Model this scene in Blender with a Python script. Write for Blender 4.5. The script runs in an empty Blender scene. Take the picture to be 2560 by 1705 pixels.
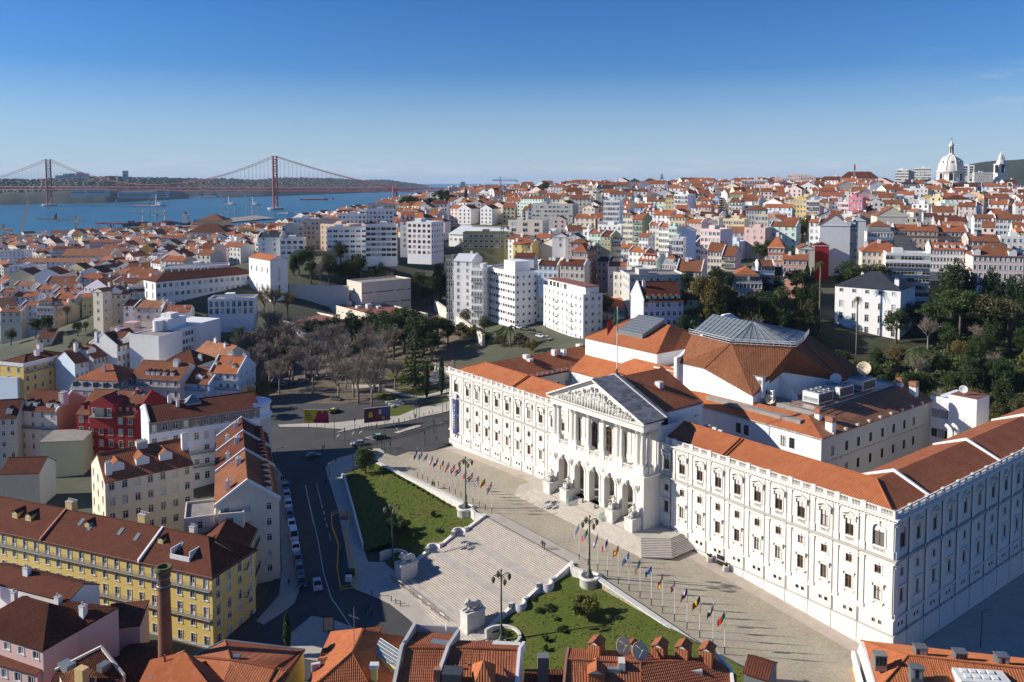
import bpy,math,random
import numpy as np
from math import radians,sin,cos,pi,sqrt,atan2
from mathutils import Vector as V3,Matrix
from mathutils import noise as mnoise
random.seed(11)
RU,RC=random.uniform,random.choice
SC=bpy.context.scene
COL=SC.collection
# ---------------------------------------------------------------- camera
# survey of the place: the camera hangs 77 m above the palace forecourt and looks along +Y
F,PITCH,V0,CAMZ=2050.0,radians(3.3),570.0,77.0
SP,CP=sin(PITCH),cos(PITCH)
cam_d=bpy.data.cameras.new('camera')
cam_d.sensor_width=36.0
cam_d.lens=36.0*F/2560.0
cam_d.shift_y=-(852.5-V0)/2560.0
cam_d.clip_start=1.0
cam_d.clip_end=80000.0
cam=bpy.data.objects.new('camera',cam_d)
COL.objects.link(cam)
cam.location=(0,0,CAMZ)
cam.rotation_euler=(pi/2-PITCH,0,0)
SC.camera=cam
# ---------------------------------------------------------------- light
SUN_EL,SUN_AZ=radians(25.6),radians(-88.0)  # azimuth from +Y towards +X
W=bpy.data.worlds.new('World');SC.world=W;W.use_nodes=True
wn,wl=W.node_tree.nodes,W.node_tree.links
wn.clear()
w_out=wn.new('ShaderNodeOutputWorld');w_bg=wn.new('ShaderNodeBackground')
w_sky=wn.new('ShaderNodeTexSky');w_sky.sky_type='NISHITA';w_sky.sun_disc=False
w_sky.sun_elevation=SUN_EL;w_sky.sun_rotation=SUN_AZ
w_sky.altitude=0;w_sky.air_density=1.0;w_sky.dust_density=0.0;w_sky.ozone_density=3.0
w_bg.inputs['Strength'].default_value=0.052
wl.new(w_bg.outputs[0],w_out.inputs[0])
# thin cloud: a low bank far out and a few high wisps, drawn on the sky's own directions
tc=wn.new('ShaderNodeTexCoord');sx=wn.new('ShaderNodeSeparateXYZ');wl.new(tc.outputs['Generated'],sx.inputs[0])
def wmath(op,a,b=None,c=None):
 m=wn.new('ShaderNodeMath');m.operation=op
 for i,v in enumerate((a,b,c)):
  if v is None:continue
  if isinstance(v,(int,float)):m.inputs[i].default_value=v
  else:wl.new(v,m.inputs[i])
 return m.outputs[0]
def wramp(v,a,b):
 m=wn.new('ShaderNodeMapRange');m.clamp=True
 wl.new(v,m.inputs['Value']);m.inputs['From Min'].default_value=a;m.inputs['From Max'].default_value=b
 return m.outputs['Result']
mp=wn.new('ShaderNodeMapping');mp.inputs['Scale'].default_value=(7,7,60);wl.new(tc.outputs['Generated'],mp.inputs[0])
nz=wn.new('ShaderNodeTexNoise');nz.inputs['Scale'].default_value=2.2;nz.inputs['Detail'].default_value=7;nz.inputs['Roughness'].default_value=.6
wl.new(mp.outputs[0],nz.inputs['Vector'])
lowband=wmath('MULTIPLY',wramp(sx.outputs['Z'],.002,.012),wramp(sx.outputs['Z'],.034,.016))
bank=wmath('MULTIPLY',lowband,wramp(nz.outputs['Fac'],.46,.68))
mp2=wn.new('ShaderNodeMapping');mp2.inputs['Scale'].default_value=(5,5,26);mp2.inputs['Location'].default_value=(.35,1.2,.4);wl.new(tc.outputs['Generated'],mp2.inputs[0])
nz2=wn.new('ShaderNodeTexNoise');nz2.inputs['Scale'].default_value=1.6;nz2.inputs['Detail'].default_value=8;nz2.inputs['Roughness'].default_value=.62
wl.new(mp2.outputs[0],nz2.inputs['Vector'])
wisp=wmath('MULTIPLY',wmath('MULTIPLY',wmath('MULTIPLY',wramp(sx.outputs['Z'],.07,.095),wramp(sx.outputs['Z'],.145,.10)),wramp(sx.outputs['X'],.40,.50)),wramp(nz2.outputs['Fac'],.47,.68))
cl=wmath('MINIMUM',wmath('ADD',wmath('MULTIPLY',bank,.42),wmath('MULTIPLY',wisp,.5)),.7)
w_mix=wn.new('ShaderNodeMixRGB');wl.new(cl,w_mix.inputs[0])
SKYSAT=wn.new('ShaderNodeHueSaturation');SKYSAT.inputs['Saturation'].default_value=1.25
tint=wn.new('ShaderNodeMixRGB');tint.blend_type='MULTIPLY';tint.inputs[0].default_value=1.0;tint.inputs[2].default_value=(.72,1.04,1.56,1)
wl.new(w_sky.outputs[0],SKYSAT.inputs['Color']);wl.new(SKYSAT.outputs[0],tint.inputs[1])
pale=wn.new('ShaderNodeMixRGB');wl.new(wmath('MULTIPLY',wramp(sx.outputs['Z'],.13,.0),.78),pale.inputs[0]);wl.new(tint.outputs[0],pale.inputs[1]);pale.inputs[2].default_value=(6.9,8.7,11.4,1)
wl.new(pale.outputs[0],w_mix.inputs[1]);w_mix.inputs[2].default_value=(9.5,9.9,10.8,1)
wl.new(w_mix.outputs[0],w_bg.inputs['Color'])
sun_d=bpy.data.lights.new('sun','SUN');sun_d.energy=5.0;sun_d.angle=radians(.53);sun_d.color=(1.0,.93,.82)
sun=bpy.data.objects.new('sun',sun_d);COL.objects.link(sun)
sun.rotation_euler=V3((-sin(SUN_AZ)*cos(SUN_EL),-cos(SUN_AZ)*cos(SUN_EL),-sin(SUN_EL))).to_track_quat('-Z','Y').to_euler()
SC.view_settings.view_transform='Standard';SC.view_settings.look='None'
SC.view_settings.exposure=0.45;SC.view_settings.gamma=1.0;SC.view_settings.use_curve_mapping=False
SC.render.engine='CYCLES'
SC.cycles.use_denoising=True
SC.cycles.max_bounces=5;SC.cycles.diffuse_bounces=3;SC.cycles.glossy_bounces=2;SC.cycles.transmission_bounces=2
SC.cycles.transparent_max_bounces=6;SC.cycles.volume_bounces=0
SC.cycles.caustics_reflective=False;SC.cycles.caustics_refractive=False
# ---------------------------------------------------------------- survey helpers
def ray(u,v):
 b=(v-V0)/F
 return V3(((u-1280)/F,CP-b*SP,-(SP+b*CP)))
def pz(u,v,z):
 r=ray(u,v);k=(z-CAMZ)/r.z
 return V3((r.x*k,r.y*k,z))
def ps(u,v,s):
 r=ray(u,v);return V3((r.x*s,r.y*s,CAMZ+r.z*s))
def proj(p):
 z=p[2]-CAMZ;dd=p[1]*CP-z*SP;w=-(p[1]*SP+z*CP)
 return 1280+F*p[0]/dd,V0+F*w/dd,dd
 # ---------------------------------------------------------------- scene helpers
def tag(o,label=None,cat=None,group=None,kind=None):
 if label:o['label']=label
 if cat:o['category']=cat
 if group:o['group']=group
 if kind:o['kind']=kind
 return o
def em(name,loc=(0,0,0),rz=0.0,label=None,cat=None,group=None):
 o=bpy.data.objects.new(name,None);COL.objects.link(o)
 o.empty_display_size=.5
 o.location=loc;o.rotation_euler=(0,0,rz)
 return tag(o,label,cat,group)
def add(name,me,parent=None,loc=(0,0,0),rz=0.0,scale=None,rot=None):
 o=bpy.data.objects.new(name,me);COL.objects.link(o)
 o.parent=parent;o.location=loc
 o.rotation_euler=rot if rot else(0,0,rz)
 if scale is not None:o.scale=(scale,scale,scale) if isinstance(scale,(int,float)) else scale
 return o
class MB:
 """collects faces; build() links them as one mesh object"""
 def __init__(s):s.v=[];s.f=[];s.m=[];s.uv=[]
 def face(s,pts,m=0,uv=None):
  b=len(s.v);s.v.extend([tuple(p) for p in pts]);s.f.append(tuple(range(b,b+len(pts))));s.m.append(m);s.uv.append(uv)
 def idx(s,vs,fs,m=0):
  b=len(s.v);s.v.extend([tuple(p) for p in vs])
  for f in fs:s.f.append(tuple(i+b for i in f));s.m.append(m);s.uv.append(None)
 def box(s,x0,x1,y0,y1,z0,z1,m=0,bot=True):
  vs=[(x0,y0,z0),(x1,y0,z0),(x1,y1,z0),(x0,y1,z0),(x0,y0,z1),(x1,y0,z1),(x1,y1,z1),(x0,y1,z1)]
  fs=[(4,5,6,7),(0,1,5,4),(1,2,6,5),(2,3,7,6),(3,0,4,7)]
  if bot:fs.append((3,2,1,0))
  s.idx(vs,fs,m)
 def prism(s,poly,z0,z1,m=0,bot=False,mtop=None):
  n=len(poly);vs=[(p[0],p[1],z0) for p in poly]+[(p[0],p[1],z1) for p in poly]
  b=len(s.v);s.v.extend(vs)
  for i in range(n):
   j=(i+1)%n;s.f.append((b+i,b+j,b+n+j,b+n+i));s.m.append(m);s.uv.append(None)
  s.f.append(tuple(b+n+i for i in range(n)));s.m.append(m if mtop is None else mtop);s.uv.append(None)
  if bot:s.f.append(tuple(b+n-1-i for i in range(n)));s.m.append(m);s.uv.append(None)
 def tube(s,path,r,n=6,m=0,caps=True):
  path=[V3(p) for p in path];rs=r if isinstance(r,(list,tuple)) else[r]*len(path)
  b=len(s.v);k=len(path)
  for i,p in enumerate(path):
   t=(path[min(i+1,k-1)]-path[max(i-1,0)])
   t=t.normalized() if t.length>1e-9 else V3((0,0,1))
   a=V3((0,0,1)) if abs(t.z)<.9 else V3((1,0,0))
   e1=t.cross(a).normalized();e2=t.cross(e1)
   for j in range(n):
    w=2*pi*j/n;q=p+(e1*cos(w)+e2*sin(w))*rs[i];s.v.append((q.x,q.y,q.z))
  for i in range(k-1):
   for j in range(n):
    j2=(j+1)%n
    s.f.append((b+i*n+j,b+i*n+j2,b+(i+1)*n+j2,b+(i+1)*n+j));s.m.append(m);s.uv.append(None)
  if caps:
   s.f.append(tuple(b+j for j in range(n))[::-1]);s.m.append(m);s.uv.append(None)
   s.f.append(tuple(b+(k-1)*n+j for j in range(n)));s.m.append(m);s.uv.append(None)
 def lt(s,prof,n=12,c=(0,0,0),m=0,a0=0,a1=2*pi,sx=1,sy=1):
  b=len(s.v);k=len(prof);full=abs(a1-a0-2*pi)<1e-6;nn=n if full else n+1
  for r,z in prof:
   for j in range(nn):
    w=a0+(a1-a0)*j/n;s.v.append((c[0]+r*cos(w)*sx,c[1]+r*sin(w)*sy,c[2]+z))
  for i in range(k-1):
   for j in range(n):
    j2=(j+1)%nn
    s.f.append((b+i*nn+j,b+i*nn+j2,b+(i+1)*nn+j2,b+(i+1)*nn+j));s.m.append(m);s.uv.append(None)
 def ell(s,c,r,n=8,k=6,m=0,jit=0.0,rot=None):
  """a closed ellipsoid, optionally knobbly"""
  b=len(s.v);c=V3(c)
  for i in range(k+1):
   th=pi*i/k
   for j in range(n):
    w=2*pi*j/n
    q=V3((r[0]*sin(th)*cos(w),r[1]*sin(th)*sin(w),r[2]*cos(th)))*(1+RU(-jit,jit))
    if rot:q=rot@q
    q+=c;s.v.append((q.x,q.y,q.z))
  for i in range(k):
   for j in range(n):
    j2=(j+1)%n;s.f.append((b+i*n+j,b+(i+1)*n+j,b+(i+1)*n+j2,b+i*n+j2));s.m.append(m);s.uv.append(None)
 def mesh(s,name,mats,smooth=False):
  me=bpy.data.meshes.new(name);me.from_pydata(s.v,[],s.f)
  for mt in(mats if isinstance(mats,(list,tuple)) else[mats]):me.materials.append(M(mt) if isinstance(mt,str) else mt)
  me.polygons.foreach_set('material_index',s.m)
  if any(u is not None for u in s.uv):
   lay=me.uv_layers.new(name='UVMap');co=[]
   for f,u in zip(s.f,s.uv):
    if u is None:co.extend([0.0]*(2*len(f)))
    else:
     for q in u:co.extend((q[0],q[1]))
   lay.data.foreach_set('uv',co)
  if smooth:me.polygons.foreach_set('use_smooth',[True]*len(s.f))
  me.update();return me
 def bd(s,name,mats,parent=None,smooth=False,**k):
  return add(name,s.mesh(name,mats,smooth),parent,**k)
def wop(mb,P0,ex,w,z0,z1,ops,dep=.25,m=0,mr=None):
 """a wall from P0 along ex (unit, horizontal), outside on the right of ex x up; ops=(a0,a1,z0,z1,arch)"""
 ex=V3((ex[0],ex[1],0));nin=V3((-ex.y,ex.x,0));P0=V3((P0[0],P0[1],0));mr=m if mr is None else mr
 def pt(a,z,d=0):q=P0+ex*a+nin*d;return(q.x,q.y,z)
 A=sorted({0.0,w}|{round(v,4) for o in ops for v in o[:2]});Z=sorted({z0,z1}|{round(v,4) for o in ops for v in o[2:4]})
 A=[a for a in A if-1e-6<=a<=w+1e-6];Z=[z for z in Z if z0-1e-6<=z<=z1+1e-6]
 for j in range(len(Z)-1):
  zc=(Z[j]+Z[j+1])/2;run=None
  row=[o for o in ops if o[2]<zc<o[3]]
  for i in range(len(A)-1):
   ac=(A[i]+A[i+1])/2
   if any(o[0]<ac<o[1] for o in row):
    if run is not None:mb.face((pt(run,Z[j]),pt(A[i],Z[j]),pt(A[i],Z[j+1]),pt(run,Z[j+1])),m);run=None
   elif run is None:run=A[i]
  if run is not None:mb.face((pt(run,Z[j]),pt(w,Z[j]),pt(w,Z[j+1]),pt(run,Z[j+1])),m)
 for o in ops:
  a0,a1,b0,b1=o[:4];arch=len(o)>4 and o[4]
  mb.face((pt(a0,b0),pt(a1,b0),pt(a1,b0,dep),pt(a0,b0,dep)),mr)
  if not arch:
   mb.face((pt(a0,b0),pt(a0,b0,dep),pt(a0,b1,dep),pt(a0,b1)),mr)
   mb.face((pt(a1,b0,dep),pt(a1,b0),pt(a1,b1),pt(a1,b1,dep)),mr)
   mb.face((pt(a0,b1,dep),pt(a1,b1,dep),pt(a1,b1),pt(a0,b1)),mr)
  else:
   r=(a1-a0)/2;zs=b1-r;ac=(a0+a1)/2;n=12
   mb.face((pt(a0,b0),pt(a0,b0,dep),pt(a0,zs,dep),pt(a0,zs)),mr)
   mb.face((pt(a1,b0,dep),pt(a1,b0),pt(a1,zs),pt(a1,zs,dep)),mr)
   arc=[(ac-r*cos(pi*k/n),zs+r*sin(pi*k/n)) for k in range(n+1)]
   for k in range(n):
    (x,y),(x2,y2)=arc[k],arc[k+1]
    cz=(a0,b1) if k<n/2 else(a1,b1)
    mb.face((pt(*cz),pt(x,y),pt(x2,y2)),m)
    mb.face((pt(x,y),pt(x,y,dep),pt(x2,y2,dep),pt(x2,y2)),mr)
    # ---------------------------------------------------------------- materials
MATS={}
def M(n):
 if n not in MATS:MATS[n]=MK(n)
 return MATS[n]
class NT:
 def __init__(s,name):
  s.m=bpy.data.materials.new(name);s.m.use_nodes=True;s.n=s.m.node_tree.nodes;s.l=s.m.node_tree.links
  s.b=s.n['Principled BSDF'];s.out=s.n['Material Output']
 def new(s,t,**k):
  x=s.n.new(t)
  for a,v in k.items():setattr(x,a,v)
  return x
 def set(s,sock,v):
  if isinstance(v,(int,float)):sock.default_value=v
  elif isinstance(v,(tuple,list)):sock.default_value=tuple(v)+((1,) if len(v)==3 and sock.type=='RGBA' else())
  else:s.l.new(v,sock)
 def math(s,op,a,b=None,c=None):
  x=s.new('ShaderNodeMath',operation=op)
  for i,v in enumerate((a,b,c)):
   if v is not None:s.set(x.inputs[i],v)
  return x.outputs[0]
 def mix(s,f,a,b,bt='MIX'):
  x=s.new('ShaderNodeMixRGB',blend_type=bt);s.set(x.inputs[0],f);s.set(x.inputs[1],a);s.set(x.inputs[2],b);return x.outputs[0]
 def ramp(s,v,a,b,c=0.,d=1.):
  x=s.new('ShaderNodeMapRange');s.set(x.inputs['Value'],v)
  for k,q in zip(('From Min','From Max','To Min','To Max'),(a,b,c,d)):x.inputs[k].default_value=q
  return x.outputs['Result']
 def noise(s,vec,scale,detail=3,rough=.55):
  x=s.new('ShaderNodeTexNoise');s.set(x.inputs['Vector'],vec);x.inputs['Scale'].default_value=scale
  x.inputs['Detail'].default_value=detail;x.inputs['Roughness'].default_value=rough;return x.outputs['Fac']
 def co(s,k='Object'):return s.new('ShaderNodeTexCoord').outputs[k]
 def pos(s):return s.new('ShaderNodeNewGeometry').outputs['Position']
 def mapv(s,vec,scale=(1,1,1),loc=(0,0,0)):
  x=s.new('ShaderNodeMapping');s.set(x.inputs[0],vec);x.inputs['Scale'].default_value=scale;x.inputs['Location'].default_value=loc;return x.outputs[0]
 def bump(s,h,st=.4,d=.05):
  x=s.new('ShaderNodeBump');s.set(x.inputs['Height'],h);x.inputs['Strength'].default_value=st;x.inputs['Distance'].default_value=d
  s.l.new(x.outputs[0],s.b.inputs['Normal'])
 def rnd(s):return s.new('ShaderNodeObjectInfo').outputs['Random']
 def fin(s,col=None,rough=None,metal=None,spec=None):
  if col is not None:s.set(s.b.inputs['Base Color'],col)
  if rough is not None:s.set(s.b.inputs['Roughness'],rough)
  if metal is not None:s.set(s.b.inputs['Metallic'],metal)
  if spec is not None:s.set(s.b.inputs['Specular IOR Level'],spec)
  return s.m
WALLC=dict(white=(.80,.79,.77),cream=(.74,.67,.52),yellow=(.72,.53,.17),paleyellow=(.76,.66,.40),pink=(.70,.47,.42),palepink=(.74,.60,.56),
lilac=(.62,.55,.66),blue=(.45,.58,.80),paleblue=(.60,.70,.82),red=(.32,.025,.03),peach=(.74,.51,.33),grey=(.50,.49,.47),beige=(.66,.60,.50),
green=(.33,.46,.36),mint=(.60,.76,.66),ochre=(.62,.44,.20),rose=(.72,.22,.30),brick=(.38,.16,.11),darkgrey=(.16,.17,.18),olive=(.34,.34,.18),salmon=(.68,.40,.30),mauve=(.52,.42,.50),concrete=(.48,.47,.44),shade=(.60,.56,.47))
TILEC=dict(tile=((.40,.135,.062),(.27,.085,.045),(.48,.20,.10)),tilenew=((.50,.165,.065),(.40,.12,.05),(.56,.22,.10)),tiledark=((.15,.05,.03),(.095,.034,.022),(.21,.08,.045)),
tilebrown=((.27,.105,.052),(.17,.068,.038),(.34,.155,.08)),slate=((.05,.055,.065),(.035,.04,.045),(.08,.085,.095)),tileold=((.40,.17,.09),(.25,.11,.06),(.50,.27,.15)))
def MK(n):
 t=NT(n)
 if n.startswith('wall_'):
  c=WALLC[n[5:]];p=t.pos()
  big=t.noise(p,.35,4);st=t.noise(t.mapv(p,(1.1,1.1,.09)),1.3,4,.65);r=t.rnd()
  col=t.mix(t.ramp(big,.3,.75,0,.22),c,tuple(x*.80 for x in c))
  col=t.mix(t.ramp(st,.56,.78,0,.34),col,tuple(x*.55 for x in c))
  col=t.mix(t.ramp(r,0,1,0,.12),col,(c[0]*.85+.08,c[1]*.85+.07,c[2]*.85+.05))
  t.bump(t.noise(p,6,3),.12,.03);return t.fin(col,.88,spec=.25)
 if n in TILEC or n.endswith('_geo'):
  geo=n.endswith('_geo');a,b,c=TILEC[n.replace('_geo','')];uv=t.co('UV');sp_=t.new('ShaderNodeSeparateXYZ');t.set(sp_.inputs[0],uv)
  U,V=sp_.outputs[0],sp_.outputs[1];pu,pv=(.40,.42) if n!='slate' else(.4,.3)
  cu=t.math('FLOOR',t.math('DIVIDE',U,pu));cv=t.math('FLOOR',t.math('DIVIDE',V,pv))
  cb=t.new('ShaderNodeCombineXYZ');t.set(cb.inputs[0],cu);t.set(cb.inputs[1],cv)
  wh=t.new('ShaderNodeTexWhiteNoise',noise_dimensions='3D');t.set(wh.inputs['Vector'],cb.outputs[0])
  pn=t.noise(t.pos(),.22,4,.6);pn2=t.noise(t.mapv(uv,(1.5,.25,1)),1.0,4,.6);pn3=t.noise(t.pos(),1.3,3,.6);r=t.rnd()
  col=t.mix(t.ramp(wh.outputs['Value'],0,1,0,.55),a,c)
  col=t.mix(t.ramp(pn,.42,.72,0,.75),col,b);col=t.mix(t.ramp(pn2,.5,.75,0,.55),col,b);col=t.mix(t.ramp(pn3,.5,.72,0,.5),col,tuple(x*.6 for x in b))
  col=t.mix(t.ramp(r,0,1,0,.35),col,tuple(x*.55 for x in a))
  fu=t.math('FRACT',t.math('DIVIDE',U,pu));fv=t.math('FRACT',t.math('DIVIDE',V,pv))
  h1=t.math('SINE',t.math('MULTIPLY',fu,pi));h=t.math('ADD',t.math('MULTIPLY',h1,1.0 if n!='slate' else .1),t.math('MULTIPLY',t.math('SUBTRACT',1.,fv),.45))
  if not geo:
   col=t.mix(t.ramp(h1,0,.35,.45,0),col,tuple(x*.45 for x in b));t.bump(h,.8,.07)
  return t.fin(col,.9 if n!='slate' else .6,spec=.12)
 return MK2(n,t)
def smpl(t,c,rough=.8,var=.15,scale=.6,metal=0.,bump=0.,bscale=8,spec=None,kind='pos'):
 p=t.pos() if kind=='pos' else t.co('Object')
 nn=t.noise(p,scale,4);col=t.mix(t.ramp(nn,.3,.75),c,tuple(x*(1-var*2) for x in c))
 if bump:t.bump(t.noise(p,bscale,4),bump,.05)
 return t.fin(col,rough,metal,spec)
LEAFC=dict(leaf_dark=((.022,.042,.012),(.010,.020,.007)),leaf_mid=((.042,.068,.018),(.018,.032,.010)),leaf_yel=((.115,.115,.022),(.045,.055,.012)),leaf_olive=((.066,.068,.030),(.028,.032,.014)),
leaf_con=((.028,.050,.020),(.012,.022,.010)),leaf_palm=((.075,.095,.030),(.03,.04,.015)),leaf_hedge=((.03,.055,.015),(.014,.025,.008)),leaf_bronze=((.10,.085,.025),(.045,.04,.014)),leaf_far=((.045,.062,.028),(.022,.032,.016)))
PLAIN=dict(white_paint=(.80,.80,.78),off_white=(.70,.69,.66),iron=(.030,.036,.028),dark_iron=(.015,.016,.017),lamp_green=(.05,.07,.045),steel=(.42,.43,.44),zinc=(.30,.31,.32),wood_brown=(.17,.085,.035),wood_dark=(.055,.03,.018),
red_paint=(.42,.02,.02),crane_yellow=(.62,.36,.05),crane_orange=(.55,.16,.05),crane_grey=(.30,.34,.40),bridge_red=(.30,.035,.03),green_paint=(.02,.09,.055),teal=(.16,.55,.42),yellow_paint=(.70,.45,.02),black_paint=(.012,.012,.014),
car_white=(.72,.73,.74),car_silver=(.42,.43,.45),car_grey=(.10,.11,.12),car_black=(.012,.013,.015),car_blue=(.02,.06,.14),car_red=(.30,.02,.02),car_teal=(.02,.09,.10),rubber=(.012,.012,.012),hub=(.45,.45,.46),lamp_glass=(.75,.74,.68),tail_red=(.35,.01,.01),
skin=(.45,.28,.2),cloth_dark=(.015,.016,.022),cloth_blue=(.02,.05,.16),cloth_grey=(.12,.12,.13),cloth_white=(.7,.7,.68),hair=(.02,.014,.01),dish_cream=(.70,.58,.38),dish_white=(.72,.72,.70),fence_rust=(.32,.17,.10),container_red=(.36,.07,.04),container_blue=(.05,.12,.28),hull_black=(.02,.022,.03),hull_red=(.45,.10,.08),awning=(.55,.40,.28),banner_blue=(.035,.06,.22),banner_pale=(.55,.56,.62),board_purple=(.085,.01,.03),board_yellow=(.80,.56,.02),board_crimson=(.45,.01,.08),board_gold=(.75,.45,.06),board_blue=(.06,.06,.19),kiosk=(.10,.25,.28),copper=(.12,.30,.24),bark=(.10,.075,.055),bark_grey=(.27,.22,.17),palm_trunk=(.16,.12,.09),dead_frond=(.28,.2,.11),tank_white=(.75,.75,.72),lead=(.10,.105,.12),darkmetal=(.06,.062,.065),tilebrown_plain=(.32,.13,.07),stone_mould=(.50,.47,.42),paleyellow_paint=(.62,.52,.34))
FLAGC=dict(red=(.62,.015,.02),green=(.0,.24,.07),blue=(.01,.045,.36),white=(.80,.80,.80),yellow=(.85,.52,.01),black=(.01,.01,.01),orange=(.85,.30,.02),sky=(.12,.42,.75),navy=(.02,.03,.13),crimson=(.42,.01,.04),azure=(.02,.20,.55))
def MK2(n,t):
 if n in LEAFC:
  a,b=[tuple(x*1.6 for x in q) for q in LEAFC[n]];p=t.pos();nn=t.noise(p,.55,3);n2=t.noise(p,2.3,2);r=t.rnd()
  col=t.mix(t.ramp(nn,.3,.7),a,b);col=t.mix(t.ramp(n2,.5,.8,0,.7),col,(a[0]*1.7,a[1]*1.6,a[2]*1.3));col=t.mix(t.ramp(r,0,1,0,.35),col,(a[0]*1.1+.02,a[1]*.9+.005,a[2]*.8))
  t.fin(col,.62,spec=.25)
  tr=t.new('ShaderNodeBsdfTranslucent');t.set(tr.inputs[0],t.mix(.5,col,(a[0]*2,a[1]*2,a[2])));mx=t.new('ShaderNodeMixShader');mx.inputs[0].default_value=.18
  t.l.new(t.b.outputs[0],mx.inputs[1]);t.l.new(tr.outputs[0],mx.inputs[2]);t.l.new(mx.outputs[0],t.out.inputs[0]);return t.m
 if n.startswith('flag_'):return smpl(t,FLAGC[n[5:]],.7,.06,2.)
 if n in PLAIN:
  c=PLAIN[n];car=n.startswith('car_')
  met=.6 if n in('steel','zinc','hub') else 0.
  m=smpl(t,c,.25 if car else(.4 if met else .6),.10,1.3,met)
  if car:t.b.inputs['Coat Weight'].default_value=.6;t.b.inputs['Coat Roughness'].default_value=.05
  return m
 p=t.pos()
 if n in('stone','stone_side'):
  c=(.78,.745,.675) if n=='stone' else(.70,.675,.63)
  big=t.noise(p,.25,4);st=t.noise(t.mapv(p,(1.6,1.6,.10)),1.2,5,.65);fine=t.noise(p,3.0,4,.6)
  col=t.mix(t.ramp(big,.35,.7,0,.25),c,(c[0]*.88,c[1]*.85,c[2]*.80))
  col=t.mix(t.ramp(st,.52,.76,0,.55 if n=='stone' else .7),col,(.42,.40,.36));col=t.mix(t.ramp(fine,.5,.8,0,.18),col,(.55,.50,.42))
  br=t.new('ShaderNodeTexBrick');sp_=t.new('ShaderNodeSeparateXYZ');t.set(sp_.inputs[0],t.co('Object'));cb=t.new('ShaderNodeCombineXYZ')
  t.set(cb.inputs[0],t.math('ADD',sp_.outputs[0],sp_.outputs[1]));t.set(cb.inputs[1],sp_.outputs[2]);t.set(br.inputs['Vector'],cb.outputs[0])
  br.inputs['Scale'].default_value=1.;br.inputs['Brick Width'].default_value=1.3;br.inputs['Row Height'].default_value=.55;br.inputs['Mortar Size'].default_value=.018
  br.inputs['Color1'].default_value=(1,1,1,1);br.inputs['Color2'].default_value=(.93,.93,.93,1);br.inputs['Mortar'].default_value=(.72,.70,.66,1)
  col=t.mix(.55,col,t.mix(1.,col,br.outputs['Color'],'MULTIPLY'));t.bump(fine,.12,.03);return t.fin(col,.8,spec=.3)
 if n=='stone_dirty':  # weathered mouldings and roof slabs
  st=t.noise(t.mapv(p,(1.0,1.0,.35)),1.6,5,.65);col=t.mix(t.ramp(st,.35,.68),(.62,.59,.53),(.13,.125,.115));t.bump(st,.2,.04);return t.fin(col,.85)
 if n=='slab':
  br=t.new('ShaderNodeTexBrick');t.set(br.inputs['Vector'],t.co('UV'));br.inputs['Scale'].default_value=1.;br.inputs['Brick Width'].default_value=1.6;br.inputs['Row Height'].default_value=.8;br.inputs['Mortar Size'].default_value=.02
  br.inputs['Color1'].default_value=(.30,.30,.295,1);br.inputs['Color2'].default_value=(.11,.113,.118,1);br.inputs['Mortar'].default_value=(.03,.03,.03,1)
  nn=t.noise(p,.8,4);return t.fin(t.mix(t.ramp(nn,.4,.7,0,.5),br.outputs['Color'],(.22,.22,.21)),.8)
 if n=='marble':return smpl(t,(.72,.69,.63),.6,.14,1.2,0,.2,5)
 if n=='sculpt':return smpl(t,(.68,.65,.59),.7,.20,1.5,0,.3,6)
 if n=='cobble':
  nn=t.noise(p,.10,5,.6);v=t.new('ShaderNodeTexVoronoi');t.set(v.inputs['Vector'],p);v.inputs['Scale'].default_value=5.5;f=t.noise(p,1.6,3)
  col=t.mix(t.ramp(nn,.35,.68),(.52,.455,.335),(.41,.355,.26));col=t.mix(t.ramp(f,.45,.75,0,.5),col,(.34,.295,.21));col=t.mix(.35,col,t.mix(1.,col,v.outputs['Color'],'MULTIPLY'))
  t.bump(v.outputs['Distance'],.35,.03);return t.fin(col,.85)
 if n=='paving':
  nn=t.noise(p,.3,4);f=t.noise(p,2.5,3);col=t.mix(t.ramp(nn,.35,.7),(.47,.43,.36),(.38,.345,.285));return t.fin(t.mix(t.ramp(f,.5,.8,0,.35),col,(.29,.265,.225)),.85)
 if n=='paving_warm':
  nn=t.noise(p,.5,4);col=t.mix(t.ramp(nn,.35,.7),(.52,.44,.36),(.44,.37,.30));return t.fin(col,.85)
 if n=='step':
  nn=t.noise(t.mapv(p,(.5,.5,3)),.9,5,.6);f=t.noise(p,2.2,4);col=t.mix(t.ramp(nn,.35,.7),(.54,.485,.415),(.42,.375,.315));return t.fin(t.mix(t.ramp(f,.55,.8,0,.4),col,(.34,.31,.27)),.85)
 if n=='step_edge':return smpl(t,(.40,.355,.30),.9,.25,1.2)
 if n=='asphalt':
  nn=t.noise(p,.16,5,.6);f=t.noise(p,9,2);col=t.mix(t.ramp(nn,.35,.7),(.062,.060,.058),(.040,.040,.041));return t.fin(t.mix(t.ramp(f,.4,.8,0,.4),col,(.09,.087,.082)),.8)
 if n=='grass':
  nn=t.noise(p,.12,5,.6);f=t.noise(p,1.8,4,.65);f2=t.noise(p,9,2);col=t.mix(t.ramp(nn,.38,.66),(.085,.115,.020),(.125,.118,.030));col=t.mix(t.ramp(f,.42,.72),col,(.045,.070,.013));col=t.mix(t.ramp(f2,.5,.8,0,.5),col,(.14,.17,.04))
  t.bump(f2,.6,.1);return t.fin(col,.9,spec=.1)
 if n=='garden':return smpl(t,(.050,.052,.022),.95,.3,.3,0,.5,2)
 if n=='lantern':return smpl(t,(.22,.19,.10),.35,.1,2.)
 if n=='soil':return smpl(t,(.16,.12,.075),.95,.22,.5,0,.4,3)
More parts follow.
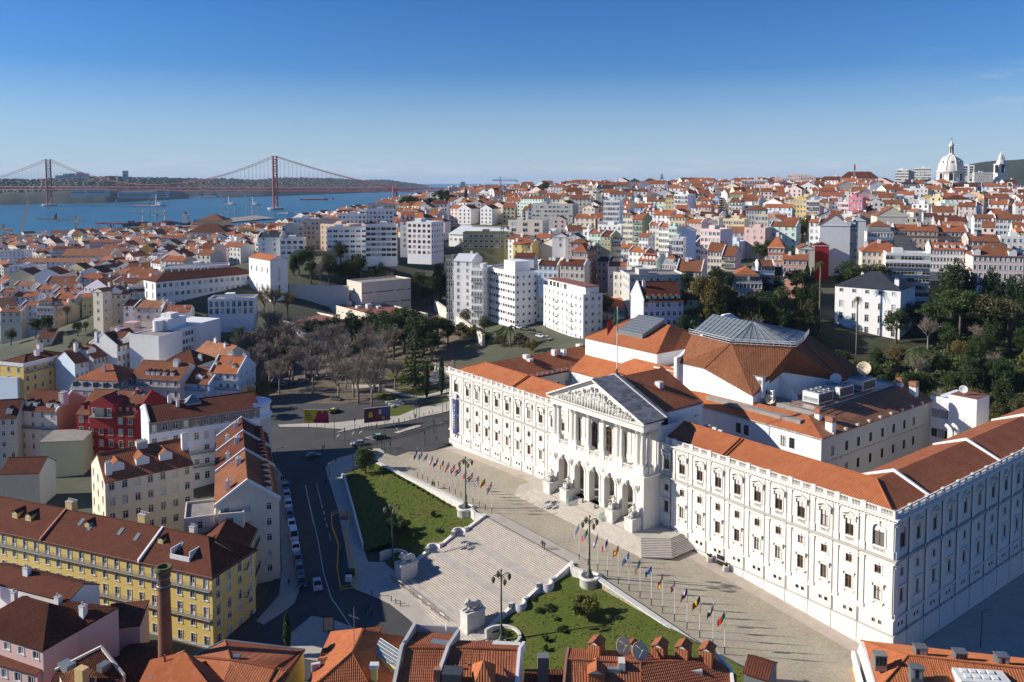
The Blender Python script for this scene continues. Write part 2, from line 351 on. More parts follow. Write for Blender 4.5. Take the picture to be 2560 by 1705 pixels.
 if n=='citybase':
  nn=t.noise(p,.05,5,.6);col=t.mix(t.ramp(nn,.35,.7),(.10,.098,.06),(.045,.055,.026));return t.fin(col,.9)
 if n=='rubble':
  v=t.new('ShaderNodeTexVoronoi');t.set(v.inputs['Vector'],p);v.inputs['Scale'].default_value=1.6;nn=t.noise(p,.4,4)
  col=t.mix(.5,(.46,.40,.31),t.mix(1.,(.5,.44,.34),v.outputs['Color'],'MULTIPLY'));t.bump(v.outputs['Distance'],.4,.06);return t.fin(t.mix(t.ramp(nn,.4,.7,0,.4),col,(.30,.27,.2)),.9)
 if n=='water':
  w=t.noise(t.mapv(p,(.012,.03,1)),1.0,6,.6);w2=t.noise(t.mapv(p,(.002,.0008,1)),1.0,4);t.bump(w,.35,1.2)
  return t.fin(t.mix(t.ramp(w2,.35,.68),(.012,.105,.185),(.022,.135,.21)),.35,spec=.16)
 if n=='glass_dark':return t.fin((.018,.016,.014),.15,spec=.5)
 if n in('glass','glass_lit'):
  r=t.rnd();f=t.noise(t.co('Object'),2.5,2);dark=t.mix(f,(.012,.015,.018),(.05,.052,.05))
  col=t.mix(t.ramp(r,.70 if n=='glass' else .35,.72 if n=='glass' else .4),dark,(.46,.46,.43));return t.fin(col,.12,spec=.6)
 if n=='glass_roof':
  br=t.noise(p,.7,3);t.fin(t.mix(br,(.13,.155,.16),(.26,.29,.29)),.08,spec=.8);return t.m
 if n=='screen_glass':
  t.fin((.30,.46,.42),.05,spec=.6);t.b.inputs['Alpha'].default_value=.35;return t.m
 if n=='corrugated':
  sp_=t.new('ShaderNodeSeparateXYZ');t.set(sp_.inputs[0],t.co('UV'));h=t.math('SINE',t.math('MULTIPLY',sp_.outputs[0],6.0));nn=t.noise(p,.35,4);t.bump(h,.5,.06)
  return t.fin(t.mix(t.ramp(nn,.38,.65),(.30,.15,.10),(.40,.32,.27)),.8)
 if n=='metal_roof':
  sp_=t.new('ShaderNodeSeparateXYZ');t.set(sp_.inputs[0],t.co('UV'));h=t.math('PINGPONG',sp_.outputs[0],.4);t.bump(h,.4,.05);nn=t.noise(p,.2,3)
  return t.fin(t.mix(nn,(.62,.63,.62),(.74,.75,.74)),.5,.1)
 if n=='zinc_roof':
  sp_=t.new('ShaderNodeSeparateXYZ');t.set(sp_.inputs[0],t.co('UV'));h=t.math('PINGPONG',sp_.outputs[0],.3);t.bump(h,.5,.05);nn=t.noise(p,.4,3)
  return t.fin(t.mix(nn,(.15,.16,.165),(.24,.25,.255)),.55,.2)
 if n=='roof_flat':return smpl(t,(.34,.30,.27),.9,.2,.5,0,.2,4)
 if n=='roof_red':return smpl(t,(.28,.10,.07),.9,.2,.5,0,.2,4)
 if n=='hill':
  nn=t.noise(p,.006,6,.65);f=t.noise(p,.03,4);col=t.mix(t.ramp(nn,.35,.65),(.022,.034,.018),(.048,.054,.028));return t.fin(t.mix(t.ramp(f,.5,.75,0,.6),col,(.02,.03,.016)),.95)
 if n=='chimney_brick':
  br=t.new('ShaderNodeTexBrick');t.set(br.inputs['Vector'],t.co('UV'));br.inputs['Scale'].default_value=1.;br.inputs['Brick Width'].default_value=.5;br.inputs['Row Height'].default_value=.16;br.inputs['Mortar Size'].default_value=.02
  br.inputs['Color1'].default_value=(.30,.115,.055,1);br.inputs['Color2'].default_value=(.22,.085,.045,1);br.inputs['Mortar'].default_value=(.12,.07,.05,1);nn=t.noise(p,.5,4);t.bump(br.outputs['Fac'],-.4,.04)
  return t.fin(t.mix(t.ramp(nn,.45,.75,0,.5),br.outputs['Color'],(.13,.07,.045)),.9)
 if n=='moss':return smpl(t,(.16,.15,.05),.95,.25,1.5,0,.3,5)
 if n=='road_paint':return smpl(t,(.55,.54,.50),.8,.2,1.5)
 raise KeyError(n)
 # ================================================================ frame of the palace: t along the front (0 = near right corner), q into the building
PA=pz(2231,1607,0);PB=pz(1125,1105,0)
DV=(PB-PA).normalized();NV=V3((DV.y,-DV.x,0));TL=(PB-PA).length
def tq(t,q,z=0.0):p=PA+DV*t+NV*q;return V3((p.x,p.y,z))
def to_tq(x,y):w=V3((x,y,0))-V3((PA.x,PA.y,0));return w.dot(DV),w.dot(NV)
def court_z(t):
 if t<47:return 1.1-.09*(47-max(t,-12))
 if t>95:return 1.1-.05*(t-95)
 return 1.1
 # ================================================================ terrain: heights surveyed at points, joined by a smooth surface
GC=[]
for u,v,z in((1100,1075,.4),(1000,1120,-.8),(900,1130,-1.7),(800,1100,-2.),(760,1060,-2),(700,1150,-3.2),(690,1250,-4.4),(740,1350,-5.4),(780,1450,-6.2),(800,1560,-7),(900,1500,-6.6),(1020,1560,-6.9),(1150,1600,-7.0),(1280,1660,-7.0),(650,1600,-8.2),(560,1650,-8.8),
(950,1000,0),(1000,900,1.5),(850,950,-.5),(700,980,-2),(1080,960,1.5),(1150,880,5),(1120,830,6),(800,850,1),(900,800,4),(1050,1040,.2),(660,1050,-2.8)):GC.append(tuple(pz(u,v,z)))
for t,q,z in((0,-26,-8),(20,-45,-8),(40,-50,-7.5),(66,-20,-2),(66,-10,-2),(66,10,-3),(66,50,-2),(100,20,-2),(100,60,-1),(30,30,-4),(30,70,-3),(125,30,0),(125,-10,-1),(95,-10,-1),(10,10,-6),(20,-10,-4.5),(-12,0,-3.3),(-14,30,-3.6),(-16,60,-4.2),(-30,0,-4.5),(-40,40,-5),(-60,20,-6),(-10,-40,-8),(60,100,4),(0,100,3),(30,125,8),(80,110,7),(110,95,6),(135,70,5),(145,30,3),(-10,130,7),(100,-40,-6),(120,-38,-4.5),(60,-40,-5)):GC.append(tuple(tq(t,q,z)))
for x,y,z in((-60,100,-10),(-20,90,-9),(20,90,-9),(60,80,-8),(-120,120,-10),(-160,220,-9),(-100,200,-8),(-130,300,-7),(-60,60,-11),(0,20,-11),(100,60,-7),(-200,120,-11),(200,120,-4),(260,200,4),(-300,200,-11),(-250,330,-9),(-100,300,-4),(0,-60,-12),(-300,0,-12),(300,0,-6)):GC.append((x,y,z))
# (u, v at the ground, distance)
for u,v,s in((480,765,410),(640,775,400),(700,745,440),(930,735,470),(1060,720,480),(900,655,480),(1180,810,385),(1270,820,360),(1380,845,330),(1480,880,300),(1600,850,300),(1650,810,290),(1750,760,290),(1860,745,330),
(1330,850,345),(1420,872,330),(2100,836,304),(2300,842,300),(2480,862,285),(2250,755,350),(2450,780,330),(2350,655,400),(2500,640,430),(2150,690,390),(2000,650,430),(1900,690,400),(1750,700,400),(1600,690,420),(1450,690,440),(1350,640,500),(1180,640,520),(1050,630,540),
(2000,570,560),(2250,560,560),(2500,560,560),(1750,590,560),(1500,600,560),(1300,590,600),(1100,560,720),(1900,508,760),(2200,498,780),(2500,498,790),(1600,517,760),(1400,525,760),(1250,534,820),(2400,491,850),(1700,489,950),(1400,493,1000),(2000,488,900),(1560,492,960),(1250,508,960),
(1150,512,1000),(1080,520,1000),(1200,500,1200),(1330,494,1200),(1000,560,800),(900,580,780),(800,600,700)):GC.append(tuple(ps(u,v,s)))
for u,v,z in((300,776,11),(200,805,1),(240,770,9),(80,830,-8),(100,760,-10),(150,680,-14),(400,660,-3),(150,620,-19),(400,600,-14),(500,620,-9),(650,580,-14),(700,550,-18),(300,570,-22.6),(450,560,-22.6),(600,530,-22.6),(100,590,-22.8),(900,530,-16),(250,940,-6),(80,960,-7),(400,900,-4),(500,850,-2),(600,880,-1.5),(380,1020,-6),(150,1120,-8),(60,1050,-8)):GC.append(tuple(pz(u,v,z)))
for a,r,z in((-45,600,-14),(-45,1000,-22.5),(-60,500,-14),(45,600,30),(45,900,45),(60,400,20),(40,1300,50),(0,1450,36),(5,1450,40),(12,1450,42),(20,1500,42),(-8,1450,6),(30,1500,45),(70,800,40)):GC.append((r*sin(radians(a)),r*cos(radians(a)),z))
_gp=np.array(GC,float);_gx=_gp[:,:2]/100.0
def _phi(r2):return np.where(r2<1e-12,0,.5*r2*np.log(np.maximum(r2,1e-12)))
_n=len(_gx);_K=_phi(((_gx[:,None]-_gx[None])**2).sum(-1))+np.eye(_n)*.035
_Pm=np.c_[np.ones(_n),_gx];_A=np.block([[_K,_Pm],[_Pm.T,np.zeros((3,3))]])
_w=np.linalg.solve(_A,np.r_[_gp[:,2],np.zeros(3)])
def gz_arr(X):
 X=np.asarray(X,float)/100.0;out=np.zeros(len(X))
 for i in range(0,len(X),4000):
  x=X[i:i+4000];out[i:i+4000]=_phi(((x[:,None]-_gx[None])**2).sum(-1))@_w[:_n]+_w[_n]+x@_w[_n+1:]
 return out
def gz(x,y):return float(gz_arr([(x,y)])[0])
def pg(u,v):
 """where the sight line through (u, v) meets the terrain"""
 z=-5.0 if v>700 else 10.0;p=pz(u,v,z)
 for _ in range(30):
  z=z+.6*(gz(p.x,p.y)-z);z=min(z,60);p=pz(u,v,z)
 return p
SEA=-26.0
def ground_sheet():
 rad=[0,30,60]+[60+5*i for i in range(1,70)];r=rad[-1]
 while r<1600:r*=1.02;rad.append(r)
 ang=[radians(a) for a in np.r_[np.arange(-180,-50,10),np.arange(-50,50.01,.75),np.arange(60,180,10)]]
 pts=[(q*sin(a),q*cos(a)) for q in rad for a in ang];z=gz_arr(pts);na=len(ang)
 vs=[]
 for(x,y),h,k in zip(pts,z,range(len(pts))):
  rr=sqrt(x*x+y*y);h=min(h,66)
  if rr>1250:h=h-(rr-1250)/350*12 if x>-150 else h
  h=max(h,-23.0)
  t,q=to_tq(x,y)
  if-6<t<138 and-48<q<110:h=min(h,-4.5 if q>-26 else h-.6)
  vs.append((x,y,h-.15))
 fs=[(i*na+j,i*na+(j+1)%na,(i+1)*na+(j+1)%na,(i+1)*na+j) for i in range(len(rad)-1) for j in range(na)]
 # the land ends at the river bank
 keep=[]
 for f in fs:
  c=[vs[i] for i in f];x=sum(p[0] for p in c)/4;y=sum(p[1] for p in c)/4
  if not on_river(x,y):keep.append(f)
 mb=MB();mb.v=vs;mb.f=keep;mb.m=[0]*len(keep);mb.uv=[None]*len(keep)
 o=mb.bd('ground','citybase',smooth=True);tag(o,kind='structure')
def on_river(x,y):
 if y<300:return False
 u,v,dd=proj((x,y,-23));
 bank=603 if u<60 else 603-(u-60)*.070 if u<700 else 558-(u-700)*.10 if u<1100 else 440
 return v<bank and u<1085
ground_sheet()
mb=MB();mb.face([(-40000,400,SEA),(40000,400,SEA),(40000,27500,SEA),(-40000,27500,SEA)][0:4]);tag(mb.bd('river','water'),kind='structure')
def drp(name,poly,mat,dz=.1,step=3.0,kind='structure',zf=None):
 """a sheet over a polygon of ground points, following the terrain"""
 import bmesh
 bm=bmesh.new();vs=[bm.verts.new((p[0],p[1],0)) for p in poly];f=bm.faces.new(vs)
 xs=[p[0] for p in poly];ys=[p[1] for p in poly]
 for ax,lo,hi in((0,min(xs),max(xs)),(1,min(ys),max(ys))):
  c=lo+step
  while c<hi:
   no=(1,0,0) if ax==0 else(0,1,0);co=(c,0,0) if ax==0 else(0,c,0)
   bmesh.ops.bisect_plane(bm,geom=bm.verts[:]+bm.edges[:]+bm.faces[:],plane_co=co,plane_no=no);c+=step
 z=gz_arr([(v.co.x,v.co.y) for v in bm.verts]) if zf is None else[zf(v.co.x,v.co.y) for v in bm.verts]
 for v,h in zip(bm.verts,z):v.co.z=h+dz
 bmesh.ops.recalc_face_normals(bm,faces=bm.faces[:])
 if sum(f.normal.z for f in bm.faces)<0:bmesh.ops.reverse_faces(bm,faces=bm.faces[:])
 me=bpy.data.meshes.new(name);bm.to_mesh(me);bm.free();me.materials.append(M(mat))
 for p in me.polygons:p.use_smooth=True
 o=add(name,me);tag(o,kind=kind);return o
 # ================================================================ roofs
def rf(mb,pts,m=0,th=0.0,off=0.0):
 """a roof plane with UVs in metres: u along the eaves, v up the slope"""
 P=[V3(p) for p in pts];n=V3((0,0,0))
 for i in range(len(P)):n+=(P[i]-P[0]).cross(P[(i+1)%len(P)]-P[0])
 if n.length<1e-9:return
 n.normalize()
 if n.z<0:n=-n;P=P[::-1]
 ux=V3((0,0,1)).cross(n);ux=ux.normalized() if ux.length>1e-4 else V3((1,0,0));vy=n.cross(ux)
 mb.face(P,m,[(p.dot(ux)+off,p.dot(vy)) for p in P])
 if th:
  Q=[p-V3((0,0,th)) for p in P];mb.face(Q[::-1],m,[(p.dot(ux),p.dot(vy)) for p in Q[::-1]])
  for i in range(len(P)):
   j=(i+1)%len(P);mb.face((P[i],Q[i],Q[j],P[j]),m,[(0,0)]*4)
def ridge_tiles(mb,a,b,r=.13,m=0):mb.tube([a,b],r,6,m)
# ================================================================ the palace
pal=em('palace',PB,atan2(-DV.y,-DV.x),'long white neoclassical palace with columned portico, carved pediment and orange tile roofs','palace')
PX=lambda t:TL-t  # palace local x
PCX=TL-66.4  # middle of the portico
def facade_meshes():
 D={}
 m=MB()
 for x0,x1,z0,z1,y in((-.42,.42,4.75,12.6,-.16),(-.52,.52,4.1,4.75,-.22),(-.5,.5,12.6,12.75,-.22),(-.46,.46,12.75,13.1,-.18),(-.56,.56,13.1,13.25,-.28)):m.box(x0,x1,y,0,z0,z1)
 D['pl']=m.mesh('pilaster','stone')
 m=MB()
 for x0,x1,z0,z1,y in((-.40,.40,15.5,19.7,-.15),(-.50,.50,14.2,15.5,-.21),(-.48,.48,19.7,19.85,-.21),(-.44,.44,19.85,20.2,-.18),(-.54,.54,20.2,20.34,-.27)):m.box(x0,x1,y,0,z0,z1)
 D['pu']=m.mesh('pilaster','stone')
 def win(w,z0,z1,blind,nm,trans=None,arch=False):
  f,p=MB(),MB();h=w/2;fr=.11;y0,y1=.17,.26;zt=z1-(h if arch else 0)
  f.box(-h,-h+fr,y0,y1,z0,zt);f.box(h-fr,h,y0,y1,z0,zt);f.box(-.07,.07,y0-.01,y1,z0,zt);f.box(-h+fr,h-fr,y0,y1,z0,z0+.14)
  if arch:
   for k in range(10):
    a,b=pi*k/10,pi*(k+1)/10
    q=[(h*cos(a),h*sin(a)),(h*cos(b),h*sin(b)),((h-fr)*cos(b),(h-fr)*sin(b)),((h-fr)*cos(a),(h-fr)*sin(a))]
    f.face([(x,y0,zt+z) for x,z in q]);f.face([(q[2][0],y0,zt+q[2][1]),(q[2][0],y1,zt+q[2][1]),(q[3][0],y1,zt+q[3][1]),(q[3][0],y0,zt+q[3][1])])
  else:f.box(-h+fr,h-fr,y0,y1,z1-fr,z1)
  tr=trans if trans else z1-(z1-z0)*.3
  f.box(-h+fr,h-fr,y0-.005,y1,tr-.07,tr+.07)
  p.face([(-h,.24,z0),(h,.24,z0),(h,.24,z1),(-h,.24,z1)])
  D[nm]=f.mesh('window','wood_brown');D[nm+'p']=p.mesh('pane','glass')
  if blind:
   b=MB();z2=z1-(z1-z0)*blind
   if arch:
    pts=[(h-fr,z2)]+[((h-fr)*cos(pi*k/10),zt+(h-fr)*sin(pi*k/10)) for k in range(11)]+[(-h+fr,z2)]
    b.face([(x,.2,z) for x,z in pts])
   else:b.face([(-h+fr,.2,z2),(h-fr,.2,z2),(h-fr,.2,z1-fr),(-h+fr,.2,z1-fr)])
   D[nm+'b']=b.mesh('blind','off_white')
 win(1.55,15.6,18.55,.33,'wu',17.5);win(1.15,10.85,12.3,0,'wm',11.85);win(1.22,6.2,8.65,0,'wl',7.9);win(2.1,15.6,19.35,.36,'wa',17.9,True)
 def sur(w,z0,z1,b,d,arch=False):
  s=MB();h=w/2
  if not arch:
   s.box(-h-b,-h,-d,.0,z0,z1);s.box(h,h+b,-d,0,z0,z1);s.box(-h-b,h+b,-d-.003,0,z1,z1+b)
  else:
   zt=z1-h;s.box(-h-b,-h,-d,0,z0,zt);s.box(h,h+b,-d,0,z0,zt);n=14
   for k in range(n):
    a,c=pi*k/n,pi*(k+1)/n;q=[((h+b)*cos(a),(h+b)*sin(a)),((h+b)*cos(c),(h+b)*sin(c)),(h*cos(c),h*sin(c)),(h*cos(a),h*sin(a))]
    s.face([(x,-d,zt+z) for x,z in q]);s.face([(q[0][0],-d,zt+q[0][1]),(q[0][0],0,zt+q[0][1]),(q[1][0],0,zt+q[1][1]),(q[1][0],-d,zt+q[1][1])]);s.face([(q[3][0],-d,zt+q[3][1]),(q[2][0],-d,zt+q[2][1]),(q[2][0],0,zt+q[2][1]),(q[3][0],0,zt+q[3][1])])
   s.box(-.22,.22,-d-.14,0,z1-.1,z1+b+.35)
  return s
 def balus(s,x0,x1,z0,z1,n,y0=-.14,y1=.02,r=.075):
  s.box(x0,x1,y0-.03,y1+.03,z1-.14,z1);s.box(x0,x1,y0-.02,y1+.02,z0,z0+.12)
  for i in range(n):
   x=x0+(x1-x0)*(i+.5)/n;zc=z0+.12;zh=z1-.14-zc
   s.lt([(r*.7,0),(r*1.25,zh*.3),(r*.6,zh*.75),(r,zh)],6,(x,(y0+y1)/2,zc))
 s=sur(1.55,15.6,18.55,.22,.09);s.box(-.98,.98,-.12,0,15.42,15.6)
 for sg in(-1,1):s.box(sg*1.12-.13,sg*1.12+.13,-.32,0,18.35,19.1)
 s.box(-1.35,1.35,-.42,0,19.1,19.24);D['su']=s.mesh('window_surround','stone')
 s=MB();s.face([(-.9,.2,14.6),(.9,.2,14.6),(.9,.2,15.45),(-.9,.2,15.45)]);balus(s,-.78,.78,14.62,15.42,7,-.1,.06);D['bu']=s.mesh('window_balustrade','stone')
 s=MB();s.face([(-1.05,.2,14.6),(1.05,.2,14.6),(1.05,.2,15.45),(-1.05,.2,15.45)]);balus(s,-1.05,1.05,14.62,15.42,9,-.1,.06);D['ba']=s.mesh('window_balustrade','stone')
 D['sa']=sur(2.1,15.6,19.35,.30,.12,True).mesh('window_surround','stone')
 tri=MB()
 for sg in(-1,1):
  q=[(sg*1.4,19.24),(sg*1.4,19.4),(0,20.02),(0,19.8)];
  tri.face([(x,-.45,z) for x,z in q]);tri.face([(q[1][0],-.45,q[1][1]),(q[1][0],0,q[1][1]),(q[2][0],0,q[2][1]),(q[2][0],-.45,q[2][1])]);tri.face([(q[0][0],-.45,q[0][1]),(q[0][0],0,q[0][1]),(q[3][0],0,q[3][1]),(q[3][0],-.45,q[3][1])]);tri.face([(q[0][0],-.45,q[0][1]),(q[1][0],-.45,q[1][1]),(q[1][0],0,q[1][1]),(q[0][0],0,q[0][1])])
 tri.face([(-1.3,-.08,19.24),(1.3,-.08,19.24),(0,-.08,19.85)]);D['pt']=tri.mesh('pediment','stone')
 seg=MB();n=10;R=1.75;zc=20.0-R;a0=math.asin(1.4/R)
 for k in range(n):
  a,b=-a0+2*a0*k/n,-a0+2*a0*(k+1)/n;q=[((R)*sin(a),zc+R*cos(a)),(R*sin(b),zc+R*cos(b)),((R-.2)*sin(b),zc+(R-.2)*cos(b)),((R-.2)*sin(a),zc+(R-.2)*cos(a))]
  seg.face([(x,-.45,z) for x,z in q]);seg.face([(q[0][0],-.45,q[0][1]),(q[0][0],0,q[0][1]),(q[1][0],0,q[1][1]),(q[1][0],-.45,q[1][1])]);seg.face([(q[3][0],-.45,q[3][1]),(q[2][0],-.45,q[2][1]),(q[2][0],0,q[2][1]),(q[3][0],0,q[3][1])])
  seg.face([(q[3][0],-.08,19.24),(q[2][0],-.08,19.24),(q[2][0],-.08,q[2][1]),(q[3][0],-.08,q[3][1])])
 D['ps']=seg.mesh('pediment','stone')
 s=sur(1.15,10.85,12.3,.17,.07);s.box(-.2,.2,-.16,0,12.3,12.72);s.box(-.85,.85,-.14,0,10.68,10.85);D['sm']=s.mesh('window_surround','stone')
 s=sur(1.22,6.2,8.65,.2,.08)
 for sg in(-1,1):s.box(sg*.98-.12,sg*.98+.12,-.28,0,8.55,9.15)
 s.box(-1.22,1.22,-.42,0,9.15,9.38);s.box(-1.15,1.15,-.3,0,5.92,6.12);s.box(-.95,-.7,-.22,0,5.6,5.92);s.box(.7,.95,-.22,0,5.6,5.92);D['sl']=s.mesh('window_surround','stone')
 g=MB()
 g.face([(-.32,.18,2.2),(.32,.18,2.2),(.32,.18,2.87),(-.32,.18,2.87)],1)
 for i in range(4):g.box(-.24+i*.16-.02,-.24+i*.16+.02,.08,.12,2.2,2.87)
 D['wb']=g.mesh('basement_window',['iron','glass'])
 o=MB();n=16
 for k in range(n):
  a,b=2*pi*k/n,2*pi*(k+1)/n
  for r0,r1,y in((.42,.58,-.07),):
   q=[(r0*cos(a),r0*sin(a)*1.35),(r1*cos(a),r1*sin(a)*1.3),(r1*cos(b),r1*sin(b)*1.3),(r0*cos(b),r0*sin(b)*1.35)];o.face([(x,y,z) for x,z in q]);o.face([(q[1][0],y,q[1][1]),(q[1][0],0,q[1][1]),(q[2][0],0,q[2][1]),(q[2][0],y,q[2][1])])
 o.face([(.43*cos(2*pi*k/n),-.02,.58*sin(2*pi*k/n)) for k in range(n)],1);D['wo']=o.mesh('oval_window',['stone','glass'])
 D['balus']=balus
 return D
FM=facade_meshes()
def facade(P0,ex,bays,nm,stone='stone',zb=-6.0,ext0=0.0,ext1=0.0,ovals=False,z_ov=-1.0):
 """one front of the palace; bays = (a0, a1, kind)"""
 ex=V3((ex[0],ex[1],0));P0=V3((P0[0],P0[1],0));out=V3((ex.y,-ex.x,0));rz=atan2(ex.y,ex.x);w=bays[-1][1]
 ops=[];at=lambda a,q=0:P0+ex*a+out*q
 for a0,a1,k in bays:
  c=(a0+a1)/2
  if k=='e':ops.append((c-1.05,c+1.05,15.6,19.35,True));ops.append((c-1.05,c+1.05,14.6,15.45))
  else:ops.append((c-.775,c+.775,15.6,18.55));ops.append((c-.78,c+.78,14.6,15.42))
  ops.append((c-.575,c+.575,10.85,12.3));ops.append((c-.61,c+.61,6.2,8.65))
  for sg in(-.55,.55):ops.append((c+sg-.32,c+sg+.32,2.2,2.87))
 m=MB();wop(m,P0,ex,w,zb,20.7,ops,.25);m.bd(nm,stone,pal)
 # mouldings
 m=MB();dirty=MB()
 def run(mb,z0,z1,y,a0=0.0,a1=None,m_=0):
  a1=w if a1 is None else a1
  A,B,Cc,Dd=at(a0-(y if ext0 else 0)),at(a1+(y if ext1 else 0)),at(a1+(y if ext1 else 0),y),at(a0-(y if ext0 else 0),y)
  vs=[(*p.to_2d(),z) for z in(z0,z1) for p in(A,B,Cc,Dd)]
  mb.idx(vs,[(4,7,6,5),(0,1,2,3),(3,2,6,7),(0,3,7,4),(2,1,5,6)],m_)
 e=0.0 if ext0 or ext1 else-.003
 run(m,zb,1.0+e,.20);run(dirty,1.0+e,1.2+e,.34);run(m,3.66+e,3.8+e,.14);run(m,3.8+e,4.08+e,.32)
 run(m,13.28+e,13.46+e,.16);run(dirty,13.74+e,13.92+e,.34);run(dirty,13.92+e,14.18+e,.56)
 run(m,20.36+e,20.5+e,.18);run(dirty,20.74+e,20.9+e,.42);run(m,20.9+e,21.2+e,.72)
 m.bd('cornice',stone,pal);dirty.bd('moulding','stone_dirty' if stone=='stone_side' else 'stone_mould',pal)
 dn=MB();n=int(w/.62)
 for i in range(n):
  a=(i+.5)*w/n;p=at(a);vs=[]
  for z in(20.52,20.73):
   for da,y in((-.16,0),(.16,0),(.16,.3),(-.16,.3)):q=at(a+da,y);vs.append((q.x,q.y,z))
  dn.idx(vs,[(4,5,6,7),(0,3,2,1),(3,7,6,2),(0,4,7,3),(2,6,5,1)])
 dn.bd('dentil_course',stone,pal)
 def put(k,nm_,a,parent=None,z=0.0):return add(nm_,FM[k],parent or pal,(at(a).x,at(a).y,z),rz)
 bl=MB();Mx=Matrix.Translation(P0)@Matrix.Rotation(rz,4,'Z')
 for i,(a0,a1,k) in enumerate(bays):
  c=(a0+a1)/2
  for key in('pl','pu'):
   put(key,'pilaster',a0+(.62 if i==0 else 0))
   if i==len(bays)-1:put(key,'pilaster',a1-.62)
   if k=='e' and 0<i:put(key,'pilaster',a0+.0-1.0)
  kk='wa' if k=='e' else 'wu'
  o=put(kk,'window',c);add('pane',FM[kk+'p'],o);add('blind',FM[kk+'b'],o)
  add('window_surround',FM['sa' if k=='e' else 'su'],o)
  if k!='e':add('pediment',FM['pt' if i%2 else 'ps'],o)
  put('ba' if k=='e' else 'bu','window_balustrade',c)
  for kk,sk in(('wm','sm'),('wl','sl')):
   o=put(kk,'window',c);add('pane',FM[kk+'p'],o);add('window_surround',FM[sk],o)
  for sg in(-.55,.55):put('wb','basement_window',c+sg)
  if ovals:put('wo','oval_window',c+2.9,None,z_ov-.03*c)
  if i:d_=MB();q=at(a0-.62,.16);d_.tube([(q.x,q.y,-3),(q.x,q.y,13.6)],.07,5);d_.tube([(q.x,q.y,14.2),(q.x,q.y,20.7)],.07,5);d_.bd('downpipe','darkmetal',pal)
  # roof balustrade
  b=MB();mid=(a0+a1)/2
  b.box(a0-.45,a0+.45,-.12,.34,21.2,22.5);b.box(mid-.32,mid+.32,-.05,.27,21.2,22.36)
  for x0,x1 in((a0+.45,mid-.32),(mid+.32,a1-.45)):FM['balus'](b,x0,x1,21.2,22.36,max(3,int((x1-x0)/.24)),.03,.2,.085)
  if i==len(bays)-1:b.box(a1-.45,a1,-.12,.34,21.2,22.5)
  b.v=[tuple(Mx@V3(v)) for v in b.v];b.bd('roof_balustrade',stone,pal)
def bays_from(ts):return[(a,b) for a,b in zip(ts[:-1],ts[1:])]
R_T=[51.6,47.7,43.1,38.4,33.8,29.1,24.5,19.8,15.1,10.45,5.65,0.0]
L_T=[TL,126.6,121.9,117.3,112.7,108.0,103.3,98.7,94.0,89.3,84.7,81.2]
lb=[(TL-a,TL-b) for a,b in bays_from(L_T)];rb=[(51.6-a,51.6-b) for a,b in bays_from(R_T)]
facade((0,0),(1,0),[(a,b,'e' if i==0 else 'n') for i,(a,b) in enumerate(lb[:-1])]+[(lb[-1][0],lb[-1][1]+.001,'n')],'front_wall',ext0=1)
facade((PX(51.6),0),(1,0),[(a,b,'e' if i==len(rb)-1 else 'n') for i,(a,b) in enumerate(rb)],'front_wall',ext1=1)
sb=[0,5.0]+[5.0+5.95*i for i in range(1,16)]
facade((TL,0),(0,1),[(a,b,'e' if i==0 else 'n') for i,(a,b) in enumerate(bays_from(sb))],'side_wall','stone_side',ovals=True,z_ov=-.35)
SIDE_L=sb[-1]
# --- plain walls behind: back, left side, courts
m=MB()
m.box(0,.5,.02,70,-4,21.1);m.box(0,18,69.5,70,-4,21.1);m.box(TL-14,TL-.4,SIDE_L-.4,SIDE_L,-6,21.1)
m.box(TL-14.2,TL-13.8,14,SIDE_L-1,-5,20.8);m.box(15,TL-14,13.6,14,-5,20.8);m.box(17.4,17.8,14,38,-5,19.8)
m.bd('court_wall','wall_shade',pal)
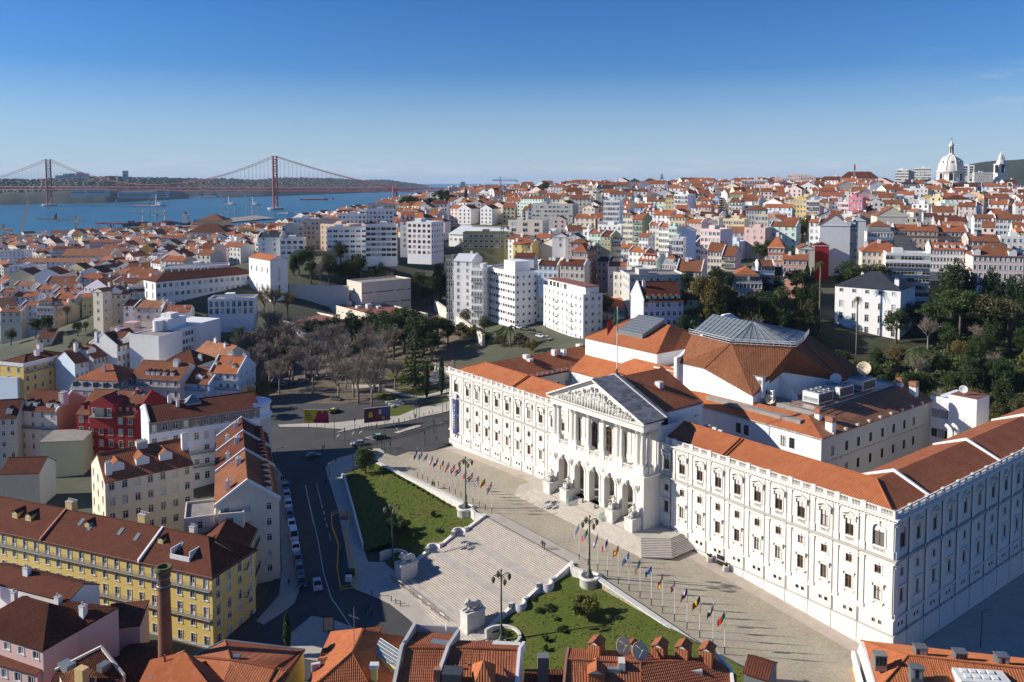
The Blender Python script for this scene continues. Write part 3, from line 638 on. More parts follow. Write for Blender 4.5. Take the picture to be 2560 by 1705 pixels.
# --- roofs of the outer wings
RT=7.3;RZ=24.1;EZ=21.35
def wing_roofs():
 a=MB();x1=TL-.5;sgn=.5
 # front wing left of the portico, portico gap, right
 for xa,xb,hl,hr in((.5,PX(81.5),True,False),(PX(51.3),x1,False,True)):
  e0=xa;e1=xb;r0=xa+(RT-.5 if hl else 0);r1=xb-(RT-.5 if hr else 0)
  rf(a,[(e0,.5,EZ),(e1,.5,EZ),(r1,RT,RZ),(r0,RT,RZ)],0,.2)
  rf(a,[(e1 if not hr else e1-13.4,14.2,EZ),(e0 if not hl else e0+17.4,14.2,EZ),(r0,RT,RZ),(r1,RT,RZ)],0,.2)
  o=a.bd('front_wing_roof','tilenew',pal);a=MB()
 g=MB()
 for t in(36.3,105.5):
  x=PX(t)
  for dx in(0,.75):g.tube([(x+dx,.7,EZ+.22),(x+dx,RT,RZ+.16)],.14,6)
 g.tube([(RT-.3,RT,RZ+.06),(PX(81.5),RT,RZ+.06)],.16,6);g.tube([(PX(51.3),RT,RZ+.06),(TL-RT,RT,RZ+.06)],.16,6)
 g.tube([(TL-.6,.6,EZ+.1),(TL-RT,RT,RZ+.08)],.17,6);g.tube([(.6,.6,EZ+.1),(RT,RT,RZ+.08)],.17,6)
 g.bd('ridge_tiles','tilenew',o)
 b=MB();q1=SIDE_L-.5
 rf(b,[(TL-.5,.5,EZ),(TL-.5,q1,EZ),(TL-RT,q1,RZ),(TL-RT,RT,RZ)],0,.2)
 rf(b,[(TL-14.2,q1,EZ),(TL-14.2,14.2,EZ),(TL-RT,RT,RZ),(TL-RT,q1,RZ)],0,.2)
 o=b.bd('side_wing_roof','tile',pal)
 for q in(13.2,42.5,71):
  f=MB()
  for s in(-1,1):
   P=[(TL-RT,RZ+.55),(TL-RT+s*6.6,EZ+.45)]
   for y0,y1 in((q,q+.45),):
    vs=[(P[0][0],y0,P[0][1]),(P[1][0],y0,P[1][1]),(P[1][0],y0,EZ-.2),(P[0][0],y0,RZ-.5)];v2=[(x,y1,z) for x,_,z in vs]
    f.idx(vs+v2,[(0,1,2,3),(7,6,5,4),(0,4,5,1),(1,5,6,2)])
  f.bd('firewall','wall_white',pal)
 c=MB()
 rf(c,[(17.6,14.2,20.3),(17.6,70,20.3),(8.2,70,24.7),(8.2,RT,24.0)],0,.2);rf(c,[(.5,70,EZ),(.5,.6,EZ),(8.2,RT,24.0),(8.2,70,24.7)],0,.2)
 c.bd('side_wing_roof','tile',pal)
 for y in(20,33):s=MB();s.box(11.2,12.6,y,y+1.5,23.4,24.1);s.bd('roof_hatch','off_white',pal)
 r=MB()
 for i in range(12):y=15+i*1.9;r.tube([(17.6,y,20.3),(17.6,y,21.2)],.06,5)
 for z in(20.8,21.2):r.tube([(17.6,15,z),(17.6,37.5,z)],.05,5)
 r.bd('roof_railing','white_paint',pal)
wing_roofs()
# --- court windows on the inner left wing (facing the viewer across the court)
def swi(P0,ex,cols,rows,w=1.1,h=1.9,mat_f='wood_dark',trim='stone',d=.0):
 """window, pane and surround set proud on a plain wall"""
 ex=V3((*ex,0));rz=atan2(ex.y,ex.x);f,p,s=MB(),MB(),MB()
 hh=w/2;s.box(-hh-.15,-hh,-.08,.02,0,h);s.box(hh,hh+.15,-.08,.02,0,h);s.box(-hh-.15,hh+.15,-.083,.02,h,h+.16);s.box(-hh-.25,hh+.25,-.18,.02,-.14,0)
 f.box(-.04,.04,-.05,.02,0,h);f.box(-hh,hh,-.05,.02,h*.66,h*.66+.08);f.box(-hh,-hh+.07,-.05,.02,0,h);f.box(hh-.07,hh,-.05,.02,0,h)
 p.face([(-hh,-.02,0),(hh,-.02,0),(hh,-.02,h),(-hh,-.02,h)])
 f,p,s=f.mesh('window',mat_f),p.mesh('pane','glass'),s.mesh('window_surround',trim)
 for z in rows:
  for a in cols:
   q=V3((*P0,0))+ex*a;o=add('window',f,pal,(q.x,q.y,z),rz);add('pane',p,o);add('window_surround',s,o)
swi((17.82,14),(0,1),(3,6.2,9.4,12.6,15.8,19,22),(15.6,10.5))
# ================================================================ portico
def portico():
 hw=15.1;x0,x1=PCX-hw,PCX+hw;yf=-5.3
 # lower storey with five arches
 ac=[PCX+a for a in(-10.5,-4.9,0,4.9,10.5)];m=MB()
 wop(m,(x0,yf,0),(1,0),2*hw,-3,14.0,[(c-x0-1.62,c-x0+1.62,4.0,11.85,True) for c in ac],1.7)
 m.face([(x0,yf,-3),(x0,yf,14),(x0,0,14),(x0,0,-3)]);m.face([(x1,yf,-3),(x1,0,-3),(x1,0,14),(x1,yf,14)])
 m.face([(x0,yf+1.7,4),(x0,yf+1.7,14),(x1,yf+1.7,14),(x1,yf+1.7,4)][::-1]) if False else None
 o=m.bd('portico_wall','stone',pal)
 # inner faces: floor, piers, back wall, vault
 m=MB();m.box(x0+.3,x1-.3,yf+.02,8,3.9,4.0);m.bd('loggia_floor','step',pal)
 m=MB();m.box(x0+.3,x1-.3,7.6,8,4,14);m.box(x0+.3,x1-.3,yf+1.7,8,13.6,13.9)
 for c in(-14,-7.7,-2.45,2.45,7.7,14):m.box(PCX+c-.85,PCX+c+.85,3.0,3.8,4,13.6)
 m.bd('loggia_wall','wall_cream',pal)
 for c in ac:  # doors at the back of the loggia
  d=MB();d.box(c-1.3,c+1.3,7.45,7.6,4.0,9.5);o=d.bd('door','wood_dark',pal)
  k=MB();k.box(c-.22,c+.22,yf-.5,yf-.02,11.55,12.6);k.ell((c,yf-.45,12.15),(.3,.3,.42),8,6);k.bd('keystone','sculpt',pal)
  a=MB();n=16;r0,r1,zs=1.62,2.15,11.85-1.62
  for i in range(n):
   A,B=pi*i/n,pi*(i+1)/n
   for ra,rb,y in((r0,r0+.25,yf-.10),(r0+.32,r1,yf-.16)):
    q=[(ra*cos(A),ra*sin(A)),(rb*cos(A),rb*sin(A)),(rb*cos(B),rb*sin(B)),(ra*cos(B),ra*sin(B))]
    a.face([(c+x,y,zs+z) for x,z in q]);a.face([(c+q[1][0],y,zs+q[1][1]),(c+q[1][0],yf,zs+q[1][1]),(c+q[2][0],yf,zs+q[2][1]),(c+q[2][0],y,zs+q[2][1])]);a.face([(c+q[0][0],y,zs+q[0][1]),(c+q[3][0],y,zs+q[3][1]),(c+q[3][0],yf,zs+q[3][1]),(c+q[0][0],yf,zs+q[0][1])])
  for s in(-1,1):a.box(c+s*1.88-.28,c+s*1.88+.28,yf-.12,yf,4.9,zs)
  a.bd('archivolt','stone',pal)
  # swags hung on the piers
 for c in(-13.3,-7.7,7.7,13.3):
  g=MB()
  for i in range(-1,2):g.tube([(PCX+c+i*.42,yf-.05,12.2),(PCX+c+i*.42,yf-.12,11.8-.25*(i==0)),(PCX+c+i*.42,yf-.06,11.0-.5*(i==0))],[.12,.17,.06],6)
  g.tube([(PCX+c-.6,yf-.06,12.25),(PCX+c,yf-.15,12.05),(PCX+c+.6,yf-.06,12.25)],.12,6);g.bd('carved_swag','sculpt',pal)
 for c in(-2.45,2.45):
  g=MB();g.lt([(0,0),(.5,0),(.55,.12),(.0,.16)],14,(0,0,0));g.v=[(PCX+c+x,yf-z,12.6+y) for x,y,z in g.v];g.bd('medallion','sculpt',pal)
  # belt, terrace, balustrade and pedestals
 m=MB()
 for z0,z1,y in((13.7,13.95,.18),(13.95,14.2,.4),(14.2,14.55,.62)):m.box(x0-y,x1+y,yf-y,.0,z0,z1)
 m.box(x0-.1,x1+.1,yf-.1,-1.0,14.55,14.78);m.bd('portico_belt','stone',pal)
 cols=[-14.2,-12.75,-8.05,-6.75,-2.4,2.4,6.75,8.05,12.75,14.2]
 ped=MB();groups=[(-14.2,-12.75),(-8.05,-6.75),(-2.4,-2.4),(2.4,2.4),(6.75,8.05),(12.75,14.2)]
 for a,b in groups:ped.box(PCX+a-.78,PCX+b+.78,yf-.1,yf+1.45,14.78,16.25);ped.box(PCX+a-.86,PCX+b+.86,yf-.18,yf+1.5,16.25,16.42)
 ped.box(x1-1.5,x1+.1,yf+1.5,yf+3.0,14.78,16.3);ped.bd('column_pedestal','stone',pal)
 for(a,b),(c,d) in zip(groups[:-1],groups[1:]):
  bb=MB();xa,xb=PCX+b+.78,PCX+c-.78;FM['balus'](bb,xa,(xa+xb)/2-.2,14.78,15.9,6,yf-.0,yf+.3,.1);FM['balus'](bb,(xa+xb)/2+.2,xb,14.78,15.9,6,yf,yf+.3,.1);bb.box((xa+xb)/2-.2,(xa+xb)/2+.2,yf,yf+.3,14.78,15.9);bb.bd('terrace_balustrade','stone',pal)
 cs,cc,cb_=MB(),MB(),MB()
 cs.lt([(.52,0),(.53,2.2),(.50,4.3),(.44,6.15)],16);cb_.box(-.68,.68,-.68,.68,0,.14);cb_.lt([(.66,.14),(.70,.24),(.60,.32),(.63,.42),(.53,.48)],16)
 cc.lt([(.45,0),(.50,.08),(.46,.14),(.50,.5),(.62,.8),(.72,.98)],12);cc.box(-.70,.70,-.70,.70,.98,1.14)
 for i in range(8):
  a=2*pi*i/8
  cc.ell((.55*cos(a),.55*sin(a),.38),(.13,.13,.26),6,4);cc.ell((.62*cos(a+.39),.62*sin(a+.39),.72),(.14,.14,.2),6,4)
 csm,ccm,cbm=cs.mesh('column','stone',True),cc.mesh('capital','sculpt'),cb_.mesh('column_base','stone')
 for x,y in[(PCX+c,yf+.62) for c in cols]+[(x1-.65,yf+2.1)]:
  o=add('column',csm,pal,(x,y,16.9));add('column_base',cbm,o,(0,0,-.48));add('capital',ccm,o,(0,0,6.12))
  # back wall of the terrace with tall arched windows
 m=MB();yb=-.9;wc=[PCX+a for a in(-10.4,-4.6,0,4.6,10.4)]
 wop(m,(x0,yb,0),(1,0),2*hw,14.5,24.4,[(c-x0-1.05,c-x0+1.05,14.85,20.9,True) for c in wc],.4)
 m.face([(x0,yb,14),(x0,12,14),(x0,12,24.4),(x0,yb,24.4)][::-1]);m.face([(x1,yb,14),(x1,12,14),(x1,12,24.4),(x1,yb,24.4)]);m.bd('terrace_wall','stone',pal)
 for c in wc:
  f=MB();h=1.05
  for x in(-h,-.06,h-.12):f.box(c+x,c+x+.12,yb+.25,yb+.36,14.85,19.85 if x!=-.06 else 20.8)
  for z in(16.3,18.4,19.8):f.box(c-h,c+h,yb+.25,yb+.36,z,z+.12)
  o=f.bd('window','wood_brown',pal);p=MB();p.face([(c-h,yb+.34,14.85),(c+h,yb+.34,14.85),(c+h,yb+.34,20.9),(c-h,yb+.34,20.9)]);p.bd('pane','glass_dark',o)
  s=MB()
  for sg in(-1,1):s.box(c+sg*1.3-.2,c+sg*1.3+.2,yb-.12,yb,14.8,20.9);s.tube([(c+sg*.9,yb-.15,22.6),(c+sg*1.15,yb-.25,21.9),(c+sg*1.0,yb-.15,21.3)],[.15,.22,.08],6)
  s.box(c-1.7,c+1.7,yb-.35,yb,22.6,22.9);s.bd('window_surround','stone',o)
 pi_=MB()
 for c in cols:pi_.box(PCX+c-.5,PCX+c+.5,yb-.22,yb,14.8,23.4);pi_.box(PCX+c-.62,PCX+c+.62,yb-.34,yb,14.8,16.3);pi_.box(PCX+c-.62,PCX+c+.62,yb-.3,yb,22.6,23.5)
 for y in(-.3,1.2):pi_.box(x1,x1+.2,y,y+.8,14.8,23.5)
 pi_.bd('pilaster','stone',pal)
 # entablature and pediment
 m=MB();d=MB();xe0,xe1=PCX-15.0,PCX+15.0;yo=yf-.15
 m.box(xe0,xe1,yo,0,23.95,24.55);m.box(xe0-.08,xe1+.08,yo-.08,.0,24.55,25.15);d.box(xe0-.55,xe1+.55,yo-.55,.1,25.42,25.6);m.box(xe0-.8,xe1+.8,yo-.8,.1,25.6,25.86);m.box(xe0-.15,xe1+.15,yo-.15,0,25.15,25.42)
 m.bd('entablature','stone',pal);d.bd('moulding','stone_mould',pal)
 dn=MB()
 for i in range(50):x=xe0+(i+.5)*(xe1-xe0)/50;dn.box(x-.16,x+.16,yo-.45,yo-.1,25.2,25.42)
 for i in range(7):y=yo+.3+i*.62;dn.box(xe1+.05,xe1+.45,y,y+.32,25.2,25.42)
 dn.bd('dentil_course','stone',pal)
 ap=32.3;hw2=15.8;ez=25.86
 m=MB();m.face([(PCX-15,yo,ez),(PCX+15,yo,ez),(PCX,yo,ap-.25)]);m.bd('tympanum','stone',pal)
 rk=MB();dk=MB()
 for s in(-1,1):
  for w0,w1,y in((0,.3,.95),(.3,.62,.6)):
   A=V3((PCX+s*hw2,0,ez+.42));B=V3((PCX,0,ap+.45));n=V3((-(B-A).z*1,0,(B-A).x*1)).normalized()*s*-1
   if n.z>0:n=-n
   q=[A+n*w0,B+V3((0,0,-w0*1.08)),B+V3((0,0,-w1*1.08)),A+n*w1]
   f=[(p.x,yo-y,p.z) for p in q];b=[(p.x,yo+.05,p.z) for p in q];rk.idx(f+b,[(0,1,2,3),(3,2,6,7),(1,0,4,5),(0,3,7,4)])
  n_=26
  for i in range(n_):
   k=(i+.5)/n_;x=PCX+s*hw2*(1-k);z=ez+.42+(ap+.45-ez-.42)*k-.85
   if z>ez+.1:dk.box(x-.15,x+.15,yo-.42,yo+.02,z,z+.26)
 rk.bd('raking_cornice','stone',pal);dk.bd('dentil_course','stone',pal)
 # carved figures of the pediment, largest in the middle
 random.seed(5);figs=[]
 x=-11.6
 while x<11.8:figs.append(x);x+=RU(.72,1.05)
 for x in figs:
  hmax=(1-abs(x)/15)*6.1-.35
  if hmax<.5:continue
  h=hmax*RU(.72,.95);g=MB();w=min(.55,.22+h*.09);lean=RU(-.3,.3);c=V3((PCX+x,yo-.22,ez+.02));d=.34
  g.tube([c,c+V3((lean*.3,-.05,h*.35)),c+V3((lean*.5,-.12,h*.62)),c+V3((lean,-.1,h*.84))],[w*1.25,w*1.1,w*.95,w*.35],8)
  g.ell(c+V3((lean,-.15,h*.92)),(min(.28,h*.09)+.05,)*2+(min(.34,h*.11)+.05,),8,6)
  for k in range(3):
   a=RU(0,6.28);b=c+V3((lean*.6,-.25,h*RU(.45,.7)));e=b+V3((cos(a)*w*2.1,-.2,sin(a)*h*.22));g.tube([b,(b+e)/2+V3((0,-.15,.08)),e],[w*.42,w*.36,w*.22],6)
  for k in range(4):g.ell(c+V3((RU(-w,w)*1.2,-.18,RU(.06,.5)*h)),(w*RU(.35,.6),.3,h*RU(.08,.16)),6,5,jit=.1)
  g.bd('carved_figure','sculpt',pal,True)
  # stone slab roof behind the pediment and tiled roof of the hall behind
 m=MB();yb1=2.2
 for s in(-1,1):rf(m,[(PCX+s*(hw2+.1),yo-.9,ez+.38),(PCX+s*(hw2+.1),yb1,ez+.38),(PCX,yb1,ap+.48),(PCX,yo-.9,ap+.48)],0,.12)
 m.face([(PCX-15,yb1-.02,24),(PCX+15,yb1-.02,24),(PCX+15,yb1-.02,ez),(PCX,yb1-.02,ap),(PCX-15,yb1-.02,ez)]);m.bd('slab_roof','slab',pal)
 m=MB()
 for s in(-1,1):
  A,B=V3((PCX+s*(hw2+.1),.7,ez+.42)),V3((PCX,.7,ap+.52));m.idx([tuple(A),tuple(B),tuple(B+V3((0,.5,0))),tuple(A+V3((0,.5,0))),tuple(A+V3((0,0,.14))),tuple(B+V3((0,0,.14))),tuple(B+V3((0,.5,.14))),tuple(A+V3((0,.5,.14)))],[(4,5,6,7),(0,1,5,4),(2,3,7,6),(3,0,4,7)])
 m.bd('roof_rib','stone',pal)
 m=MB();hx=12.2;y0,y1=2.25,17.5
 for s in(-1,1):rf(m,[(PCX+s*hx,y0,26.2),(PCX+s*hx,y1,26.2),(PCX,y1,32.0),(PCX,y0,32.0)],0,.25)
 m.bd('hall_roof','tile',pal)
 m=MB();m.box(PCX-hx+.3,PCX+hx-.3,y0,y1,10,25.9);m.box(PCX-hx-.1,PCX+hx+.1,y0,y1,25.3,25.75);m.bd('hall_wall','wall_white',pal)
 m=MB();m.box(PCX+4.4,PCX+5.9,9.6,11.0,29.0,30.6);m.bd('skylight','off_white',pal)
 # two air-conditioning boxes in the shaded re-entrant corner
 for i,(x,z) in enumerate(((PCX+13.6,23.4),(PCX+16.5,21.9),(PCX+18.3,21.7),(PCX+19.9,21.5))):
  a=MB();a.box(x,x+1.0,13.0 if i else 12.4,13.5,z,z+.9);a.bd('air_conditioner','off_white',pal)
portico()
# ================================================================ blocks behind
def blocks():
 X=PX
 # long court block, front at q 28.5, right end at t 31
 m=MB();yq=28.5;xa,xb=X(87),X(31)
 ops=[];
 for t in(52.6,50.4,40.4,38.2):ops.append((X(t)-xa-.7,X(t)-xa+.7,17.2,19.6));ops.append((X(t)-xa-.7,X(t)-xa+.7,12.9,15.2))
 wop(m,(xa,yq,0),(1,0),xb-xa,-5,21.3,ops,.25)
 rops=[];rc=[4.5,10.3,15.3,20.6,26,31.2,36.4,41]
 for a in rc:rops.append((a-.6,a+.6,16.6,18.7));rops.append((a-.6,a+.6,11.6,13.8));rops.append((a-.6,a+.6,6.6,8.8))
 wop(m,(xb,yq,0),(0,1),50,-5,21.3,rops,.25,1)
 m.box(xa,xb,78.3,78.6,-5,21.3,1);m.bd('court_block_wall',['wall_white','wall_grey'],pal)
 wf,wp=MB(),MB();wf.box(-.7,-.6,.1,.2,0,2.3);wf.box(.6,.7,.1,.2,0,2.3);wf.box(-.04,.04,.1,.2,0,2.3);wf.box(-.7,.7,.1,.2,1.6,1.68);wf.box(-.7,.7,.1,.2,0,.1);wp.face([(-.7,.18,0),(.7,.18,0),(.7,.18,2.4),(-.7,.18,2.4)])
 wf,wp=wf.mesh('window','wood_dark'),wp.mesh('pane','glass')
 for o in ops:w=add('window',wf,pal,(xa+(o[0]+o[1])/2,yq,o[2]));add('pane',wp,w)
 for o in rops:w=add('window',wf,pal,(xb,yq+(o[0]+o[1])/2,o[2]),pi/2,(.86,1,.92));add('pane',wp,w)
 m=MB()
 for z0,z1,y in((20.9,21.1,.2),(21.1,21.35,.45)):m.box(xa,xb+y,yq-y,yq,z0,z1);m.box(xb,xb+y,yq,78.6,z0-.003,z1-.003)
 m.box(xb,xb+.15,yq,78,15.5,15.75);m.bd('cornice','stone_dirty',pal)
 m=MB();rf(m,[(xa,yq-.4,21.4),(xb+.5,yq-.4,21.4),(xb-6.5,yq+5.2,23.9),(xa,yq+5.2,23.9)],0,.18);o=m.bd('court_block_roof','tilenew',pal)
 m=MB();rf(m,[(xb+.5,yq-.4,21.4),(xb+.5,78.6,21.4),(xb-6.5,78.6,24.6),(xb-6.5,yq+5.2,23.9)],0,.18);m.bd('court_block_roof','tileold',pal)
 m=MB()
 for i in range(9):m.box(xb-.1,xb+.5,yq+4+i*5,yq+4.8+i*5,21.2,22.0)
 m.bd('parapet_block','stone_mould',pal)
 for(x,y,w,d,z0,z1) in((xb-1.6,32.5,1.7,1.5,21,25.2),(xb-5.5,34.5,1.2,1.2,22.5,25.8),(xb-3.6,74,1.7,1.5,22,26.2),(xb-6.8,74,1.2,1.2,23,26.6)):
  c=MB();c.box(x,x+w,y,y+d,z0,z1-1.3);o=c.bd('chimney','wall_white',pal);k=MB();k.box(x-.06,x+w+.06,y-.06,y+d+.06,z1-1.3,z1);k.bd('chimney_cap','tilebrown_plain',o)
 m=MB();m.box(X(64),xb-6.5,30.5,36.4,21.5,23.3);m.box(xb-20,xb-6.6,36.4,78,21.5,24.2);m.bd('flat_roof','roof_flat',pal)
 # chillers on their red deck
 m=MB();m.box(xb-14,xb-7.2,37,74,24.35,24.55);m.bd('plant_deck','steel',pal)
 r=MB()
 for y in[37+2.1*i for i in range(18)]:r.tube([(xb-7.1,y,24.5),(xb-7.1,y,25.4)],.06,4)
 for z in(24.9,25.4):r.tube([(xb-7.1,37,z),(xb-7.1,74,z)],.06,4);r.tube([(xb-7.1,37,z),(xb-13,37,z)],.06,4)
 r.bd('deck_railing','crane_orange',pal)
 for y in(40.5,49.5,60):
  c=MB();c.box(xb-12.4,xb-8.2,y,y+6.2,24.9,27.4);o=c.bd('chiller','off_white',pal)
  k=MB();k.box(xb-8.2,xb-8.15,y+.3,y+5.9,25.2,27.1);k.bd('coil_panel','darkmetal',o);k=MB();k.box(xb-12.1,xb-8.5,y-.05,y,25.2,26.2);k.bd('control_panel','zinc',o)
  for i in range(2):
   for j in range(3):f=MB();f.lt([(.75,0),(.75,.3),(.62,.3),(.55,.1),(0,.1)],12,(xb-11.3+i*2.0,y+1.1+j*2,27.4));f.bd('fan','zinc',o)
   # tall block with skylight (left of the middle)
 xl,xr=X(115.5),X(86.5);m=MB();m.box(xl,xr,37.5,65,0,29.5);m.bd('tall_block_wall','wall_white',pal)
 m=MB();ry=51.3;rl,rr=X(109),X(94);e=.4
 A,B,Cc,D=(xl-e,37.5-e,29.5),(xr+e,37.5-e,29.5),(xr+e,65+e,29.5),(xl-e,65+e,29.5);U,V=(rl,ry,34.6),(rr,ry,34.6)
 for q in([A,B,V,U],[B,Cc,V],[Cc,D,U,V],[D,A,U]):rf(m,q,0,.2)
 o=m.bd('tall_block_roof','tilenew',pal);g=MB()
 for a,b in((U,V),(A,U),(B,V),(Cc,V),(D,U)):g.tube([a,b],.2,6)
 g.bd('ridge_tiles','tilenew',o)
 # skylight: glazed ramp on the front slope
 def sl(x,y,h):zz=29.5+(y-37.1)/(ry-37.1)*5.1;return(x,y,zz+h)
 m=MB();sx0,sx1,sy0,sy1=X(106.5),X(96.5),42.3,53.5
 q=[sl(sx0,sy0,1.2),sl(sx1,sy0,1.2),sl(sx1,sy1-2,1.5),sl(sx0,sy1-2,1.5)];b=[(x,y,z-2.2) for x,y,z in q]
 m.idx(q+b,[(0,1,2,3),(0,4,5,1),(1,5,6,2),(2,6,7,3),(3,7,4,0)]);o=m.bd('skylight','glass_roof',pal)
 r=MB();n=9
 for i in range(n+1):k=i/n;p0=V3(q[0]).lerp(V3(q[1]),k);p1=V3(q[3]).lerp(V3(q[2]),k);r.tube([p0+V3((0,0,.05)),p1+V3((0,0,.05))],.07,4);r.tube([p0,p0+V3((0,0,-1.2))],.06,4)
 for i in range(8):k=i/7;p0=V3(q[0]).lerp(V3(q[3]),k);p1=V3(q[1]).lerp(V3(q[2]),k);r.tube([p0+V3((0,0,.05)),p1+V3((0,0,.05))],.07,4);r.tube([p1,p1+V3((0,0,-1.2))],.06,4)
 r.bd('glazing_bars','steel',o)
 # lean-to roofs in front of it
 m=MB();rf(m,[(X(115.5),31,20.3),(X(80),31,20.3),(X(80),37.5,24.2),(X(115.5),37.5,24.2)],0,.2);rf(m,[(X(101),33,23.2),(X(78),31,22.6),(X(78),37,26.6),(X(95),37.5,26.6)],0,.2);rf(m,[(X(78),31,22.6),(X(78),45,22.6),(X(84),45,26.5),(X(84),36,26.5)],0,.2);m.bd('lean_to_roof','tilenew',pal)
 m=MB();m.box(X(115),X(78),31.3,37.4,0,20.1);m.box(X(86.4),X(74.6),36,64,0,26);m.bd('lean_to_wall','wall_white',pal)
 # debating chamber: faceted roof against a stepped firewall
 fx=X(73.6);m=MB()
 prof=[(30.6,20),(30.6,31.3),(32.2,31.5),(50,40.6),(53,40.6),(73,30.5),(73,20)]
 f0=[(fx-.9,y,z) for y,z in prof];f1=[(fx,y,z) for y,z in prof];n=len(prof);m.idx(f0+f1,[tuple(range(n))[::-1],tuple(range(n,2*n))]+[(i,(i+1)%n,n+(i+1)%n,n+i) for i in range(n)]);m.box(fx-3.4,fx-.9,50.5,54,28,38.2);m.bd('firewall','wall_white',pal)
 wq=32.6;P={}
 A=(fx,31.8,29.8);B=(X(66.2),wq,29.6);Cq=(X(51.6),wq,25.6);Dp=(X(50.5),43.2,30.2);Eq=(X(43.0),58,27.1);E2=(X(44),70,27.4)
 LZ=37.0;l0=(fx,36.4,LZ);l1=(X(59),33.9,LZ);l2=(X(47.4),42.7,LZ);l3=(X(50.5),50.5,LZ);l4=(X(55),60,LZ);l5=(fx,62,LZ)
 l1=(X(59.3),34.2,LZ)
 m=MB();rf(m,[A,B,l1,l0],0,.2);rf(m,[B,Cq,Dp,l2,l1],0,.2);rf(m,[Dp,Eq,l3,l2],0,.2);rf(m,[Eq,E2,l4,l3],0,.2);rf(m,[E2,(fx,76,28),l5,l4],0,.2);o=m.bd('chamber_roof','tilebrown',pal);g=MB()
 for a,b in((B,l1),(Dp,l2),(Eq,l3)):g=MB();g.tube([a,b],.17,6);g.bd('ridge_tiles','tilebrown',o)
 m=MB();zb=23.0
 pts=[(fx,33.2),(X(66.2),wq),(X(51.6),wq),(X(51.6),40)]
 m.face([(fx,31.8,zb),(*B[:2],zb),B,A]);m.face([(*B[:2],zb),(*Cq[:2],zb),Cq,B]);m.face([(*Cq[:2],zb),(X(50.5),43.2,zb),Dp,Cq]);m.face([(*Dp[:2],zb),(X(47),50,zb),(X(43.0),50,zb),(X(43),58,zb),Eq,Dp]) if False else m.face([(*Dp[:2],zb),(*Eq[:2],zb),Eq,Dp]);m.face([(*Eq[:2],zb),(*E2[:2],zb),E2,Eq])
 m.bd('chamber_wall','wall_white',pal)
 # the white side gable that faces right, with its lower yard
 m=MB();gx=X(47.5);m.idx([(X(56),41.8,23),(X(45.5),41.8,23),(X(45.5),41.8,25.2),(X(50.5),41.8,29.6),(X(56),41.8,25.2)],[(0,1,2,3,4)]);m.bd('gable_wall','wall_white',pal)
 b=MB();b.box(X(53.8),X(50.4),34.6,37.4,25,30.0);o=b.bd('plant_housing','wall_white',pal);b=MB();b.box(X(54),X(50.2),34.4,37.6,30.0,30.15);b.bd('housing_cap','steel',o)
 for x in(X(52.8),X(51.5)):b=MB();b.box(x,x+.8,34.53,34.6,28.2,29.3);b.bd('louvre','zinc',o)
 # glazed lantern
 r1,r2=(X(69),46,41.2),(X(58.5),46,41.2);L=[l0,l1,l2,l3,l4,l5];m=MB()
 L=[V3(p)+V3((0,0,.35)) for p in L];up=V3((0,0,0))
 rA=V3((fx,45,41.3));rB=V3((X(59.5),43.2,41.3))
 for q in([L[0],L[1],rB,rA],[L[1],L[2],rB],[L[2],L[3],rB],[L[3],L[4],rB],[L[4],L[5],rA,rB]):m.face(q)
 o=m.bd('lantern','glass_roof',pal);r=MB()
 def bars(a,b,c,d,n):
  for i in range(n+1):k=i/n;r.tube([a.lerp(b,k)+V3((0,0,.06)),d.lerp(c,k)+V3((0,0,.06))],.08,4)
  for i in range(5):k=i/5;r.tube([a.lerp(d,k)+V3((0,0,.06)),b.lerp(c,k)+V3((0,0,.06))],.06,4)
 bars(L[0],L[1],rB,rA,10);bars(L[1],L[2],rB,rB,7);bars(L[2],L[3],rB,rB,4);bars(L[3],L[4],rB,rB,5)
 r.bd('glazing_bars','steel',o);r=MB()
 for a,b in zip(L[:4],L[1:5]):
  n=max(3,int((b-a).length/1.2));c0=V3((X(62),46,37.3));oa=a+(a-c0).normalized()*.7;ob=b+(b-c0).normalized()*.7
  for i in range(n+1):p=oa.lerp(ob,i/n);r.tube([(p.x,p.y,LZ-.1),(p.x,p.y,LZ+1.2)],.05,4)
  for z in(LZ+.1,LZ+.65,LZ+1.2):r.tube([(oa.x,oa.y,z),(ob.x,ob.y,z)],.05,4)
 r.bd('lantern_railing','white_paint',pal)
 # dishes and aerials on the roofs
 def dish(p,r_,az,el,mt):
  d=MB();d.lt([(0,0),(.5,.06),(.85,.2),(1,.33),(.98,.36),(.82,.24),(0,.05)],14);Rm=Matrix.Rotation(az,4,'Z')@Matrix.Rotation(el,4,'X')
  d.v=[tuple(V3(p)+Rm@(V3(v)*r_)) for v in d.v];tp=Rm@V3((0,0,r_*.9));
  for k in range(3):e=Rm@V3((r_*cos(k*2.1),r_*sin(k*2.1),r_*.33));d.tube([V3(p)+e,V3(p)+tp],.03,4)
  d.tube([V3(p),V3(p)-V3((0,0,r_*1.6))],.08,6);d.bd('satellite_dish',mt,pal,True)
 for t,q,z,r_,mt in((39.5,61,30.4,1.7,'dish_cream'),(42.6,53.5,28.3,1.4,'dish_white'),(49.3,36.2,24.7,1.3,'dish_cream'),(52.0,35,23.8,.9,'dish_cream'),(52.6,38,31.2,1.0,'dish_white'),(24,80,25.3,1.0,'dish_white')):dish((X(t),q,z),r_,radians(25),radians(62),mt)
 for t,n in((56.6,6),(52.2,6)):
  f=MB();f.box(X(t),X(t)+3.8,36.0,36.8,24.4,27);o=f.bd('cooling_unit','off_white',pal)
  for i in range(3):
   for j in range(2):k=MB();k.lt([(0,0),(.45,0),(.5,.08)],12,(0,0,0));k.v=[(X(t)+.75+i*1.15+x,35.98-z,25.1+j*1.2+y) for x,y,z in k.v];k.bd('fan','darkmetal',o)
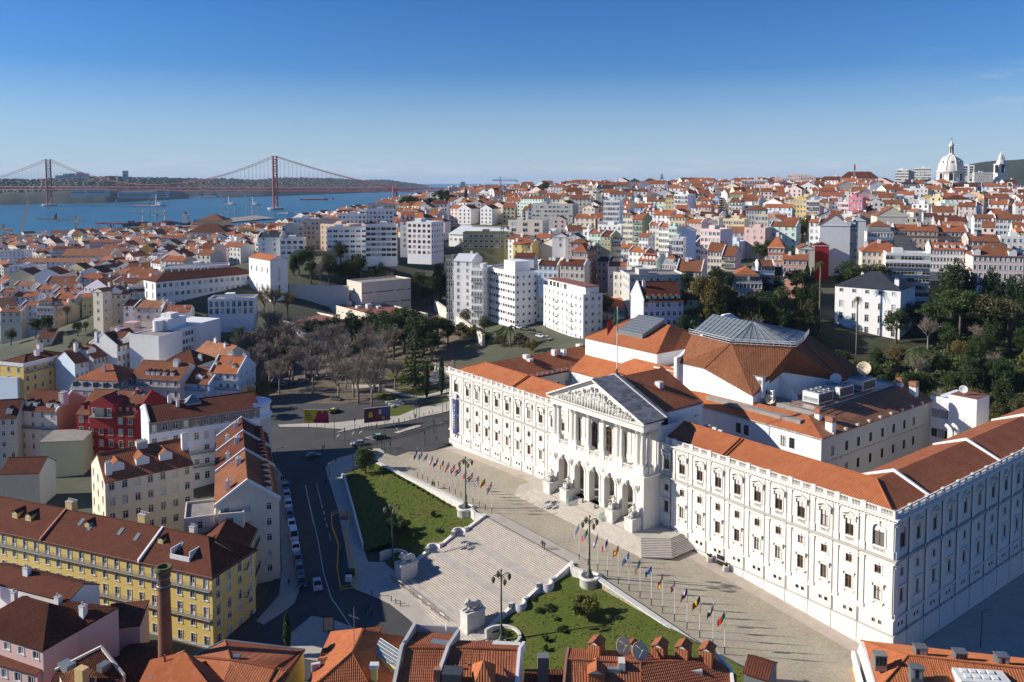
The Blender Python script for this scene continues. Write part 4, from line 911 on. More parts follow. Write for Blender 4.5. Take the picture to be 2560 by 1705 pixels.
   # lift tower and link at the rear
 m=MB();m.box(X(31),X(26),78,92,-4,22);m.box(X(26.4),X(19.8),77.5,84.5,-4,24);m.bd('lift_tower','wall_white',pal)
 m=MB();m.box(X(26.2),X(20),77.7,84.3,24,24.12);m.bd('tower_roof','roof_red',pal)
 lw=MB();lw.box(X(31),X(26.4),77.9,78,22,22.8);lw.bd('parapet','wall_white',pal)
 for z in(17.5,12.5):
  for i in range(3):
   x=X(30.3)+i*1.6-.2;f=MB()
   for dx in(0,.7,1.25):f.box(x+dx,x+dx+.08,77.85,77.95,z,z+2.0)
   f.box(x,x+1.33,77.85,77.95,z+1.95,z+2.05);o=f.bd('window','wood_brown',pal);p=MB();p.face([(x,77.93,z),(x+1.33,77.93,z),(x+1.33,77.93,z+2),(x,77.93,z+2)]);p.bd('pane','glass_lit',o)
 for i in range(5):
  d=MB();x=X(16.8)-.7*(i%3);y=58+.9*i;d.tube([(x,y,8),(x,y,20.6+.3*(i%2)),(x-.3,y,21.2),(x-.9,y,21.3)],.38,10);d.bd('vent_duct','off_white',pal,True)
 m=MB();m.box(X(14.5),X(31),14,78,-5,-3.9);m.bd('court_floor','roof_flat',pal)
 # roof clutter on the left wing: air handling boxes and vents
 for x,y in((9.5,31),(11.0,33.5)):a=MB();a.box(x,x+1.6,y,y+1.2,23.4,25.2);a.bd('air_conditioner','off_white',pal)
 for x,y in((8.6,20.5),(6.4,44)):a=MB();a.box(x,x+1.8,y,y+1.5,23.6,24.9);a.bd('roof_hatch','off_white',pal)
blocks()
# ================================================================ forecourt, great stairs, lawns
def PU(t,q,z=None):return tq(t,q,court_z(t) if z is None else z)
def zA(x,y):return 560+x*.2806,900+y*.2806
def zB(x,y):return 640+x*.3221,1200+y*.3221
def zC(x,y):return 880+x*.2041,960+y*.2041
def zD(x,y):return 1280+x*.3221,1200+y*.3221
def on(uv,z):return pz(uv[0],uv[1],z)
def lawn_z(x,y):
 t,q=to_tq(x,y);return-.45+.235*(q+26.5)
 # paved terrace in front of the palace (a raised slab with its own slope)
def court():
 edge=[on(zC(1185,655),.9),on(zC(1020,690),.6),on(zC(860,745),.3),on(zC(700,790),0),on(zC(540,868),-.5),on(zC(400,838),-.9),on(zC(310,935),-1.0)]
 poly=[tq(t,.1) for t in(-14,0,30,60,90,120,TL+.2)]+edge+[tq(t,-24.6) for t in(131,115,100,81.2,52.3,30,14,0,-14)]
 def zf(x,y):t,q=to_tq(x,y);return court_z(t)
 drp('forecourt',[(p.x,p.y) for p in poly],'cobble',0.0,4.0,zf=zf)
 # pale flagged strip along the palace wall
 strip=[tq(t,q) for t,q in((TL-2,-.35),(TL-2,-3.4),(90,-3.4),(88.5,-.35))]
 drp('pavement',[(p.x,p.y) for p in strip],'paving_warm',.01,4.0,zf=zf)
 strip=[tq(t,q) for t,q in((44.2,-.35),(44.2,-3.4),(-9,-3.4),(-9,-.35))]
 drp('pavement',[(p.x,p.y) for p in strip],'paving_warm',.01,4.0,zf=zf)
 strip=[tq(t,q) for t,q in((81.5,-24.5),(81.5,-21.6),(52,-21.6),(52,-24.5))]
 drp('pavement',[(p.x,p.y) for p in strip],'paving',.012,4.0,zf=zf)
 g=MB()
 for t0,t1 in((118,82),(82,52),(52,12)):
  a,b=PU(t0,-21.5),PU(t1,-21.5);n=NV*.12;z=V3((0,0,.02));g.face([a+z,b+z,b+n+z,a+n+z])
 tag(g.bd('drain_channel','dark_iron'),kind='structure')
court()
def prism_tq(mb,pts,z0f,z1f,m=0):
 """prism over (t, q) points with height functions"""
 lo=[tq(t,q,z0f(t)) for t,q in pts];hi=[tq(t,q,z1f(t)) for t,q in pts];n=len(pts);b=len(mb.v);mb.v.extend([tuple(p) for p in lo+hi])
 for i in range(n):
  j=(i+1)%n;mb.f.append((b+i,b+j,b+n+j,b+n+i));mb.m.append(m);mb.uv.append(None)
 mb.f.append(tuple(range(b+n,b+2*n)));mb.m.append(m);mb.uv.append(None)
def terrace_wall():
 for t0,t1,lab in((45.0,-14.0,'pale rubble retaining wall with stone coping below the right flagpoles'),(131.5,89.5,'low white retaining wall with stone coping above the left lawn')):
  e=em('retaining_wall',tq((t0+t1)/2,-25,-3),0,lab,'wall');n=max(2,int(abs(t1-t0)/6))
  ts=[t0+(t1-t0)*i/n for i in range(n+1)];w=MB();c=MB()
  for a,b in zip(ts[:-1],ts[1:]):
   prism_tq(w,[(a,-24.6),(b,-24.6),(b,-25.3),(a,-25.3)],lambda t:-6,lambda t:court_z(t)+.25)
   prism_tq(c,[(a,-24.45),(b,-24.45),(b,-25.6),(a,-25.6)],lambda t:court_z(t)+.25,lambda t:court_z(t)+.5)
  for mb,nm,mt in((w,'wall','rubble' if t0<60 else 'marble'),(c,'coping','marble')):
   mb.v=[tuple(V3(v)-e.location) for v in mb.v];mb.bd(nm,mt,e)
terrace_wall()
# great stairs
SQ0=-24.8
FL=[(14,.43,2.2,2.8),(11,.40,1.75,2.6),(16,.41,2.55,1.4)]
ST0,ST1=52.4,81.1
def stairs():
 e=em('great_stairs',tq(66.7,-36,-3),0,'broad pale stone stairs in three flights between the two lawns','stairs');q,z=SQ0,1.1;k=0
 global STAIR_PROF;STAIR_PROF=[(q,z)]
 def put(mb,nm,mt):mb.v=[tuple(V3(v)-e.location) for v in mb.v];mb.bd(nm,mt,e)
 for n,run,drop,land in FL:
  for i in range(n):
   z-=drop/n;d=run if i<n-1 else land;m=MB()
   prism_tq(m,[(ST0,q+.25),(ST1,q+.25),(ST1,q-d),(ST0,q-d)],lambda t:z-.45,lambda t:z)
   put(m,'step' if i<n-1 else 'landing','step')
   ns=MB();prism_tq(ns,[(ST0,q-d+.05),(ST1,q-d+.05),(ST1,q-d-.035),(ST0,q-d-.035)],lambda t:z-.05,lambda t:z+.006);put(ns,'nosing','step_edge')
   q-=d
  STAIR_PROF.append((q,z))
 for i in range(8):  # flared bottom steps
  z-=.15;r=1.2+.42*i;pts=[]
  for c,a0 in((ST1+.8,0),(ST0-.8,1)):
   for s in range(7):
    a=pi/2*s/6
    pts.append((c+r*cos(a),q-.3-r*sin(a)) if not a0 else(c-r*sin(a),q-.3-r*cos(a)))
  pts=[(ST1+.8+r,q+1)]+pts+[(ST0-.8-r,q+1)];m=MB();prism_tq(m,pts,lambda t:z-.3,lambda t:z);put(m,'step','step')
 STAIR_PROF.append((q-4.3,z))
 # sloping side walls with round bays at the landings
 for s,tw in((1,ST1),(-1,ST0)):
  lab='left' if s>0 else 'right'
  w=em('stair_wall',tq(tw,-36,-3),0,f'stone side wall with rounded bays along the {lab} edge of the great stairs','wall');P=STAIR_PROF
  segs=[(SQ0,1.1,P[1][0]+2.8,P[1][1]),(P[1][0],P[1][1],P[2][0]+2.6,P[2][1]),(P[2][0],P[2][1],P[3][0]+1.4,P[3][1])]
  for q0,z0,q1,z1 in segs:
   m=MB();vs=[]
   for t in(tw,tw+s*.75):
    for qq,zz in((q0,z0+.55),(q1,z1+.55),(q1,z1-3),(q0,z0-4)):vs.append(tuple(tq(t,qq,zz)-w.location))
   m.idx(vs,[(0,1,2,3),(7,6,5,4),(0,4,5,1),(1,5,6,2),(3,7,4,0)]);m.bd('sloping_wall','marble',w)
  for qa,z in((P[1][0]+1.4,P[1][1]),(P[2][0]+1.3,P[2][1])):
   m=MB();n=12;ro,ri=2.1,1.5;ring=[]
   for i in range(n+1):
    a=-pi/2+pi*i/n;ring.append((cos(a),sin(a)))
   for(c0,s0),(c1,s1) in zip(ring[:-1],ring[1:]):
    o0,o1,i0,i1=[(tw+s*r*c,qa+r*sn*.8) for r,c,sn in((ro,c0,s0),(ro,c1,s1),(ri,c0,s0),(ri,c1,s1))]
    vs=[tuple(tq(*p,zz)-w.location) for zz in(z-3,z+.85) for p in(o0,o1,i1,i0)]
    m.idx(vs,[(4,5,6,7),(0,1,5,4),(2,3,7,6)])
   m.bd('round_bay','marble',w,True);fl=MB();prism_tq(fl,[(tw+s*ro*.9*c,qa+ro*.72*sn) for c,sn in ring],lambda t:z-.4,lambda t:z+.004);fl.v=[tuple(V3(v)-w.location) for v in fl.v];fl.bd('bay_floor','step',w)
   for dq in(-1.75,1.75):
    b=MB();p=tq(tw+s*.35,qa+dq,0)-w.location;b.box(p.x-.42,p.x+.42,p.y-.42,p.y+.42,z-1-w.location.z*0,0);b.v=[(x,y,(z-1.2 if k_<4 else z+1.05)-w.location.z) for k_,(x,y,_) in enumerate(b.v)];b.bd('pier','marble',w)
stairs()
def portico_steps():
 e=em('portico_steps',tq(66.4,-9,1),0,'wide stone steps with chamfered ends rising to the arches of the portico','stairs')
 def put(mb,nm,mt='step'):mb.v=[tuple(V3(v)-e.location) for v in mb.v];mb.bd(nm,mt,e)
 N=12
 for i in range(N):
  z=1.1+(i+1)*1.9/N;o=.31*(N-1-i);c=66.4;h=17.4+o;f=-8.5-o;k=3.9
  pts=[(c+h+k,.05),(c+h+k,f+k+.6),(c+h,f),(c-h,f),(c-h-k,f+k+.6),(c-h-k,.05)];m=MB();prism_tq(m,pts,lambda t:z-.3,lambda t:z);put(m,'step')
 for i in range(6):
  z=3.0+(i+1)/6;m=MB();f=-7.6+.34*i;prism_tq(m,[(66.4+13.0,-4.9),(66.4+13.0,f),(66.4-13.0,f),(66.4-13.0,-4.9)],lambda t:z-.3,lambda t:z-.004);put(m,'step')
portico_steps()
def lawns():
 L=[tq(*p) for p in((131.3,-25.4),(115,-25.4),(100,-25.4),(90.5,-25.4),(88,-27.4),(84.5,-25.6),(82,-25.4),(81.9,-30),(81.9,-44),(82.2,-47.4),(87,-47.4),(89,-43.6),(93,-42.6),(95.5,-48.3))]
 L+=[on(q_,z_) for q_,z_ in((zB(835,500),-5.3),(zB(770,270),-4.6),(zB(690,0),-3.6),(zA(1075,1050),-2.6),(zA(1062,1020),-2.3))]
 R=[tq(*p) for p in((51.6,-25.4),(48,-25.4),(45.8,-27.2),(44,-25.4),(20,-25.4),(-14,-25.4),(-14,-53),(44.5,-53),(45.5,-50),(46,-46.5),(48.5,-43.5),(50.8,-46.5),(51.4,-47),(51.6,-30))]
 for poly in(L,R):
  o=drp('lawn',[(p.x,p.y) for p in poly],'grass',0.0,1.6,zf=lambda x,y:lawn_z(x,y)+.10*mnoise.noise(V3((x*.35,y*.35,0)))+.35*mnoise.noise(V3((x*.07,y*.07,3))))
  # kerb round the street side of the left lawn
 K=[L[i] for i in range(13,19)];m=MB()
 for a,b in zip(K[:-1],K[1:]):
  d=(b-a).normalized();n=V3((-d.y,d.x,0))*.45;za,zb=lawn_z(a.x,a.y),lawn_z(b.x,b.y)
  vs=[(*(a).to_2d(),za-1.5),(*(b).to_2d(),zb-1.5),(*(b+n).to_2d(),zb-1.5),(*(a+n).to_2d(),za-1.5)];vs+=[(x,y,z+1.8) for x,y,z in vs];m.idx(vs,[(4,5,6,7),(0,1,5,4),(1,2,6,5),(2,3,7,6),(3,0,4,7)])
 tag(m.bd('lawn_kerb','marble'),kind='structure')
 random.seed(3)  # short tufts so the turf has a nap
 g=MB()
 for poly in(L,R):
  xs=[p.x for p in poly];ys=[p.y for p in poly];n=0
  while n<9000:
   x,y=RU(min(xs),max(xs)),RU(min(ys),max(ys));n+=1
   c=False;j=len(poly)-1
   for i in range(len(poly)):
    if(poly[i].y>y)!=(poly[j].y>y) and x<(poly[j].x-poly[i].x)*(y-poly[i].y)/(poly[j].y-poly[i].y)+poly[i].x:c=not c
    j=i
   if not c:continue
   z=lawn_z(x,y)+.10*mnoise.noise(V3((x*.35,y*.35,0)))+.35*mnoise.noise(V3((x*.07,y*.07,3)));a=RU(0,6.28);h=RU(.06,.2);w=RU(.08,.25)
   g.face([(x-w*cos(a),y-w*sin(a),z-.03),(x+w*cos(a),y+w*sin(a),z-.03),(x+RU(-.1,.1),y+RU(-.1,.1),z+h)])
 tag(g.bd('grass_tufts','grass'),'short green turf growing on the lawns beside the great stairs','grass',kind='stuff')
lawns()
# ---------------------------------------------------------------- streets and pavements
def streets():
 G=lambda*uv:[(p.x,p.y) for p in(pg(*q) for q in uv)]
 drp('road',G((1135,1040),(1128,1108),(1000,1160),(870,1210),(850,1300),(960,1460),(1080,1530),(1200,1640),(900,1700),(520,1700),(560,1600),(640,1530),(690,1440),(670,1200),(640,1060),(640,1000),(860,1010),(1000,990)),'asphalt',.03,3.0)
 A,B,Cc=zA,zB,zC
 # pavement round the left lawn and plaza at the foot of the stairs
 pv=[Cc(400,838),Cc(340,792),Cc(240,800),A(1250,812),A(1000,882),A(930,922),A(905,962),A(922,1045),A(960,1150),A(1050,1450),B(640,270),B(690,500),B(720,700),B(720,790),B(760,850),B(900,905),B(1040,970),B(1190,1090),B(1300,1200),B(1500,1320),B(1700,1300),B(1560,1080),B(1500,1120),B(1100,800),B(1150,780),B(1080,640),B(870,640),B(830,520),B(760,270),B(690,0),A(1065,1030),A(1180,960),Cc(250,960),Cc(330,930)]
 drp('pavement',G(*pv),'paving',.16,2.5)
 drp('pavement',G(B(230,0),B(240,200),B(280,450),B(318,700),B(335,860),B(300,960),B(200,1040),B(60,1130),B(0,1100),B(180,900),B(200,700),B(180,200),B(160,0),(660,1140),(672,1140)),'paving',.16,2.5)
 drp('pavement',G(B(220,1290),B(250,1210),B(430,1060),B(600,1090),B(760,1150),B(700,1250),B(520,1420),B(300,1380)),'paving',.16,2.5)
 drp('pavement',G(A(1560,560),A(1250,600),A(1000,650),A(985,655),A(1070,620),A(760,600),A(500,600),A(480,580),A(700,570),A(1000,560),A(1250,530),A(1560,500),Cc(800,300),Cc(1195,215),Cc(1195,335),Cc(900,400),Cc(640,465)),'paving',.16,2.5)
 drp('traffic_island',G(Cc(515,600),Cc(560,610),Cc(840,525),Cc(845,512),Cc(780,512)),'paving_warm',.2,2.0)
 for pts in((A(720,1115),A(790,1450),A(800,1480),A(730,1120)),(A(820,1100),A(875,1325),A(882,1325),A(828,1100)),(A(882,1350),A(888,1378),A(895,1378),A(889,1350)),(A(895,1405),A(901,1432),A(908,1432),A(902,1405)),(A(908,1460),A(914,1490),A(921,1490),A(915,1460)),(B(525,240),B(530,265),B(536,265),B(531,240)),(B(545,340),B(552,365),B(558,365),B(551,340)),(B(565,420),B(575,468),B(582,468),B(572,420)),
 (B(380,40),B(480,480),B(487,480),B(387,40)),(B(480,480),B(520,720),B(528,720),B(487,480)),(B(520,720),B(580,920),B(588,915),B(528,720)),(B(580,920),B(740,1150),B(748,1145),B(588,915)),
 (A(1000,685),A(1025,660),A(1033,660),A(1010,685)),(A(1135,665),A(1155,640),A(1163,640),A(1143,665)),(A(1200,655),A(1225,630),A(1232,632),A(1208,657)),(Cc(165,655),Cc(330,628),Cc(330,633),Cc(170,660)),(Cc(165,655),Cc(270,678),Cc(270,684),Cc(165,661)),(Cc(505,500),Cc(560,570),Cc(568,570),Cc(513,500)),(Cc(1030,490),Cc(1120,465),Cc(1120,470),Cc(1030,495))):
  drp('road_marking',G(*pts),'road_paint',.06,4.0)
 rails=MB()
 for dv in(0,8,26,34):
  pts=[pg(*Cc(x,y+dv)) for x,y in((0,770),(200,735),(500,650),(800,570),(1190,440))];rails.tube([p+V3((0,0,.05)) for p in pts],.05,4)
 tag(rails.bd('tram_rails','darkmetal'),kind='structure')
 # gardens: lawn patches and gravel walks of the park
 drp('park_ground',G((640,1010),(860,1010),(1000,985),(1130,960),(1140,860),(1240,800),(1100,740),(900,760),(700,800),(620,860)),'soil',.05,6)
 for poly in([A(1560,340),A(1420,430),A(1480,520),Cc(600,400),Cc(780,330),Cc(700,260),Cc(520,300)],[Cc(530,60),Cc(800,60),Cc(980,60),Cc(1060,90),Cc(900,140),Cc(640,110)],[Cc(300,90),Cc(480,130),Cc(560,180),Cc(450,240),Cc(300,160)],[Cc(860,290),Cc(1000,300),Cc(1190,230),Cc(1190,190),Cc(900,230)],[(960,935),(1040,935),(1110,950),(1000,965)],[(970,905),(1060,900),(1100,915),(1000,925)]):
  drp('park_lawn',G(*poly),'grass',.14,3)
 for poly in([Cc(0,60),Cc(300,40),Cc(620,150),Cc(880,180),Cc(1190,100),Cc(1190,60),Cc(860,150),Cc(600,110),Cc(320,10),Cc(0,10)],[(1060,920),(1110,930),(1135,955),(1135,925),(1080,905)]):
  drp('park_path',G(*poly),'paving',.12,3)
streets()
# street beyond the right side of the palace
def side_street():
 P=[tq(*p) for p in((-.35,-3),(-.35,96),(-11,96),(-12,40),(-14,8),(-30,-6),(-12,-4))]
 drp('pavement',[(p.x,p.y) for p in P],'paving',.05,4,zf=lambda x,y:-3.2-.016*max(0,to_tq(x,y)[1]))
 P=[tq(*p) for p in((-11.5,96),(-12.5,40),(-14.5,8),(-34,-10),(-60,0),(-60,96))]
 drp('road',[(p.x,p.y) for p in P],'asphalt',.0,4,zf=lambda x,y:-3.3-.016*max(0,to_tq(x,y)[1])-.05*max(0,-14-to_tq(x,y)[0])*.4)
side_street()
drp('garden_ground',[tuple(tq(*p).to_2d()) for p in((-75,60),(-16,62),(-12,93),(60,88),(118,92),(118,118),(95,190),(20,210),(-75,215))],'garden',.12,6)
# ================================================================ houses
def inpoly(x,y,P):
 c=False;j=len(P)-1
 for i in range(len(P)):
  if(P[i][1]>y)!=(P[j][1]>y) and x<(P[j][0]-P[i][0])*(y-P[i][1])/(P[j][1]-P[i][1])+P[i][0]:c=not c
  j=i
 return c
def tile_geo(mb,pts,m=0,pitch=.30,row=.42,amp=.085,lift=.02):
 """curved roof tiles as relief over one roof plane"""
 P=[V3(p) for p in pts];n=V3((0,0,0))
 for i in range(len(P)):n+=(P[i]-P[0]).cross(P[(i+1)%len(P)]-P[0])
 n.normalize();n=-n if n.z<0 else n
 ux=V3((0,0,1)).cross(n).normalized();vy=n.cross(ux);O=P[0]
 Q=[((p-O).dot(ux),(p-O).dot(vy)) for p in P];u0,u1=min(q[0] for q in Q),max(q[0] for q in Q);vmin=min(q[1] for q in Q);vmax=max(q[1] for q in Q)
 def vr(u):
  vs=[]
  for i in range(len(Q)):
   (a,b),(c,d)=Q[i],Q[(i+1)%len(Q)]
   if(a-u)*(c-u)<=0 and abs(c-a)>1e-6:vs.append(b+(d-b)*(u-a)/(c-a))
  return(min(vs),max(vs)) if vs else None
 prof=((0,0),(.22,.75),(.5,1),(.78,.75));us=[];k=math.floor(u0/pitch)
 while k*pitch<u1:
  for f,h in prof:
   u=(k+f)*pitch
   if u0<=u<=u1:us.append((u,h*amp))
  k+=1
 us=[(u0+1e-4,0)]+us+[(u1-1e-4,0)];nr=int(math.ceil((vmax-vmin)/row));cols=[]
 for u,h in us:
  r=vr(u)
  if r is None:cols.append(None);continue
  b=len(mb.v)
  for j in range(nr):
   for e,hh in((0,.045),(.98,0.0)):
    v=min(max(vmin+(j+e)*row,r[0]),r[1]);p=O+ux*u+vy*v+n*(h+hh+lift);mb.v.append((p.x,p.y,p.z))
  cols.append((b,u))
 for c0,c1 in zip(cols[:-1],cols[1:]):
  if c0 is None or c1 is None:continue
  (a,ua),(b,ub)=c0,c1
  for j in range(2*nr-1):
   va=mb.v[a+j];vb=mb.v[b+j+1]
   if abs(mb.v[a+j][2]-mb.v[a+j+1][2])<1e-5 and abs(mb.v[b+j][2]-mb.v[b+j+1][2])<1e-5:continue
   mb.f.append((a+j,b+j,b+j+1,a+j+1));mb.m.append(m);v_=(j//2)*row;mb.uv.append([(ua,v_),(ub,v_),(ub,v_+row*.9),(ua,v_+row*.9)])
WM={}
def win_mesh(w,h,st,fr,tr,near):
 key=(round(w,2),round(h,2),st,fr,tr,near)
 if key in WM:return WM[key]
 s,p=MB(),MB();b=.14 if near else .16;hw=w/2;d=.06
 if tr:
  s.box(-hw-b,-hw,-d,.0,0,h,0);s.box(hw,hw+b,-d,0,0,h,0);s.box(-hw-b,hw+b,-d-.002,0,h,h+b,0);s.box(-hw-b-.06,hw+b+.06,-d-.06,0,-.12,0,0)
 f=.07 if near else .09;y0,y1=.10,.16
 s.box(-hw,-hw+f,y0,y1,0,h,1);s.box(hw-f,hw,y0,y1,0,h,1);s.box(-hw+f,hw-f,y0,y1,h-f,h,1);s.box(-hw+f,hw-f,y0,y1,0,f,1)
 if st!='v':s.box(-f/2,f/2,y0-.01,y1,f,h-f,1)
 if st=='x' or st=='f':s.box(-hw+f,hw-f,y0-.005,y1,h*.70,h*.70+f,1)
 if st=='f' and near:s.box(-hw+f,hw-f,y0-.004,y1,f,h*.28,1)
 if st=='v':s.box(-hw+f,hw-f,y0-.005,y1,h*.5,h*.5+.05,1)
 q=[(-hw,.14,0),(hw,.14,0),(hw,.14,h),(-hw,.14,h)]
 if near:p.face(q);r=(s.mesh('window',[tr or 'white_paint',fr]),p.mesh('pane','glass'))
 else:s.face(q,2);r=(s.mesh('window',[tr or 'white_paint',fr,'glass']),None)
 WM[key]=r;return r
HOUSES=[]
def rail(mb,a,b,z,h=.95,step=.16,r=.02,m=0):
 a,b=V3(a),V3(b);n=max(1,int((b-a).length/step))
 mb.tube([(a.x,a.y,z+h),(b.x,b.y,z+h)],r*1.6,4,m);mb.tube([(a.x,a.y,z+.1),(b.x,b.y,z+.1)],r*1.2,4,m)
 for i in range(n+1):p=a.lerp(b,i/n);mb.tube([(p.x,p.y,z),(p.x,p.y,z+h)],r,3,m,False)
def hou(p0,p1,dep,zt,zb,col='white',roof='gx',rc='tile',rh=None,fl=4,F=None,R=None,L=None,name='house',cat='building',label=None,group=None,near=True,
frame='white_paint',trim='off_white',chim=(),dorm=(),sky=(),fire='',balc=(),colL=None,colR=None,corn=True,oh=.35,tiles=False,fh=None,base=None,attic=False,st='x',par=.8,top0=.55,cap=None,dcol=None,frames2=None):
 p0,p1=V3((p0[0],p0[1],0)),V3((p1[0],p1[1],0));ex=(p1-p0);w=ex.length;ex.normalize();h=zt-zb;sk=5.0
 e=em(name,(p0.x,p0.y,zb),atan2(ex.y,ex.x),label,cat,group);W='wall_'+col
 camx,camy=(Matrix.Rotation(-atan2(ex.y,ex.x),2)@V3((-p0.x,-p0.y)))
 seeL,seeR=camx<0,camx>w
 rh=rh if rh is not None else(dep*.21 if roof in('gx','hip') else w*.24)
 fh=fh or min(3.4,(h-.3)/max(1,fl))
 def ops(n,ww,hh,length,mg=None):
  out=[]
  if not n:return out
  mg=length/n*.5 if mg is None else mg
  for i in range(fl):
   z1=h-top0-i*fh;hs=hh if not isinstance(hh,(list,tuple)) else hh[min(i,len(hh)-1)]
   if z1-hs<.3:break
   for k in range(n):c=mg+(length-2*mg)*(k/(n-1) if n>1 else .5);out.append((c-ww/2,c+ww/2,z1-hs,z1,i))
  return out
 fo=ops(*F,w) if F else[];ro=ops(*R,dep) if R and seeR else[];lo=ops(*L,dep) if L and seeL else[]
 m=MB();rd=.16
 wop(m,(0,0),(1,0),w,-sk,h,[o[:4] for o in fo],rd,0);wop(m,(w,0),(0,1),dep,-sk,h,[o[:4] for o in ro],rd,1);wop(m,(w,dep),(-1,0),w,-sk,h,[],rd,0);wop(m,(0,dep),(0,-1),dep,-sk,h,[o[:4] for o in lo],rd,2)
 if roof=='gx':
  for x,mm in((0,2),(w,1)):m.face([(x,0,h),(x,dep,h),(x,dep/2,h+rh)],mm)
 if roof=='gy':m.face([(0,0,h),(w,0,h),(w/2,0,h+rh)],0);m.face([(0,dep,h),(w,dep,h),(w/2,dep,h+rh)],0)
 if roof=='shed':m.face([(0,0,h),(0,dep,h),(0,dep,h+rh)],2);m.face([(w,0,h),(w,dep,h),(w,dep,h+rh)],1);m.face([(0,dep,h),(w,dep,h),(w,dep,h+rh),(0,dep,h+rh)],0)
 m.bd('wall',[W,'wall_'+(colR or col),'wall_'+(colL or colR or col)],e)
 for oo,P,rz in((fo,lambda c:(c,0),0),(ro,lambda c:(w,c),pi/2),(lo,lambda c:(0,dep-c),-pi/2)):
  for a0,a1,z0,z1,i in oo:
   stt='f' if i in balc and rz==0 else st
   me,pn=win_mesh(a1-a0,z1-z0,stt,frame,trim,near);q=P((a0+a1)/2);o=add('window',me,e,(q[0],q[1],z0),rz)
   if pn:add('pane',pn,o)
   # roof
 pl=[];o_=oh
 if roof=='gx':
  k=rh/(dep/2);ed=h-o_*k;sx0=-.12 if 'L' not in fire else .12;sx1=w+.12 if 'R' not in fire else w-.12
  pl=[[(sx0,-o_,ed),(sx1,-o_,ed),(sx1,dep/2,h+rh),(sx0,dep/2,h+rh)],[(sx1,dep+o_,ed),(sx0,dep+o_,ed),(sx0,dep/2,h+rh),(sx1,dep/2,h+rh)]]
  zf=lambda x,y:h+rh*(1-abs(y-dep/2)/(dep/2))
 elif roof=='gy':
  k=rh/(w/2);ed=h-o_*k
  pl=[[(-o_,dep,ed),(-o_,-.12,ed),(w/2,-.12,h+rh),(w/2,dep,h+rh)],[(w+o_,-.12,ed),(w+o_,dep,ed),(w/2,dep,h+rh),(w/2,-.12,h+rh)]]
  zf=lambda x,y:h+rh*(1-abs(x-w/2)/(w/2))
 elif roof in('hip','hipflat','man'):
  b0,bz=0.0,h
  if roof=='man':
   ins,mh=1.0,2.9;mm=MB()
   c0=[(-.1,-.1,h),(w+.1,-.1,h),(w+.1,dep+.1,h),(-.1,dep+.1,h)];c1=[(ins,ins,h+mh),(w-ins,ins,h+mh),(w-ins,dep-ins,h+mh),(ins,dep-ins,h+mh)]
   for i in range(4):j=(i+1)%4;rf(mm,[c0[i],c0[j],c1[j],c1[i]],0)
   mo=mm.bd('mansard',dcol or 'zinc_roof',e);b0,bz=ins,h+mh
   nd=max(2,F[0] if F else 4);dw,dg=.95,1.5
   for k in range(nd):
    x=ins+.8+(w-2*ins-1.6)*k/(nd-1);d=MB();d.box(x-dw/2-.15,x+dw/2+.15,.12,1.4,h+.75,h+.75+dg+.25,0);oo=d.bd('dormer',dcol or 'zinc_roof',mo)
    me,pn=win_mesh(dw,dg,'x',frame,None,near);a=add('window',me,oo,(x,.0,h+.85));
    if pn:add('pane',pn,a,(0,-.08,0))
   if seeR or seeL:
    xx=w if seeR else 0
    for k in range(max(2,int(dep/3.5))):
     y=1.8+(dep-3.6)*k/max(1,int(dep/3.5)-1);d=MB();xa,xb=(w-1.3,w-.12) if seeR else(.12,1.3);d.box(xa,xb,y-.6,y+.6,h+.75,h+2.5,0);oo=d.bd('dormer',dcol or 'zinc_roof',mo)
     me,pn=win_mesh(dw,dg,'x',frame,None,near);a=add('window',me,oo,(xx,y,h+.85),pi/2 if seeR else-pi/2)
     if pn:add('pane',pn,a,(0,-.08,0))
  a,b_=-o_+b0,0;W2,D2=w-2*b0,dep-2*b0;half=min(W2,D2)/2;kk=rh/half;ed=bz-o_*kk if roof!='man' else bz;oo=o_ if roof!='man' else .15
  A,B,Cc,D=(b0-oo,b0-oo,ed),(w-b0+oo,b0-oo,ed),(w-b0+oo,dep-b0+oo,ed),(b0-oo,dep-b0+oo,ed)
  if W2>=D2:U,V=(b0+half,dep/2,bz+rh),(w-b0-half,dep/2,bz+rh);pl=[[A,B,V,U],[B,Cc,V],[Cc,D,U,V],[D,A,U]]
  else:U,V=(w/2,b0+half,bz+rh),(w/2,dep-b0-half,bz+rh);pl=[[A,B,U],[B,Cc,V,U],[Cc,D,V],[D,A,U,V]]
  zf=lambda x,y:bz+kk*max(0,min(half,min(x-b0,w-b0-x,y-b0,dep-b0-y)))
 elif roof=='shed':
  k=rh/dep;pl=[[(-.15,-o_,h-o_*k),(w+.15,-o_,h-o_*k),(w+.15,dep+.2,h+rh),(-.15,dep+.2,h+rh)]];zf=lambda x,y:h+rh*y/dep
 else:zf=lambda x,y:h+.02
 rm=MB()
 if pl:
  for q in pl:rf(rm,q,0,.16,random.random()*.2)
  ro_=rm.bd('roof',rc,e)
  if near and rc!='slate' and roof in('gx','hip','gy'):
   g=MB()
   if roof=='gx':g.tube([(pl[0][3][0],dep/2,h+rh+.03),(pl[0][2][0],dep/2,h+rh+.03)],.14,6)
   elif roof=='gy':g.tube([(w/2,-.1,h+rh+.03),(w/2,dep,h+rh+.03)],.14,6)
   else:
    g.tube([U,V],.14,6)
    for a,b in((A,U),(D,U if W2>=D2 else V),(B,V if W2>=D2 else U),(Cc,V)):g.tube([a,b],.14,6)
   g.bd('ridge_tiles',rc if tiles else rc,ro_)
  if tiles:
   g=MB()
   for q in pl[:tiles if isinstance(tiles,int) and tiles>1 else None]:tile_geo(g,q)
   tag(g.bd('roof_tiles',rc+'_geo',ro_),kind='stuff')
 else:
